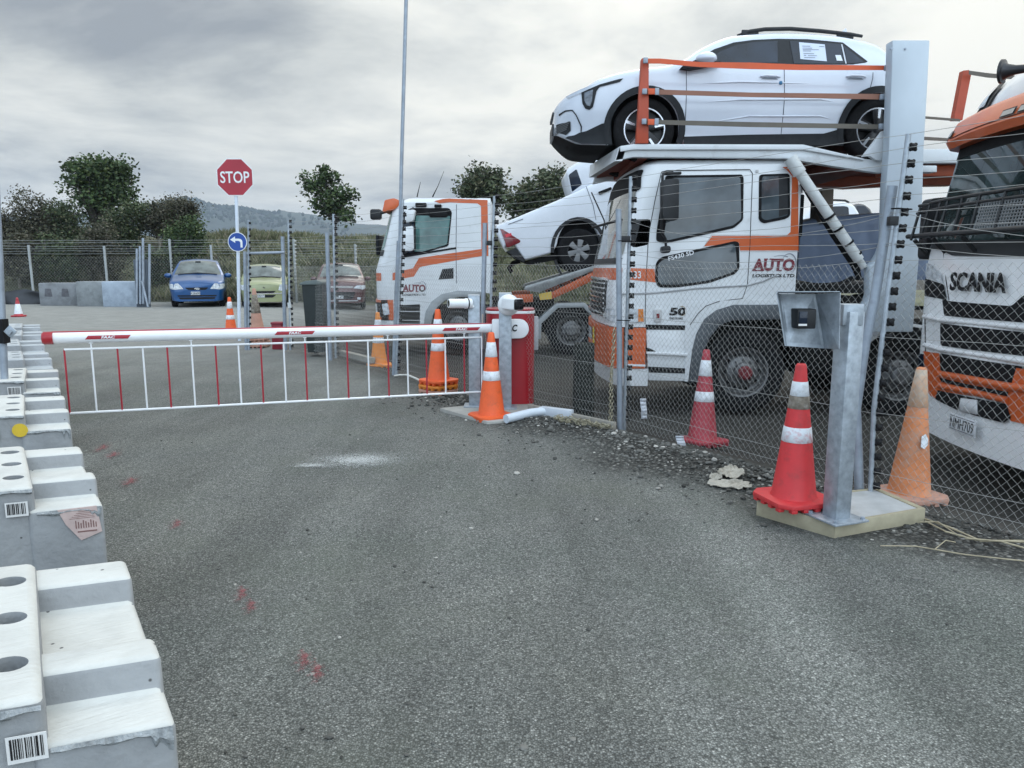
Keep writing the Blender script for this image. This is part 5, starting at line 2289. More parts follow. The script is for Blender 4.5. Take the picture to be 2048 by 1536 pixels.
    for i in range(5):
        z = A(1125, 252 + i * 3.4, 0).z
        for k in range(2):
            xa, xb = (fx0 + .005, A(1139 - i * 1.5, 260).x)
            pts = []
            for j in range(5):
                x = xa + (xb - xa) * j / 4
                zz = z + (.03 * j / 4)
                pts.append(Vector((x, cy - yS(x, zz) - .014, zz)))
        bb.tube(pts, .006, 5)
    bb.out('grille_bars', M('bar_grey', (.16, .17, .18), .4, .3), t)


top_suv()


# ------------------------------------------------------------ front-on parked cars
def front_car(name, label, px, py, D, wpx, paint, style):
    """small car facing the camera; local -x is forwards"""
    p = at(px, py, D)
    k = (wpx / F * D) / (2 * style['hw'])
    t = thing(name, label, 'car', (p.x, D, gz(p.x, D)), 'cars parked nose out along the bank', rotz=PI / 2 + style.get('yaw', 0))
    hw = style['hw']
    T = pch(style['top'])
    L = style['top'][-1][0]
    Bf = lambda x: style.get('clr', .20)
    zn = style['top'][0][1]
    W = pch([(0, hw * .80), (.06, hw * .88), (.2, hw * .955), (.5, hw), (L - .5, hw), (L, hw * .85)])
    r = style.get('wr', .30)
    wx = (style['wf'], style['wb'])
    ws = style['ws']
    b, yS, bot = carshell(0, L, T, Bf, W, lambda x: style['belt'], style.get('ins', .38), 0, [(q, r) for q in wx], r + .06, rt=style.get('rt', .09), crown=.05, ws=ws, step=.08)
    b.out('body', [paint, BLACK, glass('windscreen_glass', (.10, .115, .11), .08)], t, smooth=42)
    for q in wx:
        for s in (-1, 1):
            wheel(t, (q, s * (hw - .11), r), r, .19, r * .62, 'alloy6', s=s)
    fr = lambda y, z, o=.006: Vector((-o, y, z))

    def face(nm, pts, mat, par=t, o=.006, dep=.03, mirror=False, rnd=.0):
        ob = None
        for s in ((1, -1) if mirror else (1,)):
            q = [(y * s, z) for y, z in pts]
            if rnd:
                q = rp(q, rnd)
            bb = B()
            bb.prism(q, -o, dep - o, PX)
            ob = bb.out(nm, mat, par)
        return ob
    for nm, pts, mat, mir, rnd in style['face']:
        face(nm, pts, mat, mirror=mir, rnd=rnd, o=.012 if nm != 'number_plate' else .022)
    pz = style['plate']
    pl = [o for o in COL.objects if o.parent == t and o.name.startswith('number_plate')][-1]
    text(style['reg'], .27, .075, fx(Vector((-.025, .135 + style.get('px', 0), pz - .037)), (0, -1, 0), (0, 0, 1)), INK, pl, bold=.01)
    # head lamps wrap onto the wing: side pieces
    for s in (1, -1):
        bb = B()
        z0, z1 = style['lamp']
        q = [(.0, z0), (.30, z0 + .06), (.36, z1 - .01), (.0, z1 - .02)]
        bb.drape(q, lambda x, z: Vector((x, s * (yS(x, z) + .008), z)), sa=.06, sb=.06)
        bb.out('headlight_side', LENS, t, smooth=60)
        bb = B()
        c = Vector((ws[0] + .25, s * (hw + .10), style['belt'] + .04))
        bm = bmesh.new()
        bmesh.ops.create_uvsphere(bm, u_segments=12, v_segments=8, radius=1)
        for v in bm.verts:
            v.co = Vector((v.co.x * .08, v.co.y * .125, v.co.z * .085))
        bb.bm(bm, X=Matrix.Translation(c))
        bb.tube([c + Vector((0, -s * .08, -.03)), c + Vector((.03, -s * .2, -.07))], .03, 6)
        bb.out('door_mirror', paint, t, smooth=70)
        # side glass
        g0, g1 = style['glass']
        bb = B()
        bb.drape([(g0, style['belt'] + .03), (g1, style['belt'] + .03), (g1 - .25, style['belt'] + style['gh']), (ws[1] + .1, style['belt'] + style['gh'])], lambda x, z: Vector((x, s * (yS(x, z) + .006), z)), sa=.12, sb=.1)
        bb.out('side_glass', GLASS, t, smooth=60)
    # wiper line and mirror inside, strip of black below the screen
    bb = B()
    zc = T(ws[0]) + .045
    bb.tube([Vector((ws[0] - .01, -hw * .72, zc - .03)), Vector((ws[0] - .03, 0, zc + .018)), Vector((ws[0] - .01, hw * .72, zc - .03))], .025, 6)
    bb.out('wiper_cowl', BLKPL, t)
    bb = B()
    xm = ws[0] + (ws[1] - ws[0]) * .80
    bb.cbox((xm - .02, 0, T(xm) + .055), (.03, .17, .06), bev=.008)
    bb.out('inner_mirror', BLKPL, t)
    t.scale = (k, k, k)
    return t


BLUE = M('metallic_blue_paint', (.004, .066, .21), .3, .2, var=.06, coat=.8)
LIME = M('lime_paint', (.27, .29, .155), .35, var=.05, coat=.5)
MAROON = M('maroon_paint', (.072, .019, .021), .35, .15, var=.06, coat=.6)
PLATE = M('plate_white', (.62, .64, .66), .5)
GRILLE = M('grille_black', (.010, .011, .014), .55, spec=.2)
front_car('parked_hatchback', 'bright blue small hatchback with oval badge parked left of the stop sign', 396, 614, 27.3, 103, BLUE, dict(
    hw=.845, top=[(0, .76), (.10, .82), (.35, .89), (.75, .97), (1.0, 1.02), (1.10, 1.05), (1.45, 1.28), (1.80, 1.46), (2.1, 1.53), (2.7, 1.55), (3.3, 1.47), (3.6, 1.25), (3.9, .95)],
    belt=.98, ws=[1.08, 1.86], wf=.72, wb=3.2, wr=.30, lamp=(.58, .78), glass=(1.3, 3.3), gh=.42, ins=.42,
    plate=.46, reg='KSE600', px=.05, yaw=.34,
    face=[('headlight', [(.70, .58), (.66, .77), (.55, .785), (.40, .60)], LENS, True, .03),
          ('upper_grille', [(.36, .645), (-.36, .645), (-.26, .565), (.26, .565)], GRILLE, False, .03),
          ('lower_grille', [(.56, .33), (-.56, .33), (-.52, .27), (.52, .27)], GRILLE, False, .02),
          ('lower_intake', [(.60, .40), (-.60, .40), (-.58, .355), (.58, .355)], GRILLE, False, .02),
          ('badge', [(.09, .60), (.05, .64), (-.05, .64), (-.09, .60), (-.05, .565), (.05, .565)], CHROME, False, .02),
          ('number_plate', [(.19, .51), (-.09, .51), (-.09, .41), (.19, .41)], PLATE, False, .01)]))
front_car('parked_hatchback', 'pale lime green hatchback parked behind the open gate frame', 530, 619, 27.5, 90, LIME, dict(
    hw=.83, top=[(0, .80), (.10, .87), (.4, .94), (.8, 1.0), (.95, 1.04), (1.3, 1.28), (1.65, 1.47), (2.0, 1.53), (2.7, 1.55), (3.2, 1.48), (3.5, 1.25), (3.7, .95)],
    belt=1.0, ws=[.97, 1.7], wf=.70, wb=3.05, wr=.29, lamp=(.62, .84), glass=(1.2, 3.1), gh=.40, ins=.34,
    plate=.42, reg='EBJ472', px=.10, yaw=.29,
    face=[('headlight', [(.69, .60), (.66, .82), (.56, .84), (.50, .62)], LENS, True, .03),
          ('upper_grille', [(.42, .60), (-.42, .60), (-.32, .52), (.32, .52)], GRILLE, False, .03),
          ('chrome_bar', [(.70, .525), (-.70, .525), (-.70, .495), (.70, .495)], CHROME, False, 0),
          ('lower_grille', [(.40, .46), (-.42, .46), (-.30, .36), (.36, .36)], GRILLE, False, .03),
          ('badge', [(.05, .74), (.01, .76), (-.05, .71), (-.01, .69)], M('badge_dark', (.1, .1, .08), .3, .6), False, 0),
          ('number_plate', [(.26, .47), (-.02, .47), (-.02, .37), (.26, .37)], PLATE, False, .01)]))
front_car('parked_suv', 'maroon SUV with chrome grille bar parked behind the mesh and wheelie bin', 683, 621, 27.3, 98, MAROON, dict(
    hw=.90, top=[(0, .90), (.10, 1.0), (.45, 1.07), (.95, 1.13), (1.12, 1.17), (1.5, 1.42), (1.85, 1.62), (2.2, 1.68), (3.2, 1.69), (3.9, 1.62), (4.2, 1.3), (4.5, 1.05)],
    belt=1.08, ws=[1.12, 1.9], wf=.85, wb=3.5, wr=.35, lamp=(.74, .92), glass=(1.4, 4.0), gh=.46, ins=.36, clr=.26,
    plate=.47, reg='ESL473', px=.05, yaw=.21,
    face=[('headlight', [(.73, .76), (.72, .90), (.58, .90), (.44, .79)], LENS, True, .02),
          ('chrome_bar', [(.44, .88), (-.44, .88), (-.44, .80), (.44, .80)], CHROME, False, .02),
          ('lower_grille', [(.52, .66), (-.52, .66), (-.42, .40), (.42, .40)], GRILLE, False, .04),
          ('silver_lip', [(.62, .36), (-.62, .36), (-.58, .32), (.58, .32)], M('silver_lip', (.42, .43, .44), .35, .5), False, 0),
          ('fog_light', [(.70, .46), (.58, .46), (.58, .38), (.70, .38)], LENS, True, .02),
          ('number_plate', [(.19, .53), (-.09, .53), (-.09, .42), (.19, .42)], PLATE, False, .01)]))


# ------------------------------------------------------------ truck cabs
def lev(levels, z):
    if z <= levels[0][0]:
        return levels[0][1:]
    for a, c in zip(levels, levels[1:]):
        if z <= c[0]:
            f = (z - a[0]) / (c[0] - a[0])
            return tuple(p + (q - p) * f for p, q in zip(a[1:], c[1:]))
    return levels[-1][1:]


def cabfront(levels, cy, y, z, off=0.):
    xf, hw, r, bow = lev(levels, z)
    yl = y - cy
    a = hw - r
    if abs(yl) <= a:
        return Vector((xf + bow * (yl / a) ** 2 - off, y, z))
    s = 1 if yl > 0 else -1
    q = min(1, (abs(yl) - a) / r)
    ang = math.asin(q)
    rr = r + off
    return Vector((xf + bow + r - rr * math.cos(ang), cy + s * (a + rr * math.sin(ang)), z))


def cabloft(levels, cy, xr, n=9):
    b = B()
    rings = []
    for L_ in levels:
        z = L_[0]
        xf, hw, r, bow = L_[1:]
        a = hw - r
        pts = [(xr, cy - hw), ((xr + xf) / 2, cy - hw)]
        for i in range(7):
            g = PI / 2 * (1 - i / 6)
            pts.append((xf + bow + r - r * math.cos(g), cy - a - r * math.sin(g)))
        for i in range(1, n):
            y = -a + 2 * a * i / n
            pts.append((xf + bow * (y / a) ** 2, cy + y))
        for i in range(7):
            g = PI / 2 * i / 6
            pts.append((xf + bow + r - r * math.cos(g), cy + a + r * math.sin(g)))
        pts += [((xr + xf) / 2, cy + hw), (xr, cy + hw)]
        rings.append([(x, y, z) for x, y in pts])
    k = len(rings[0])
    vs = [p for rg in rings for p in rg]
    fs = [(j * k + i, j * k + (i + 1) % k, (j + 1) * k + (i + 1) % k, (j + 1) * k + i) for j in range(len(rings) - 1) for i in range(k)]
    fs.append(tuple(range(k))[::-1])
    fs.append(tuple((len(rings) - 1) * k + i for i in range(k)))
    b.add(vs, fs)
    return b


def fdrape(name, pts, levels, cy, mat, parent, off=.006, sa=.08, sb=.12, rnd=0., dep=0.):
    """(y, z) outline laid on the curved front of a cab"""
    q = rp(pts, rnd) if rnd else pts
    b = B()
    b.drape(q, lambda y, z: cabfront(levels, cy, y, z, off), sa=sa, sb=sb)
    o = b.out(name, mat, parent, smooth=50, fix=False)
    if dep:
        m = o.modifiers.new('t', 'SOLIDIFY')
        m.thickness = dep
        m.offset = 0
    return o


def big_mirror(parent, pts, D, mat=None, name='mirror', d=.09):
    q = rp(SP(pts, D), .04)
    b = B()
    b.prism(q, D - d, D + d, PY, bev=.02)
    return b.out(name, mat or BLKPL, parent)


def auto_logo(parent, x0, x1, y0, y1, D, sub=True):
    a, c = at(x0, y1, D), at(x1, y0, D)
    w, h = c.x - a.x, c.z - a.z
    LR = M('logo_maroon', (.17, .022, .035), .5, var=.25, vs=30)
    text('AUTO', w, h, fx(Vector((a.x, D - .004, a.z)), (1, 0, 0), (0, 0, 1)), LR, parent, bold=.045, shear=.06)
    # serifs
    b = B()
    for f0, f1 in ((.0, .13), (.14, .28), (.27, .36), (.40, .50), (.58, .70)):
        for zz in ((0,) if f0 in (.0, .14, .58) else (1,)):
            b.box((a.x + w * f0, D - .0055, a.z + zz * (h - h * .09)), (a.x + w * f1, D - .002, a.z + zz * (h - h * .09) + h * .09))
    b.out('serifs', LR, parent)
    b = B()
    cx, cz = a.x + w * .86, a.z + h * .62
    pts = [Vector((cx + math.cos(t) * w * .17 - .0, D - .003, cz + math.sin(t) * h * .78)) for t in [R(-70 + 12 * i) for i in range(19)]]
    b.tube(pts, [.002 + .005 * math.sin(PI * i / 18) for i in range(19)], 6)
    b.tube([Vector((a.x + w * (.50 + .03 * i), D - .003, a.z + h * (1.16 + .10 * math.sin(i * .3)))) for i in range(12)], [.002 + .003 * i / 11 for i in range(12)], 6)
    b.out('swoosh', M('logo_grey', (.30, .31, .35), .5), parent)
    if sub:
        a2 = at(x0, y1 + (y1 - y0) * .50, D)
        text('LOGISTICS LTD', w, h * .27, fx(Vector((a2.x, D - .004, a2.z)), (1, 0, 0), (0, 0, 1)), INK, parent, bold=.03, shear=.15)


# ------------------------------------------------------------ car carrier in the middle
def carrier_mid():
    D = 8.8
    cy = 10.02
    hw = 1.22
    S = lambda x, y, d=0: at(x, y, D + d)
    t = thing('car_carrier', 'white and orange car carrier truck with raised top deck, nearest behind the fence', 'truck', (2.4, cy, -.2))
    xr = S(1598, 450).x
    lv = [(1.06, 1.10, hw, .17, .07), (1.25, 1.10, hw, .17, .07), (1.60, 1.13, hw, .17, .07), (2.60, 1.36, hw, .17, .07), (2.71, 1.41, hw - .02, .19, .07), (2.765, 1.50, hw - .09, .22, .06)]
    cab = cabloft(lv, cy, xr).out('cab', WHITE2, t, smooth=35)
    lo = [(.86, 1.10, hw, .17, .07), (1.06, 1.10, hw, .17, .07)]
    cabloft(lo, cy, S(1379, 650).x).out('lower_front', WHITE2, t, smooth=35)
    # arch of white round the wheel
    panel('arch_panel', [(1370, 604), (1432, 601), (1497, 600), (1598, 600), (1598, 611), (1467, 609), (1432, 620), (1408, 638), (1392, 668), (1384, 700), (1376, 763), (1370, 763)], D, WHITE2, t, .006, .25)
    panel('fender', [(1384, 702), (1392, 670), (1408, 638), (1432, 620), (1467, 609), (1600, 609), (1600, 638), (1467, 640), (1440, 649), (1418, 676), (1408, 702), (1402, 764), (1378, 764)], D, M('fender_grey', (.075, .085, .095), .55, var=.15, dirt=(.14, .13, .12), da=.15), t, .03, .6, bev=.01)
    # orange band up the back of the cab, stepping to the door
    panel('orange_band', [(1424, 472), (1572, 472), (1581, 464), (1584, 352), (1576, 342), (1566, 334), (1596, 334), (1597, 501), (1480, 501), (1478, 485), (1408, 493)], D, ORANGE, cab, .003, .02)
    panel('orange_band', [(1262, 536), (1309, 538), (1311, 565), (1258, 559)], D, ORANGE, cab, .003, .02)
    fdrape('orange_band', [(cy - hw + .15, S(1258, 536).z), (cy - hw + .02, S(1258, 536).z), (cy - hw + .02, S(1258, 560).z), (cy - hw + .15, S(1258, 560).z)], lv, cy, ORANGE, cab, .004, .03)
    fdrape('orange_band', [(cy - hw + .1, S(1230, 536).z), (cy + hw - .1, S(1230, 536).z), (cy + hw - .1, S(1230, 560).z), (cy - hw + .1, S(1230, 560).z)], lv, cy, ORANGE, cab, .004)
    pin = M('pinstripe', (.55, .52, .5), .5)
    for pts in ([(1407, 494), (1423, 470), (1574, 470)], [(1481, 503), (1598, 503)]):
        groove('pinstripe', pts, D, cab, .004, pin)
    # door glass and frames
    wf = panel('door_window_frame', [(1331, 351), (1484, 349), (1487, 356), (1486, 440), (1468, 456), (1330, 487), (1312, 482), (1313, 462)], D, BLACK, cab, .008, .03, .03)
    CG = glass('cab_side_glass', (.06, .075, .085), .04)
    panel('door_glass', [(1345, 356), (1480, 354), (1482, 438), (1466, 451), (1334, 481), (1327, 476)], D, CG, wf, .013, .02, .03)
    wf = panel('rear_window_frame', [(1518, 349), (1579, 347), (1580, 432), (1571, 438), (1526, 447), (1517, 440)], D, BLACK, cab, .008, .03, .04)
    panel('rear_glass', [(1523, 353), (1574, 352), (1575, 430), (1568, 433), (1530, 441), (1522, 436)], D, CG, wf, .013, .02, .03)
    panel('rear_blind', [(1557, 353), (1574, 352), (1575, 428), (1557, 434)], D, BLKPL, wf, .0145, .01)
    lw = panel('lower_window_frame', [(1322, 514), (1470, 482), (1478, 485), (1479, 537), (1470, 548), (1418, 566), (1352, 575), (1317, 575), (1310, 563), (1311, 526)], D, BLACK, cab, .006, .03, .05)
    panel('lower_glass', [(1326, 519), (1470, 487), (1474, 536), (1464, 545), (1416, 561), (1352, 570), (1320, 569), (1315, 560), (1316, 528)], D, CG, lw, .011, .02, .05)
    q = S(1337, 522)
    text('FS430 SD', .30, .05, fx(Vector((q.x, D - .014, q.z)), (1, 0, .26), (-.2, 0, 1)), WHITE, lw, bold=.01)
    for pts in ([(1323, 344), (1310, 400), (1297, 470), (1292, 560), (1290, 648)], [(1334, 341), (1500, 339), (1505, 347), (1500, 488), (1495, 569), (1485, 597), (1440, 602)], [(1323, 344), (1334, 341)]):
        groove('shut_line', pts, D, cab)
    groove('crease', [(1243, 588), (1300, 587), (1392, 577), (1494, 571), (1526, 563), (1553, 550)], D, cab, .012, M('crease_grey', (.36, .37, .38), .5))
    groove('shut_line', [(1440, 602), (1412, 612), (1397, 626), (1380, 650)], D - .006, cab)
    b = B()
    b.cbox(S(1514, 342, -.002), (.03, .012, .03), bev=.003)
    b.out('side_lamp', M('clear_lamp', (.5, .5, .5), .3), cab)
    auto_logo(cab, 1504, 1590, 517, 542, D)
    q, e = S(1338, 631), S(1372, 615)
    text('50', e.x - q.x, e.z - q.z, fx(Vector((q.x, D - .004, q.z)), (1, 0, 0), (.12, 0, 1)), INK, cab, bold=.05)
    text('YEARS OF HAUL', .165, .026, fx(Vector((q.x, D - .004, q.z - .045)), (1, 0, 0), (0, 0, 1)), INK, cab, bold=.02)
    b = B()
    c = S(1362, 622)
    b.tube([Vector((c.x + .062 * math.cos(a), D - .003, c.z + .055 * math.sin(a))) for a in [R(-80 + 20 * i) for i in range(10)]], .004, 5)
    b.out('gold_ring', M('gold_print', (.35, .24, .08), .4), cab)
    text('133', .12, .085, fx(Vector((S(1261, 557).x, D - .010, S(1261, 557).z)), (1, 0, 0), (0, 0, 1)), WHITE, cab, bold=.015)
    ml = panel('marker_lamp', [(1307, 618), (1323, 618), (1323, 644), (1308, 644)], D, M('clear_lamp', (.5, .5, .5), .3), t, .025, .03, .03, .008)
    panel('red_reflector', [(1312, 627), (1318, 627), (1318, 636), (1312, 636)], D, REDL, ml, .028, .02)
    hl = panel('headlight', [(1255, 617), (1286, 617), (1287, 644), (1256, 644)], D, LENS, t, .014, .03, .02)
    panel('indicator', [(1276, 618), (1286, 618), (1287, 643), (1276, 643)], D, AMBER, hl, .018, .03)
    fdrape('headlight', [(cy - hw + .06, S(1240, 618).z), (cy - hw + .40, S(1240, 620).z), (cy - hw + .40, S(1240, 642).z), (cy - hw + .06, S(1240, 644).z)], lo, cy, LENS, t, .008, .03)
    # windscreen and grille on the front
    fdrape('windscreen', [(cy - hw + .03, 1.66), (cy + hw - .03, 1.66), (cy + hw - .06, 2.58), (cy - hw + .06, 2.58)], lv, cy, glass('cab_screen', (.16, .165, .15), .06), cab, .008, .05, .15, .08)
    fdrape('screen_top_band', [(cy - hw + .02, 2.42), (cy + hw - .02, 2.42), (cy + hw - .05, 2.66), (cy - hw + .05, 2.66)], lv, cy, BLACK, cab, .012, .05, .1, .04)
    fdrape('wiper_panel', [(cy - hw + .05, 1.585), (cy + hw - .05, 1.585), (cy + hw - .03, 1.66), (cy - hw + .03, 1.66)], lv, cy, BLKPL, cab, .006, .05)
    gr = fdrape('grille', [(cy - .85, 1.0), (cy + .95, 1.0), (cy + .95, 1.40), (cy - .85, 1.40)], lv, cy, GRILLE, cab, .006, .08, .1, .06)
    b = B()
    for z in (1.06, 1.12, 1.18, 1.24, 1.30, 1.36):
        b.tube([cabfront(lv, cy, cy + y, z, .02) for y in (-.8, -.4, 0, .4, .9)], .013, 6)
    b.tube([cabfront(lv, cy, cy + y, 1.41, .02) for y in (-.9, -.4, 0, .4, 1.0)], .02, 6)
    b.tube([cabfront(lv, cy, cy + y, .98, .02) for y in (-.9, -.4, 0, .4, 1.0)], .03, 6)
    b.out('grille_bars', CHROME, gr)
    # bumper
    bp = [(.37, 1.06, hw + .01, .2, .09), (.85, 1.05, hw + .01, .2, .09)]
    bo = cabloft(bp, cy, S(1291, 690).x).out('bumper', ORANGE, t, smooth=35)
    bl_ = [(.16, 1.12, hw - .0, .2, .09), (.365, 1.08, hw + .005, .2, .09)]
    cabloft(bl_, cy, S(1296, 740).x).out('bumper_skirt', WHITE2, t, smooth=35)
    fdrape('fog_light', [(cy - .2, .62), (cy + .25, .62), (cy + .25, .78), (cy - .2, .78)], bp, cy, LENS, bo, .01, .08)
    fdrape('yellow_sticker', [(cy - .42, .56), (cy - .30, .56), (cy - .30, .80), (cy - .42, .80)], bp, cy, YEL, bo, .012, .08)
    panel('white_edge', [(1256, 728), (1291, 729), (1291, 733), (1256, 732)], D - .012, WHITE, bo, .004)
    # steps
    sp = panel('step_panel', [(1292, 656), (1378, 658), (1376, 763), (1297, 761)], D, WHITE2, t, -.004, .5, 0, .012)
    panel('step_slot', [(1291, 649), (1379, 651), (1376, 660), (1291, 659)], D, BLACK, t, .002, .3)
    panel('step_slot', [(1296, 733), (1376, 737), (1376, 747), (1298, 745)], D, BLACK, sp, .001, .06)
    panel('step_slot', [(1292, 696), (1298, 696), (1312, 703), (1295, 703)], D, BLACK, sp, .001, .06)
    panel('step_ledge', [(1292, 703), (1374, 707), (1374, 712), (1292, 708)], D, WHITE2, sp, .03, .08, 0, .006)
    # mirrors
    m1 = big_mirror(t, [(1322, 361), (1355, 358), (1354, 438), (1350, 441), (1324, 441)], D - .22)
    b = B()
    b.tube([S(1345, 344, .02), S(1330, 345, -.2), S(1325, 352, -.24), S(1324, 440, -.24), S(1322, 462, -.2), S(1331, 478, -.12), S(1332, 494, -.1)], .016, 8)
    b.tube([S(1326, 348, -.2), S(1361, 346, .0)], .016, 8)
    b.out('mirror_arm', BLKPL, m1)
    big_mirror(t, [(1321, 493), (1340, 491), (1340, 506), (1322, 507)], D - .12, d=.05)
    m2 = big_mirror(t, [(1263, 440), (1300, 438), (1296, 490), (1268, 496), (1260, 492)], D + .06, d=.06)
    b = B()
    b.tube([S(1185, 455, .9), S(1240, 440, .3), S(1264, 439, .05)], .016, 8)
    b.tube([S(1183, 385, 1.6), S(1208, 440, 1.3), S(1212, 460, 1.2), S(1218, 490, 1.1)], .009, 8)
    b.out('mirror_arm', BLKPL, m2)
    # chassis, wheels
    b = B()
    b.box((1.5, cy - .45, .35), (9.5, cy + .45, .85), bev=.02)
    b.box((1.5, cy - 1.0, .62), (3.4, cy + 1.0, 1.06))
    b.box((S(1600, 700).x, D + .12, .28), (S(1700, 700).x, D + .7, .98), bev=.04)
    b.box((3.4, cy - .6, .9), (4.3, cy + .6, 1.2), bev=.03)
    b.out('chassis', DARK, t)
    wy = D + .20
    for x, y in ((1487, 748),):
        c = S(x, y, .05)
        wheel(t, (c.x, wy, c.z + .02), .50, .30, .305, 'steel')
        wheel(t, (c.x, cy + hw - .2, c.z + .02), .50, .30, .305, 'steel', s=1)
        b = B()
        b.lathe([(.085, 0), (.085, .05), (.06, .07), (0, .07)], 14, X=Matrix.Translation((c.x, wy - .18, c.z + .02)) @ Matrix.Rotation(PI / 2, 4, 'X'))
        b.out('hub_cap', M('red_hub', (.16, .02, .025), .6, dirt=(.05, .03, .03), da=.3), t)
    c = S(1801, 752, .05)
    for dx in (0, 1.35):
        wheel(t, (c.x + dx, wy, c.z), .50, .30, .305, 'steel')
        wheel(t, (c.x + dx, cy + hw - .2, c.z), .50, .30, .305, 'steel', s=1)
    b = B()
    pts = [S(1727, 720, -.02)] + [Vector((c.x + .60 * math.cos(a), D + .0, c.z + .60 * math.sin(a))) for a in [R(165 - 15 * i) for i in range(11)]]
    for i in range(len(pts) - 1):
        p, q = pts[i], pts[i + 1]
        b.add([p + Vector((0, -.05, 0)), q + Vector((0, -.05, 0)), q + Vector((0, .55, 0)), p + Vector((0, .55, 0)),
               p + Vector((0, -.05, .035)), q + Vector((0, -.05, .035)), q + Vector((0, .55, .035)), p + Vector((0, .55, .035))],
              [(0, 1, 5, 4), (1, 2, 6, 5), (4, 5, 6, 7), (3, 2, 1, 0), (3, 7, 6, 2), (0, 4, 7, 3)])
    b.out('mudguard', WHITE2, t, smooth=60)
    # lifting mast with a flared foot
    MD = 8.5
    STEEL = M('mast_paint', (.44, .50, .55), .42, var=.06, vs=1.5, dirt=(.36, .39, .41), da=.12, ds=3, coat=.25)
    q = SP([(1785, 80), (1860, 80), (1856, 160), (1848, 300), (1845, 404), (1839, 508), (1826, 664), (1698, 664), (1690, 645), (1690, 624), (1722, 620), (1734, 605), (1739, 590), (1739, 532), (1751, 523), (1762, 505), (1769, 482), (1772, 378), (1778, 300), (1784, 130)], MD)
    b = B()
    b.prism(q, MD, MD + .15, PY, bev=.012)
    mast = b.out('mast', STEEL, t)
    b = B()
    for x in (1782, 1810):
        b.lathe([(.012, 0), (.012, .01), (0, .012)], 8, X=Matrix.Translation(at(x, 98, MD)) @ Matrix.Rotation(PI / 2, 4, 'X'))
    b.out('mast_bolt', GALV2, mast)
    panel('mast_slot', [(1714, 648), (1726, 648), (1727, 680), (1712, 680)], MD, BLACK, mast, .003)
    # top deck
    DK = 8.78
    FARD = 11.25
    WH = M('deck_white', (.62, .65, .67), .45, var=.08, vs=2, dirt=(.25, .22, .19), da=.14, ds=3)
    RO = M('deck_underside_red', (.20, .035, .014), .65, var=.25, vs=2, dirt=(.05, .03, .02), da=.25, ds=2)
    rail = SP([(1239, 293), (1267, 288), (1604, 289), (1725, 317), (1766, 322), (1766, 346), (1751, 345), (1671, 333), (1572, 317), (1500, 316), (1267, 314), (1230, 322)], DK)
    dk = None
    for (a, c) in ((DK, DK + .10), (FARD - .10, FARD)):
        b = B()
        b.prism(rail, a, c, PY, bev=.006)
        dk = b.out('deck_rail', WH, t)
    b = B()
    q = SP([(1240, 293), (1267, 289), (1604, 290), (1725, 318), (1725, 321), (1604, 300), (1267, 300), (1240, 304)], DK)
    b.prism(q, DK - .035, DK + .01, PY, bev=.003)
    b.out('rail_flange', WH, t)
    b = B()
    u = SP([(1240, 301), (1267, 297), (1604, 298), (1735, 326), (1766, 330), (1766, 334), (1735, 331), (1604, 304), (1267, 303), (1240, 307)], DK)
    b.prism(u, DK + .09, FARD - .09, PY)
    b.out('deck_floor', RO, t)
    b = B()
    for x in (1290, 1370, 1450, 1530, 1600, 1680):
        p = S(x, 312 if x < 1601 else 330)
        b.box((p.x - .04, DK + .1, p.z - .02), (p.x + .04, FARD - .1, p.z + .09))
    b.out('cross_beam', RO, t)
    # front edge of the deck
    p, q = at(1239, 293, DK), at(1230, 322, DK)
    p2, q2 = at(1180, 331, FARD), at(1178, 355, FARD)
    b = B()
    o = Vector((.08, 0, 0))
    b.add([p, q, q2, p2, p + o, q + o, q2 + o, p2 + o], [(0, 1, 2, 3), (7, 6, 5, 4), (0, 4, 5, 1), (1, 5, 6, 2), (2, 6, 7, 3), (3, 7, 4, 0)])
    b.out('deck_nose', WH, t, smooth=0)
    # orange longitudinal beams beyond and behind
    OB = M('beam_orange', (.36, .065, .018), .5, var=.15, dirt=(.10, .03, .015), da=.2)
    b = B()
    b.prism(SP([(1598, 336), (1770, 342), (1900, 345), (1900, 372), (1765, 374), (1690, 378), (1622, 373), (1598, 366)], 10.9), 10.7, 11.0, PY, bev=.01)
    b.out('deck_beam', OB, t)
    b = B()
    b.prism(SP([(1766, 330), (2010, 330), (2010, 352), (1766, 352)], 9.2), 9.2, 9.4, PY, bev=.01)
    b.out('deck_beam', OB, t)
    b = B()
    b.prism(SP([(1766, 300), (1990, 297), (1990, 326), (1766, 326)], 9.0), 8.98, 9.10, PY, bev=.01)
    b.prism(SP([(1840, 331), (1874, 331), (1874, 344), (1840, 344)], 8.9), 8.9, 9.05, PY, bev=.006)
    b.out('rear_deck_rail', WH, t)
    b = B()
    b.box((at(1766, 320, 9.0).x, 9.1, at(1766, 318, 9.0).z), (7.6, 11.2, at(1766, 312, 9.0).z))
    b.out('rear_deck_floor', RO, t)
    # bracket between deck and mast
    panel('mast_bracket', [(1726, 313), (1765, 262), (1768, 262), (1768, 322), (1752, 320), (1740, 312)], DK - .06, WH, t, .0, .06, 0, .004)
    # diagonal strut
    b = B()
    b.tube([S(1580, 316, -.1), S(1600, 347, -.12)], .075, 14)
    b.tube([S(1597, 342, -.12), S(1718, 520, -.2)], .058, 16)
    b.tube([S(1716, 516, -.2), S(1728, 535, -.2)], .04, 12)
    st = b.out('lift_strut', M('strut_white', (.55, .57, .56), .45, var=.1, dirt=(.25, .22, .18), da=.2, ds=5), t, smooth=40)
    b = B()
    b.tube([S(1604, 366, -.02), S(1640, 420, -.02), S(1672, 470, -.02), S(1710, 530, -.04), S(1718, 556, -.04)], [.03, .05, .06, .05, .03], 10)
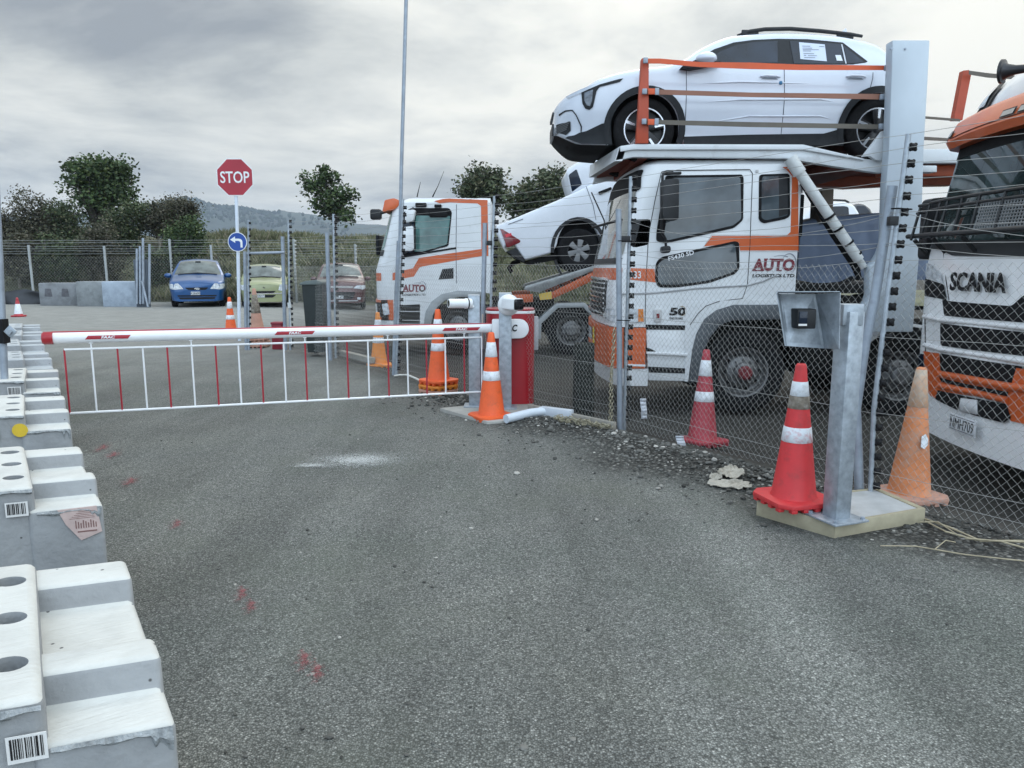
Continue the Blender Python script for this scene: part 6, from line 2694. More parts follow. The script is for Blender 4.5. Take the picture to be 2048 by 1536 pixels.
    for x, y in ((1663, 438), (1680, 462), (1700, 491), (1716, 514)):
        b.tube([S(x - 4, y - 6, -.19), S(x - 2, y - 3, -.19)], .062, 14)
    b.out('hose_bundle', BLACK, st)
    # safety posts and straps round the deck
    po = panel('safety_post', [(1283, 117), (1288, 115), (1298, 117), (1297, 287), (1272, 287), (1276, 230)], DK - .05, M('post_orange', (.40, .058, .02), .5, var=.12, dirt=(.2, .04, .02), da=.15), t, .0, .09, 0, .008)
    SO = M('strap_orange', (.62, .10, .03), .6, var=.08, vs=3)
    SB_ = M('strap_brown', (.26, .12, .08), .7, var=.15, vs=2)
    SD = M('strap_olive', (.12, .105, .085), .7, var=.2, vs=2)
    for pts, m in (([(1296, 117), (1320, 117), (1400, 124), (1500, 125), (1600, 129), (1770, 131), (1770, 140), (1600, 140), (1500, 138), (1400, 134), (1320, 127), (1296, 127)], SO),
                   ([(1288, 178), (1320, 179), (1500, 185), (1768, 188), (1768, 199), (1500, 194), (1320, 189), (1288, 188)], SB_),
                   ([(1286, 238), (1322, 240), (1500, 244), (1768, 249), (1768, 258), (1500, 254), (1322, 249), (1286, 249)], SD)):
        panel('safety_strap', pts, DK - .08, m, t, .0, .006)
    b = B()
    for x, y in ((1291, 121), (1289, 183), (1288, 243), (1773, 136), (1764, 194), (1762, 253)):
        p = at(x, y, DK - .1)
        b.cbox(p, (.05, .03, .06), bev=.006)
    for x, y in ((1314, 183), (1313, 244)):
        b.cbox(at(x, y, DK - .09), (.045, .02, .075), bev=.004)
    b.out('strap_buckle', GALV2, t)
    for x, y in ((1303, 183), (1302, 244)):
        b = B()
        b.cbox(at(x, y, DK - .088), (.075, .018, .062), bev=.003)
        b.out('strap_end', SO, t)
    # far post and straps seen over the next truck
    panel('safety_post', [(1927, 141), (1938, 140), (1943, 146), (1925, 240), (1908, 240)], 10.9, M('post_orange', (.40, .058, .02), .5), t, .0, .1)
    for pts in ([(1770, 226), (1846, 232), (1920, 238), (1920, 243), (1846, 237), (1770, 232)], [(1770, 268), (1844, 273), (1910, 277), (1910, 283), (1844, 280), (1770, 275)], [(1938, 141), (1975, 146), (2048, 153), (2048, 160), (1975, 155), (1938, 149)]):
        panel('safety_strap', pts, 10.8, SD, t, .0, .006)
    # air stack behind the cab
    b = B()
    b.prism(SP([(1644, 376), (1669, 376), (1666, 446), (1640, 446)], 9.4), 9.4, 9.75, PY, bev=.02)
    b.out('air_stack', M('stack_brown', (.12, .095, .07), .6, var=.2, dirt=(.05, .045, .04), da=.2), t)
    b = B()
    b.box((S(1601, 380).x, 9.3, S(1601, 470).z), (S(1644, 380).x, 11.0, S(1601, 380).z), bev=.02)
    b.out('cab_back_gear', DARK, t)
    return t


carrier_mid()


def tarp():
    D = 9.45
    b = B()
    top = pch([(p.x, p.z) for p in (at(x, y, D) for x, y in ((1597, 447), (1630, 440), (1668, 433), (1720, 429), (1770, 425), (1860, 424), (1960, 430), (2040, 440)))])
    bot = pch([(p.x, p.z) for p in (at(x, y, D) for x, y in ((1597, 560), (1640, 566), (1680, 564), (1710, 552), (1760, 560), (2040, 560)))])
    x0, x1 = at(1600, 500, D).x, at(2040, 500, D).x
    nx, nz, ny = 90, 16, 10
    vs = []

    def w(x, y, z):
        return .045 * noise.noise(Vector((x * 2.2, z * 1.2 + y, 3))) + .022 * noise.noise(Vector((x * 7, z * 3.0 + y * 3, 8)))
    cols = nz + ny + nz
    for i in range(nx + 1):
        x = x0 + (x1 - x0) * i / nx
        zt, zb = top(x), bot(x)
        for j in range(nz + 1):
            z = zb + (zt - zb) * j / nz
            r = .08 * max(0, (j / nz - .85) / .15) ** 2
            vs.append((x, D + r + w(x, 0, z) + .05 * (1 - j / nz), z))
        for j in range(1, ny):
            vs.append((x, D + .08 + 1.5 * j / ny, zt + .03 * math.sin(PI * j / ny) + w(x, j, 5) * .5))
        for j in range(nz + 1):
            z = zt + (zb - zt) * j / nz
            vs.append((x, D + 1.6 + w(x, 4, z), z))
    m = len(vs) // (nx + 1)
    fs = [(i * m + j, i * m + j + 1, (i + 1) * m + j + 1, (i + 1) * m + j) for i in range(nx) for j in range(m - 1)]
    fs += [tuple(range(m))[::-1], tuple(nx * m + j for j in range(m))]
    b.add(vs, fs)
    tag(b.out('tarpaulin_load', M('slate_tarpaulin', (.14, .18, .26), .5, var=.15, vs=2.5, dirt=(.10, .12, .16), da=.2), smooth=70), 'load wrapped in slate-blue tarpaulin on the carrier bed behind the strut', 'covered load')


tarp()


def far_cars():
    D = 15.0
    for nm, label, tp, paint, gl, rl in (
        ('parked_suv', 'white car roof with dark rail showing beyond the tarpaulin load', [(1560, 470), (1600, 440), (1630, 412), (1660, 404), (1690, 403), (1710, 410), (1722, 430), (1726, 470)], WHITE, [(1640, 414), (1688, 412), (1697, 414), (1698, 432), (1640, 440)], [(1640, 405), (1668, 400), (1690, 401), (1698, 405)]),
        ('parked_hatchback', 'dark grey car roof just right of the white roof beyond the load', [(1690, 440), (1700, 412), (1716, 406), (1730, 408), (1742, 417), (1752, 440), (1756, 470)], M('dark_grey_paint', (.045, .048, .055), .3, coat=.5), [(1712, 412), (1730, 412), (1740, 424), (1742, 432), (1716, 434)], None)):
        d = D if nm == 'parked_suv' else D + 2.2
        pts = [at(x, y, d) for x, y in tp]
        c = pts[len(pts) // 2]
        t = thing(nm, label, 'car', (c.x, d + .8, 1.55))
        b = B()
        q = [(p.x, p.z) for p in pts]
        b.prism(q + [(q[-1][0], 1.62), (q[0][0], 1.62)], d, d + 1.5, PY, bev=.06, seg=3)
        b.out('body', paint, t)
        panel('side_glass', gl, d, GLASS, t, .004, .03, .04)
        if rl:
            b = B()
            b.tube([at(x, y, d + .1) for x, y in rl], .02, 6)
            b.out('roof_rail', BLKPL, t)
        for x in (q[0][0] + .25, q[-1][0] - .25):
            for y in (d + .12, d + 1.38):
                b = B()
                b.lathe([(0, -.1), (.3, -.1), (.3, .1), (0, .1)], 18, X=Matrix.Translation((x, y, 1.55)) @ Matrix.Rotation(PI / 2, 4, 'X'))
                b.out('wheel', TYRE, t)
    b = B()
    x0, x1 = at(1560, 500, D).x, at(1770, 500, D).x
    b.box((x0 - .5, D - .2, 1.05), (x1 + .5, D + 4.2, 1.24), bev=.02)
    t = b.out('trailer', DARK)
    tag(t, 'dark flat trailer bed under the two cars beyond the tarpaulin load', 'trailer')
    for x in (x0, x1 - .3):
        for y in (D + .1, D + 3.9):
            b = B()
            b.lathe([(0, -.12), (.62, -.12), (.62, .12), (0, .12)], 20, X=Matrix.Translation((x, y, .42)) @ Matrix.Rotation(PI / 2, 4, 'X'))
            b.out('wheel', TYRE, t)


far_cars()


# ------------------------------------------------------------ far car carrier on the left
def carrier_far():
    D = 15.0
    hw = 1.25
    cy = D + hw
    S = lambda x, y, d=0: at(x, y, D + d)
    t = thing('car_carrier', 'white and orange truck with a small side vent, behind the tall pole', 'truck', (-1.5, cy, -.2))
    xr = S(981, 480).x
    zf = lambda y: S(800, y).z
    lv = [(zf(585), S(757, 585).x - .18, hw, .26, .10), (zf(540), S(756, 540).x - .18, hw, .26, .10), (zf(505), S(764, 505).x - .16, hw, .24, .10), (zf(425), S(790, 425).x - .22, hw, .24, .10), (zf(405), S(797, 405).x - .18, hw, .24, .10), (zf(396), S(812, 396).x - .1, hw - .06, .24, .08)]
    cab = cabloft(lv, cy, xr).out('cab', WHITE2, t, smooth=35)
    lo = [(zf(640), S(760, 640).x - .16, hw, .26, .10), (zf(585), S(757, 585).x - .18, hw, .26, .10)]
    cabloft(lo, cy, S(848, 620).x).out('lower_front', WHITE2, t, smooth=35)
    panel('arch_panel', [(840, 580), (984, 570), (984, 588), (960, 583), (915, 582), (880, 590), (862, 606), (852, 625), (848, 648), (840, 648)], D, WHITE2, t, .006, .25)
    panel('fender', [(848, 648), (852, 622), (864, 602), (884, 588), (915, 581), (962, 583), (962, 590), (960, 595), (917, 594), (890, 601), (876, 614), (866, 630), (862, 650)], D, M('fender_silver', (.30, .32, .33), .5, var=.1), t, .05, .5, bev=.01)
    # visor, bands
    b = B()
    b.prism(rp(SP([(764, 424), (769, 400), (787, 396), (798, 400), (797, 411), (788, 419)], D), .03), D + .02, D + 2 * hw - .02, PY, bev=.03)
    b.out('sun_visor', ORANGE, t)
    panel('orange_band', [(869, 402), (885, 398), (898, 397), (975, 400), (977, 512), (964, 512), (844, 533), (822, 543), (838, 516), (905, 506), (963, 498), (962, 412), (955, 407), (900, 405), (880, 407)], D, ORANGE, cab, .003, .02)
    panel('orange_band', [(785, 546), (840, 533), (828, 553), (785, 561)], D, ORANGE, cab, .0032, .02)
    fdrape('orange_band', [(D + .26, zf(546)), (D + .03, zf(546)), (D + .03, zf(562)), (D + .26, zf(562))], lv, cy, ORANGE, cab, .004, .04)
    fdrape('orange_band', [(cy + hw - .1, zf(547)), (D + .22, zf(547)), (D + .22, zf(562)), (cy + hw - .1, zf(562))], lv, cy, ORANGE, cab, .004, .2)
    wf = panel('door_window_frame', [(803, 427), (822, 416), (898, 416), (904, 424), (897, 492), (843, 507), (806, 512)], D, BLACK, cab, .008, .03, .04)
    TG = glass('teal_cab_glass', (.075, .16, .15), .05)
    panel('door_glass', [(832, 431), (901, 432), (894, 489), (846, 503), (828, 503)], D, TG, wf, .013, .02, .03)
    panel('front_quarter_glass', [(808, 431), (828, 431), (826, 504), (808, 508)], D, GLASS, wf, .012, .02)
    groove('window_sill', [(806, 514), (845, 507), (912, 496)], D, cab, .02, BLKPL)
    b = B()
    b.cbox(S(842, 410, -.02), (.22, .07, .08), bev=.02)
    b.cbox(S(876, 412, -.02), (.14, .06, .06), bev=.015)
    b.cbox(S(877, 428, -.02), (.36, .05, .13), bev=.03)
    b.out('door_blind', BLACK, wf)
    fdrape('windscreen', [(D + .06, zf(500)), (cy + hw - .06, zf(500)), (cy + hw - .08, zf(422)), (D + .08, zf(422))], lv, cy, glass('teal_screen', (.10, .17, .16), .06), cab, .008, .08, .15, .08)
    fdrape('cowl', [(D + .05, zf(512)), (cy + hw - .05, zf(512)), (cy + hw - .05, zf(500)), (D + .05, zf(500))], lv, cy, BLKPL, cab, .01, .08)
    for pts in ([(913, 409), (912, 500), (913, 567)], [(803, 440), (793, 505), (789, 590)], [(848, 615), (792, 612)]):
        groove('shut_line', pts, D, cab, .006, M('shut_line_shadow', (.05, .06, .075), .7))
    panel('side_vent', [(885, 538), (907, 536), (907, 557), (877, 559)], D, GRILLE, cab, .006, .03)
    auto_logo(cab, 805, 851, 569, 584, D)
    # headlight in its orange surround, bumper
    bp = [(zf(640), S(760, 640).x - .20, hw + .01, .28, .1), (zf(600), S(757, 600).x - .20, hw + .01, .28, .1)]
    bo = cabloft(bp, cy, S(787, 620).x).out('bumper', ORANGE, t, smooth=35)
    bk = [(zf(662), S(764, 650).x - .18, hw, .28, .1), (zf(641), S(760, 640).x - .19, hw, .28, .1)]
    cabloft(bk, cy, S(846, 650).x).out('bumper_skirt', WHITE2, t, smooth=35)
    for nm, y0, y1, z0, z1, m, off in (('headlight_bezel', .02, .62, 634, 605, GRILLE, .008), ('headlight', .10, .50, 630, 608, LENS, .014)):
        fdrape(nm, [(D + y0, zf(z0)), (D + y1, zf(z0)), (D + y1, zf(z1)), (D + y0, zf(z1))], bp, cy, m, bo, off, .05, .1, .03)
    panel('headlight', [(764, 608), (776, 606), (780, 628), (768, 631)], D - .0, LENS, bo, .03, .05, .02)
    gr = fdrape('grille', [(cy - .9, zf(590)), (cy + .9, zf(590)), (cy + .95, zf(566)), (cy - .95, zf(566))], lv, cy, GRILLE, cab, .006, .1)
    sp = panel('step_panel', [(790, 622), (850, 622), (847, 660), (790, 660)], D, WHITE2, t, .0, .5, 0, .012)
    panel('step_slot', [(789, 611), (850, 608), (850, 622), (789, 622)], D, M('step_grey', (.12, .125, .13), .7), t, .0, .3)
    panel('step_slot', [(800, 646), (848, 645), (848, 650), (800, 651)], D, GREYPL, sp, .003, .05)
    b = B()
    b.prism(rp(SP([(808, 455), (828, 452), (829, 498), (824, 502), (808, 502)], D - .3), .04), D - .4, D - .2, PY, bev=.02)
    b.prism(rp(SP([(812, 421), (832, 420), (827, 443), (811, 446)], D - .3), .04), D - .4, D - .2, PY, bev=.02)
    mr = b.out('mirror', WHITE2, t)
    b = B()
    b.prism(rp(SP([(822, 453), (831, 452), (831, 500), (824, 501)], D - .3), .02), D - .38, D - .22, PY, bev=.01)
    b.tube([S(826, 416), S(822, 425, -.3), S(820, 500, -.3), S(810, 506)], .02, 6)
    b.out('mirror_back', BLKPL, mr)
    b = B()
    q = Vector((S(752, 429).x * (D + 2.4) / D, D + 2.6, zf(429)))
    p = at(752, 429, D + 2.5)
    b.cbox(p, (.26, .16, .24), bev=.05)
    b.tube([p, p + Vector((.45, -.15, .12))], .04, 6)
    b.out('mirror', BLKPL, t)
    b = B()
    p = at(758, 492, D + 1.9)
    b.box((p.x - .0, D + 1.5, p.z - .20), (p.x + .07, D + 2.3, p.z + .22), bev=.02)
    b.out('screen_guard', GRILLE, t)
    b = B()
    b.tube([S(834, 394, .3), S(841, 364, .3)], [.012, .004], 6)
    b.tube([S(865, 394, .3), S(876, 372, .3), S(888, 342, .3)], [.014, .006, .003], 6)
    b.out('aerial', BLACK, t)
    c = S(917, 651, .1)
    wheel(t, (c.x, D + .2, c.z), .50, .30, .30, 'steel')
    wheel(t, (c.x, cy + hw - .2, c.z), .50, .30, .30, 'steel', s=1)
    c2 = S(1142, 661, .1)
    for dx in (0, 1.3):
        wheel(t, (c2.x + dx, D + .2, c2.z), .50, .30, .30, 'steel')
        wheel(t, (c2.x + dx, cy + hw - .2, c2.z), .50, .30, .30, 'steel', s=1)
    b = B()
    pts = [(1072, 678), (1073, 643), (1112, 607), (1170, 606), (1199, 636), (1203, 655), (1195, 655), (1190, 638), (1166, 615), (1116, 616), (1083, 647), (1082, 678)]
    b.prism(SP(pts, D), D - .02, D + .5, PY, bev=.01)
    b.out('mudguard', M('fender_silver', (.30, .32, .33), .5), t)
    b = B()
    b.box((S(850, 660).x, cy - .45, .2), (S(1330, 660).x, cy + .45, .75), bev=.02)
    b.box((S(985, 640).x, D + .25, .15), (S(1065, 640).x, D + 1.0, .75), bev=.03)
    b.out('chassis', DARK, t)
    # sloping neck that carries the pickup
    ON = M('neck_orange', (.46, .09, .025), .5, var=.12, dirt=(.22, .07, .03), da=.2)
    for k, yy in enumerate((D - .02, D + 2 * hw - .1)):
        b = B()
        b.prism(SP([(1102, 585), (1190, 542), (1300, 488), (1300, 503), (1196, 557), (1104, 598)], D), yy, yy + .12, PY, bev=.008)
        b.prism(SP([(1024, 590), (1066, 588), (1066, 604), (1024, 606)], D), yy, yy + .12, PY, bev=.008)
        b.out('neck_beam', ON, t)
    panel('yellow_plate', [(1078, 588), (1103, 583), (1104, 598), (1080, 600)], D, M('yellow_band', (.55, .38, .07), .5), t, .02, .06)
    b = B()
    b.prism(SP([(1049, 577), (1052, 572), (1190, 531), (1300, 478), (1300, 484), (1192, 539), (1078, 585), (1049, 580)], D), D - .02, D + .20, PY, bev=.006)
    b.out('wheel_track', M('track_steel', (.32, .33, .33), .45, .5, var=.2), t)
    b = B()
    b.prism(SP([(1049, 577), (1052, 572), (1190, 531), (1300, 478), (1300, 484), (1192, 539), (1078, 585), (1049, 580)], D), D + 1.95, D + 2.3, PY, bev=.006)
    b.out('wheel_track', M('track_steel', (.32, .33, .33), .45, .5, var=.2), t)
    b = B()
    for i in range(7):
        p = S(1110 + i * 26, 588 - i * 12.5)
        b.box((p.x - .03, D + .1, p.z - .04), (p.x + .03, D + 2.3, p.z + .02))
    p = S(1100, 600)
    b.box((S(985, 600).x, cy - 1.0, .78), (S(1110, 600).x, cy + 1.0, .90))
    b.out('deck_frame', DARK, t)
    return t


carrier_far()


# ------------------------------------------------------------ white pickup tilted on the far carrier
def pickup():
    D = 15.1
    S = lambda x, y, d=0: at(x, y, D + d)
    t = thing('pickup_truck', 'white pickup riding nose up on the far carrier, its tail light to the road', 'pickup', (S(1160, 545).x, D + .9, S(1160, 545).z))
    PW = M('pickup_white', (.70, .73, .78), .3, var=.03, coat=.5)
    arch = [(1158 + 45 * math.cos(a), 500 - 63 * math.sin(a) * (1 if i else 1)) for i, a in enumerate([R(172 - 12 * k) for k in range(14)])]
    body = [(990, 452), (1030, 436), (1116, 400), (1146, 386), (1200, 360), (1400, 268), (1420, 300), (1395, 390), (1212, 474)] + [(x, y) for x, y in arch[::-1]] + [(1104, 506), (1049, 521), (1020, 476), (1008, 500), (994, 470)]
    b = B()
    b.prism(SP(body, D), D, D + 1.84, PY, bev=.08, seg=4)
    bo = b.out('body', PW, t)
    # cab, with the dark rear window
    q = SP([(1144, 388), (1132, 345), (1136, 336), (1152, 326), (1300, 262), (1372, 252), (1400, 268), (1280, 330)], D + .12)
    b = B()
    b.prism(q, D + .12, D + 1.72, PY, bev=.06, seg=3)
    cb = b.out('cab', PW, t)
    panel('rear_side_window', [(1137, 350), (1153, 338), (1164, 369), (1144, 384)], D + .12, GLASS, cb, .006, .03, .03)
    panel('side_window', [(1180, 334), (1290, 284), (1296, 318), (1196, 362)], D + .12, GLASS, cb, .006, .03, .04)
    panel('door_handle', [(1196, 384), (1222, 374), (1224, 379), (1199, 390)], D, BLACK, bo, .03, .05, .02)
    groove('shut_line', [(1172, 372), (1186, 410), (1192, 440)], D, bo, .006, M('shut_line_shadow', (.05, .06, .075), .7))
    groove('rail_line', [(1016, 449), (1046, 438)], D, bo, .010, M('rail_grey', (.25, .28, .33), .5))
    tl = panel('tail_light', [(1000, 457), (1006, 459), (1041, 481), (1040, 485), (1014, 496)], D, REDL, bo, .012, .06, .02, .006)
    panel('bright_segment', [(1009, 469), (1022, 466), (1024, 471), (1012, 475)], D, M('red_bright', (.60, .03, .05), .25), tl, .016, .02)
    panel('bumper', [(1013, 503), (1031, 496), (1052, 521), (1046, 524)], D - .01, BLKPL, t, .01, 1.8, .01)
    b = B()
    b.tube([S(992, 452, .05), S(1000, 482, .05), S(1013, 503, .05)], .025, 6)
    b.out('tailgate_edge', M('gate_beige', (.40, .38, .34), .6), t)
    # wheel-house and underside
    w = [(1158 + 49 * math.cos(R(180 - 15 * k)), 500 - 66 * math.sin(R(180 - 15 * k))) for k in range(13)]
    panel('wheel_house', w + [(1212, 505), (1200, 512), (1110, 512), (1104, 506)], D + .25, BLACK, t, .0, .9)
    panel('arch_lip', [(1158 + 57 * math.cos(R(185 - 13 * k)), 500 - 66 * math.sin(R(185 - 13 * k))) for k in range(14)] + [(1158 + 50 * math.cos(R(16 + 13 * k)), 500 - 59 * math.sin(R(16 + 13 * k))) for k in range(14)], D, BLKPL, t, .02, .06)
    panel('underside', [(1046, 523), (1104, 508), (1214, 476), (1400, 392), (1400, 404), (1214, 494), (1112, 520), (1060, 530)], D + .12, DARK, t, .0, 1.6)
    c = S(1158, 501)
    wheel(t, (c.x, D + .16, c.z), .425, .26, .23, 'alloy6')
    wheel(t, (c.x, D + 1.68, c.z), .425, .26, .23, 'alloy6', s=1)
    c = S(1370, 408)
    wheel(t, (c.x, D + .16, c.z), .425, .26, .23, 'alloy6')
    b = B()
    p = S(1020, 535, .6)
    b.tube([S(1040, 522, .6), S(1026, 526, .6), S(1018, 536, .6), S(1024, 545, .6)], .045, 8)
    b.tube([S(1013, 503, .05), S(1030, 518, .0), S(1050, 526, .0)], .012, 6)
    b.out('tow_bar', DARK, t)
    # lashing from the wheel to the deck
    b = B()
    b.tube([S(1196, 470, -.02), S(1212, 512, -.02)], .03, 6)
    b.tube([S(1110, 520, 0), S(1120, 545, -.02), S(1126, 560, -.02)], .03, 6)
    b.out('lashing', BLKPL, t)


pickup()


# ------------------------------------------------------------ near truck at the right edge
def near_truck():
    hw = 1.25
    cy = 5.85
    t = thing('truck', 'white and orange truck with black stone guard, its front cut off by the right edge', 'truck', (5.8, cy, -.2))
    X0 = 3.70
    lv = [(.10, 3.66, hw, .30, .10), (1.55, 3.66, hw, .30, .10), (1.66, 3.69, hw, .26, .10), (2.62, 3.88, hw, .26, .12), (2.84, 3.91, hw - .02, .32, .14), (2.98, 3.94, hw - .05, .40, .15), (3.10, 4.02, hw - .08, .42, .15), (3.17, 4.17, hw - .12, .42, .14), (3.22, 5.0, hw - .16, .42, .05)]
    def Fp(x, y):
        p = axp(x, y, X0)
        for _ in range(6):
            p = axp(x, y, cabfront(lv, cy, p.y, p.z, .01).x)
        return p
    yz = lambda pts: [(p.y, p.z) for p in (Fp(x, y) for x, y in pts)]
    NW = M('clean_truck_white', (.80, .81, .81), .3, var=.03, coat=.4)
    cab = cabloft(lv, cy, 6.0).out('cab', NW, t, smooth=35)
    fd = lambda nm, pts, m, par=cab, off=.006, rnd=.03, sa=.06, dep=0.: fdrape(nm, yz(pts), lv, cy, m, par, off, sa, .12, rnd, dep)
    BG = M('grille_mesh_black', (.009, .009, .010), .6, var=.4, vs=60, bump=.6, bs=160, spec=.2)
    ylim = cy - hw + .06
    # windscreen, cowl
    scr = [(cy + hw - .05, 1.72), (ylim, 1.72), (ylim + .03, 2.58), (cy + hw - .08, 2.58)]
    fdrape('windscreen', scr, lv, cy, glass('near_screen', (.030, .045, .045), .03), cab, .008, .06, .15, .08)
    fdrape('screen_top_band', [(cy + hw - .05, 2.50), (ylim, 2.50), (ylim, 2.66), (cy + hw - .05, 2.66)], lv, cy, BLACK, cab, .014, .06)
    fd('cowl', [(1856, 486), (1900, 482), (2048, 478), (2300, 470), (2300, 517), (2048, 513), (1905, 511), (1885, 501), (1858, 493)], M('cowl_dark', (.024, .026, .028), .55, spec=.3), cab, .016, .0)
    # sun visor
    vl = [(2.59, 3.76, hw + .02, .28, .13), (2.65, 3.73, hw + .03, .28, .13), (2.81, 3.81, hw + .02, .28, .13), (2.86, 3.88, hw, .28, .13)]
    vs_ = cabloft(vl, cy, 4.4).out('sun_visor', ORANGE, t, smooth=35)
    gz_ = M('marker_glass', (.38, .36, .33), .25)
    for (a, c) in ((.15, .0), (-.06, -.21), (-.27, -.42), (-.48, -.63), (1.14, 1.03)):
        bz = fdrape('marker_bezel', [(cy + a + .012, 2.682), (cy + c - .012, 2.682), (cy + c - .012, 2.742), (cy + a + .012, 2.742)], vl, cy, BLKPL, vs_, .008, .05)
        fdrape('marker_lamp', [(cy + a, 2.692), (cy + c, 2.692), (cy + c, 2.732), (cy + a, 2.732)], vl, cy, gz_, bz, .012, .05)
    b = B()
    b.tube([cabfront(vl, cy, cy + hw * (1 - i / 10), 2.675, .002) for i in range(21)], .006, 5)
    b.out('visor_seam', M('seam_dark', (.12, .03, .015), .6), vs_)
    # roof spot lamp
    sb = fdrape('spot_lamp_bezel', [(cy + 1.08, 2.88), (cy + .76, 2.88), (cy + .76, 3.10), (cy + 1.0, 3.10)], lv, cy, BLKPL, cab, .02, .04, .05, .02)
    fdrape('spot_lamp', [(cy + 1.04, 2.91), (cy + .84, 2.91), (cy + .84, 3.075), (cy + .98, 3.075)], lv, cy, LENS, sb, .035, .04, .05, .02)
    # trumpet horn on the roof
    b = B()
    p, q = at(2004, 143, 5.9), at(2085, 133, 5.7)
    dd = (q - p).normalized()
    X = Matrix.Translation(p) @ dd.to_track_quat('Z', 'Y').to_matrix().to_4x4()
    b.lathe([(0, .03), (.085, .012), (.088, -.005), (.075, .0), (.048, .04), (.034, .09), (.026, .2), (.022, .30), (.03, .31), (.03, .34), (.02, .35), (.02, .5), (0, .5)], 20, X=X)
    b.tube([q, q + Vector((0, .1, -.2))], .02, 6)
    b.out('air_horn', M('horn_black', (.03, .03, .033), .35, .3), t, smooth=40)
    b = B()
    b.lathe([(0, -.012), (.086, -.006), (.086, .0), (0, .004)], 20, X=X)
    b.out('horn_cover', M('horn_grey', (.16, .16, .15), .6), t, smooth=40)
    # front panels
    fd('headlight', [(1851, 526), (1862, 528), (1882, 549), (1886, 567), (1851, 553)], LENS, cab, .010, .01)
    fd('headlight_lower', [(1849, 555), (1887, 569), (1893, 600), (1882, 598), (1849, 592)], BG, cab, .008, .01)
    fd('grille_slot', [(1883, 597), (1897, 602), (2022, 612), (2046, 590), (2075, 588), (2075, 648), (2044, 645), (1887, 631)], BG, cab)
    fd('grille_slot', [(1879, 646), (2045, 664), (2075, 668), (2060, 714), (2037, 711), (1880, 691)], BG, cab)
    fd('grille_slot', [(1879, 706), (2032, 731), (2070, 737), (2060, 772), (2024, 766), (1880, 741)], BG, cab)
    fd('orange_bumper', [(1847, 702), (1879, 707), (1881, 741), (2024, 766), (2033, 736), (2075, 742), (2080, 855), (2022, 842), (2006, 800), (1880, 782), (1853, 778)], ORANGE, cab, .012, .0)
    fd('bumper_slot', [(1880, 755), (2019, 784), (2016, 794), (1884, 763)], BG, cab, .018, .005)
    fd('lower_grille', [(1877, 780), (2015, 808), (2024, 836), (2009, 846), (1918, 821), (1872, 798)], BG, cab, .018, .01)
    fd('orange_corner', [(1853, 778), (1880, 781), (1873, 797), (1862, 792)], ORANGE, cab, .013, .0)
    # raised bars of the grille
    b = B()
    for pts, r in (([(1850, 633), (1884, 640), (2045, 655), (2075, 658)], .022), ([(1850, 690), (1884, 699), (2035, 721), (2075, 727)], .022)):
        b.tube([cabfront(lv, cy, Fp(x, y).y, Fp(x, y).z, .015) for x, y in pts], r, 8)
    b.out('grille_bar', NW, cab, smooth=60)
    b = B()
    for pts, r in (([(1882, 748), (1950, 760), (2022, 774), (2075, 780)], .03), ([(1882, 771), (1950, 785), (2018, 801)], .028)):
        b.tube([cabfront(lv, cy, Fp(x, y).y, Fp(x, y).z, .02) for x, y in pts], r, 8)
    b.out('bumper_bar', ORANGE, cab, smooth=60)
    groove_pts = [[(1849, 497), (1848, 560), (1848, 640), (1849, 700), (1852, 778), (1854, 836)], [(1885, 503), (1890, 560), (1896, 600)]]
    for pts in groove_pts:
        b = B()
        b.tube([cabfront(lv, cy, Fp(x, y).y, Fp(x, y).z, .001) for x, y in pts], .005, 5)
        b.out('shut_line', BLACK, cab)
    # lettering on the bonnet
    a, c = Fp(1905, 581), Fp(2018, 581)
    h = Fp(1905, 544).z - Fp(1905, 581).z
    pa, pc = cabfront(lv, cy, a.y, a.z, .02), cabfront(lv, cy, c.y, a.z, .02)
    text('SCANIA', (pa - pc).length, h, fx(pa - Vector((.012, 0, 0)), pc - pa, (0, 0, 1)), INK, cab, bold=.028, depth=.006)
    # plate and tag
    a, c = Fp(1909, 857), Fp(1962, 869)
    zt_ = Fp(1909, 824).z
    pa, pc = cabfront(lv, cy, a.y, a.z, .03), cabfront(lv, cy, c.y, a.z, .03)
    X = fx(pa - Vector((.02, 0, 0)), pc - pa, (0, 0, 1))
    b = B()
    b.box((0, 0, 0), ((pc - pa).length, zt_ - a.z, .012), bev=.003, X=X)
    pl = b.out('number_plate', PLATE, cab)
    b = B()
    b.box((.012, .012, .0122), ((pc - pa).length - .012, .016, .0135), X=X)
    b.box((.012, zt_ - a.z - .016, .0122), ((pc - pa).length - .012, zt_ - a.z - .012, .0135), X=X)
    b.out('plate_border', INK, pl)
    text('NMH709', (pc - pa).length - .04, (zt_ - a.z) * .62, X @ Matrix.Translation((.02, (zt_ - a.z) * .19, .0125)), INK, pl, bold=.0)
    fd('white_flap', [(1926, 796), (1958, 800), (1958, 829), (1920, 822)], WHITE2, cab, .024, .0, .05, .01)
    # corner lamp on the far side
    b = B()
    b.drape(yz([(1831, 702), (1848, 708), (1848, 765), (1833, 755)]), lambda y, z: cabfront(lv, cy, min(y, cy + hw - .01), z, .012), sa=.05, sb=.1)
    b.out('corner_lamp', GLASS, cab, smooth=60)
    # stone guard of tubes and perforated plate in front of the screen
    SGM = M('stone_guard_black', (.016, .017, .018), .45, var=.2)
    sl = lambda y, z: cabfront(lv, cy, y, z, .16)
    b = B()
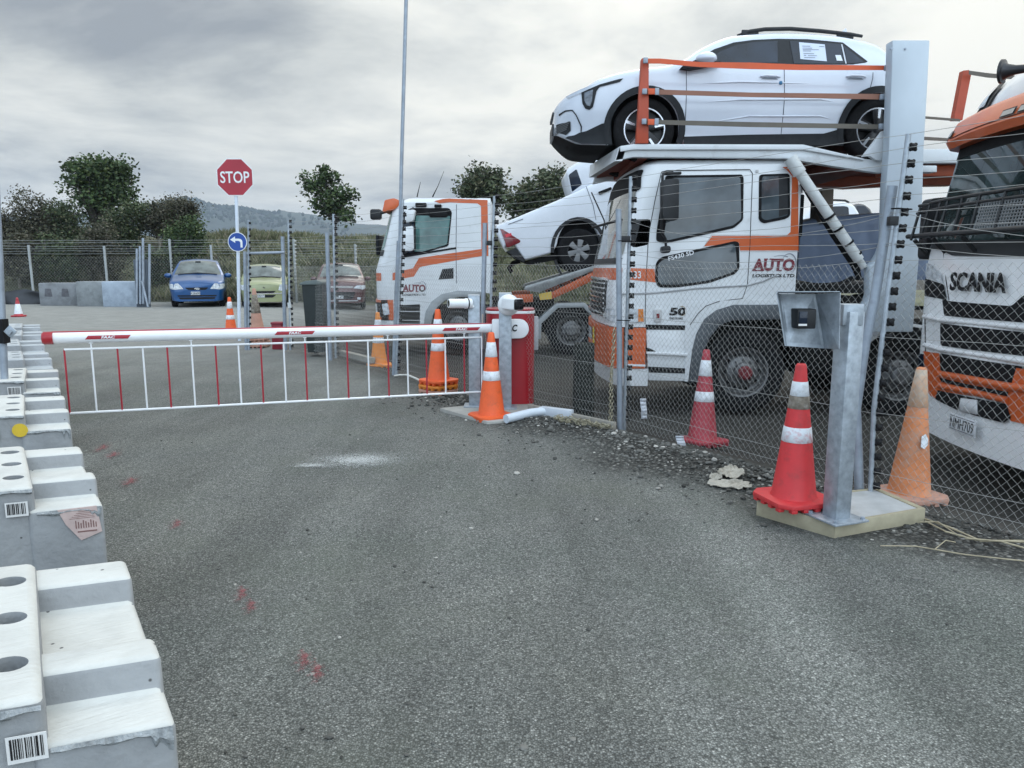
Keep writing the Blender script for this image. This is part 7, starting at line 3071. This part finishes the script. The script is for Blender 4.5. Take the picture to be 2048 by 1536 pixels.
    for (y0, z0, z1, rr) in ((1.35, 2.12, 2.11, .015), (1.35, 2.05, 2.05, .013), (1.40, 1.84, 1.82, .022)):
        pts = []
        for i in range(15):
            f = i / 14
            y = cy + y0 - f * (y0 + 1.2)
            yy = max(min(y, cy + hw - .12), cy - hw + .1)
            q = sl(yy, z0 + (z1 - z0) * min(1, f * 2))
            pts.append(Vector((q.x + (.0 if abs(y - cy) < hw - .1 else .02), y, q.z)))
        b.tube(pts, rr, 8)
    for y in (1.28, 1.0, .75, .60, .35, .1, -.2, -.5):
        q0, q1 = sl(min(cy + y, cy + hw - .12), 1.80), sl(min(cy + y, cy + hw - .12), 2.10)
        b.tube([Vector((q0.x, cy + y, q0.z)), Vector((q1.x, cy + y, q1.z))], .014, 6)
    for y in (1.1, .7, .2):
        q0 = sl(cy + y, 1.80)
        b.tube([q0, q0 + Vector((.12, 0, -.12))], .02, 6)
    sg = b.out('stone_guard', SGM, t, smooth=50)
    b = B()
    # perforated plate as a grid of slats
    yy0, yy1 = cy + .05, cy - 1.0
    n = 34
    for i in range(n):
        y = yy0 + (yy1 - yy0) * i / n
        b.tube([sl(y, 1.83), sl(y, 2.05)], .006, 4, cap=False)
    for i in range(9):
        z = 1.84 + .024 * i
        b.tube([sl(yy0 + (yy1 - yy0) * j / 8, z) for j in range(9)], .006, 4, cap=False)
    b.out('guard_mesh', M('mesh_grey', (.16, .165, .165), .5, .3), sg, smooth=60, fix=False)
    # dashboard, wheel and seat seen through or reflected: door mirror on the far side
    b = B()
    p = at(1855, 455, 7.25)
    b.prism(rp([(p.x - .05, p.z - .30), (p.x + .18, p.z - .30), (p.x + .18, p.z + .28), (p.x - .05, p.z + .26)], .05), 7.16, 7.30, PY, bev=.02)
    b.out('mirror', BLKPL, t)
    # near side of the cab: door glass, shut lines, arch
    yn = cy - hw - .006
    sd = lambda nm, pts, m, o=.0, rr=.05: (lambda b_: (b_.prism(rp(pts, rr), yn - o, yn + .03, PY), b_.out(nm, m, cab))[1])(B())
    fr_ = sd('door_window_frame', [(4.25, 1.86), (5.20, 1.70), (5.25, 2.55), (4.37, 2.55)], BLACK)
    sd('door_glass', [(4.31, 1.90), (5.15, 1.76), (5.19, 2.50), (4.41, 2.50)], GLASS, .006)
    for x in (4.17, 5.31):
        b = B()
        b.tube([Vector((x, yn, 1.0)), Vector((x, yn, 2.7))], .006, 5)
        b.out('shut_line', BLACK, cab)
    sd('orange_band', [(4.2, 1.36), (5.98, 1.62), (5.98, 1.46), (4.2, 1.20)], ORANGE, .0, .01)
    sd('wheel_arch', [(4.75, .11), (4.75, .45), (4.90, .78), (5.15, .93), (5.55, .93), (5.80, .78), (5.95, .45), (5.95, .11)], BLACK, .002, .05)
    # body below, wheels
    b = B()
    b.box((4.4, cy - .5, .1), (12, cy + .5, .75), bev=.03)
    b.box((4.3, cy - 1.1, .2), (6.2, cy + 1.1, .5))
    b.out('chassis', DARK, t)
    for y, s in ((cy + hw - .2, 1), (cy - hw + .125, -1)):
        wheel(t, (5.35, y, .28), .50, .32, .30, 'steel', s=s)
        wheel(t, (9.4, y, .28), .50, .32, .30, 'steel', s=s)
    b = B()
    b.box((6.5, cy - 1.2, .9), (12, cy + 1.2, 1.1), bev=.02)
    b.out('deck', WHITE2, t)


near_truck()


# ============================================================ air between here and the hill
def haze():
    b = B()
    b.box((-3200, -320, -40), (3200, 2900, 190))
    m = bpy.data.materials.new('haze_air')
    m.use_nodes = True
    t = m.node_tree
    for n in list(t.nodes):
        t.nodes.remove(n)
    o = N(t, 'ShaderNodeOutputMaterial')
    v = N(t, 'ShaderNodeVolumePrincipled')
    v.inputs['Color'].default_value = (.70, .82, 1.0, 1)
    v.inputs['Density'].default_value = HAZE
    t.links.new(v.outputs[0], o.inputs['Volume'])
    h = b.out('haze', m, org=(0, 0, 0), smooth=0)
    tag(h, 'thin bluish air in front of the distant hill', 'haze', kind='stuff')


HAZE = .00022
haze()
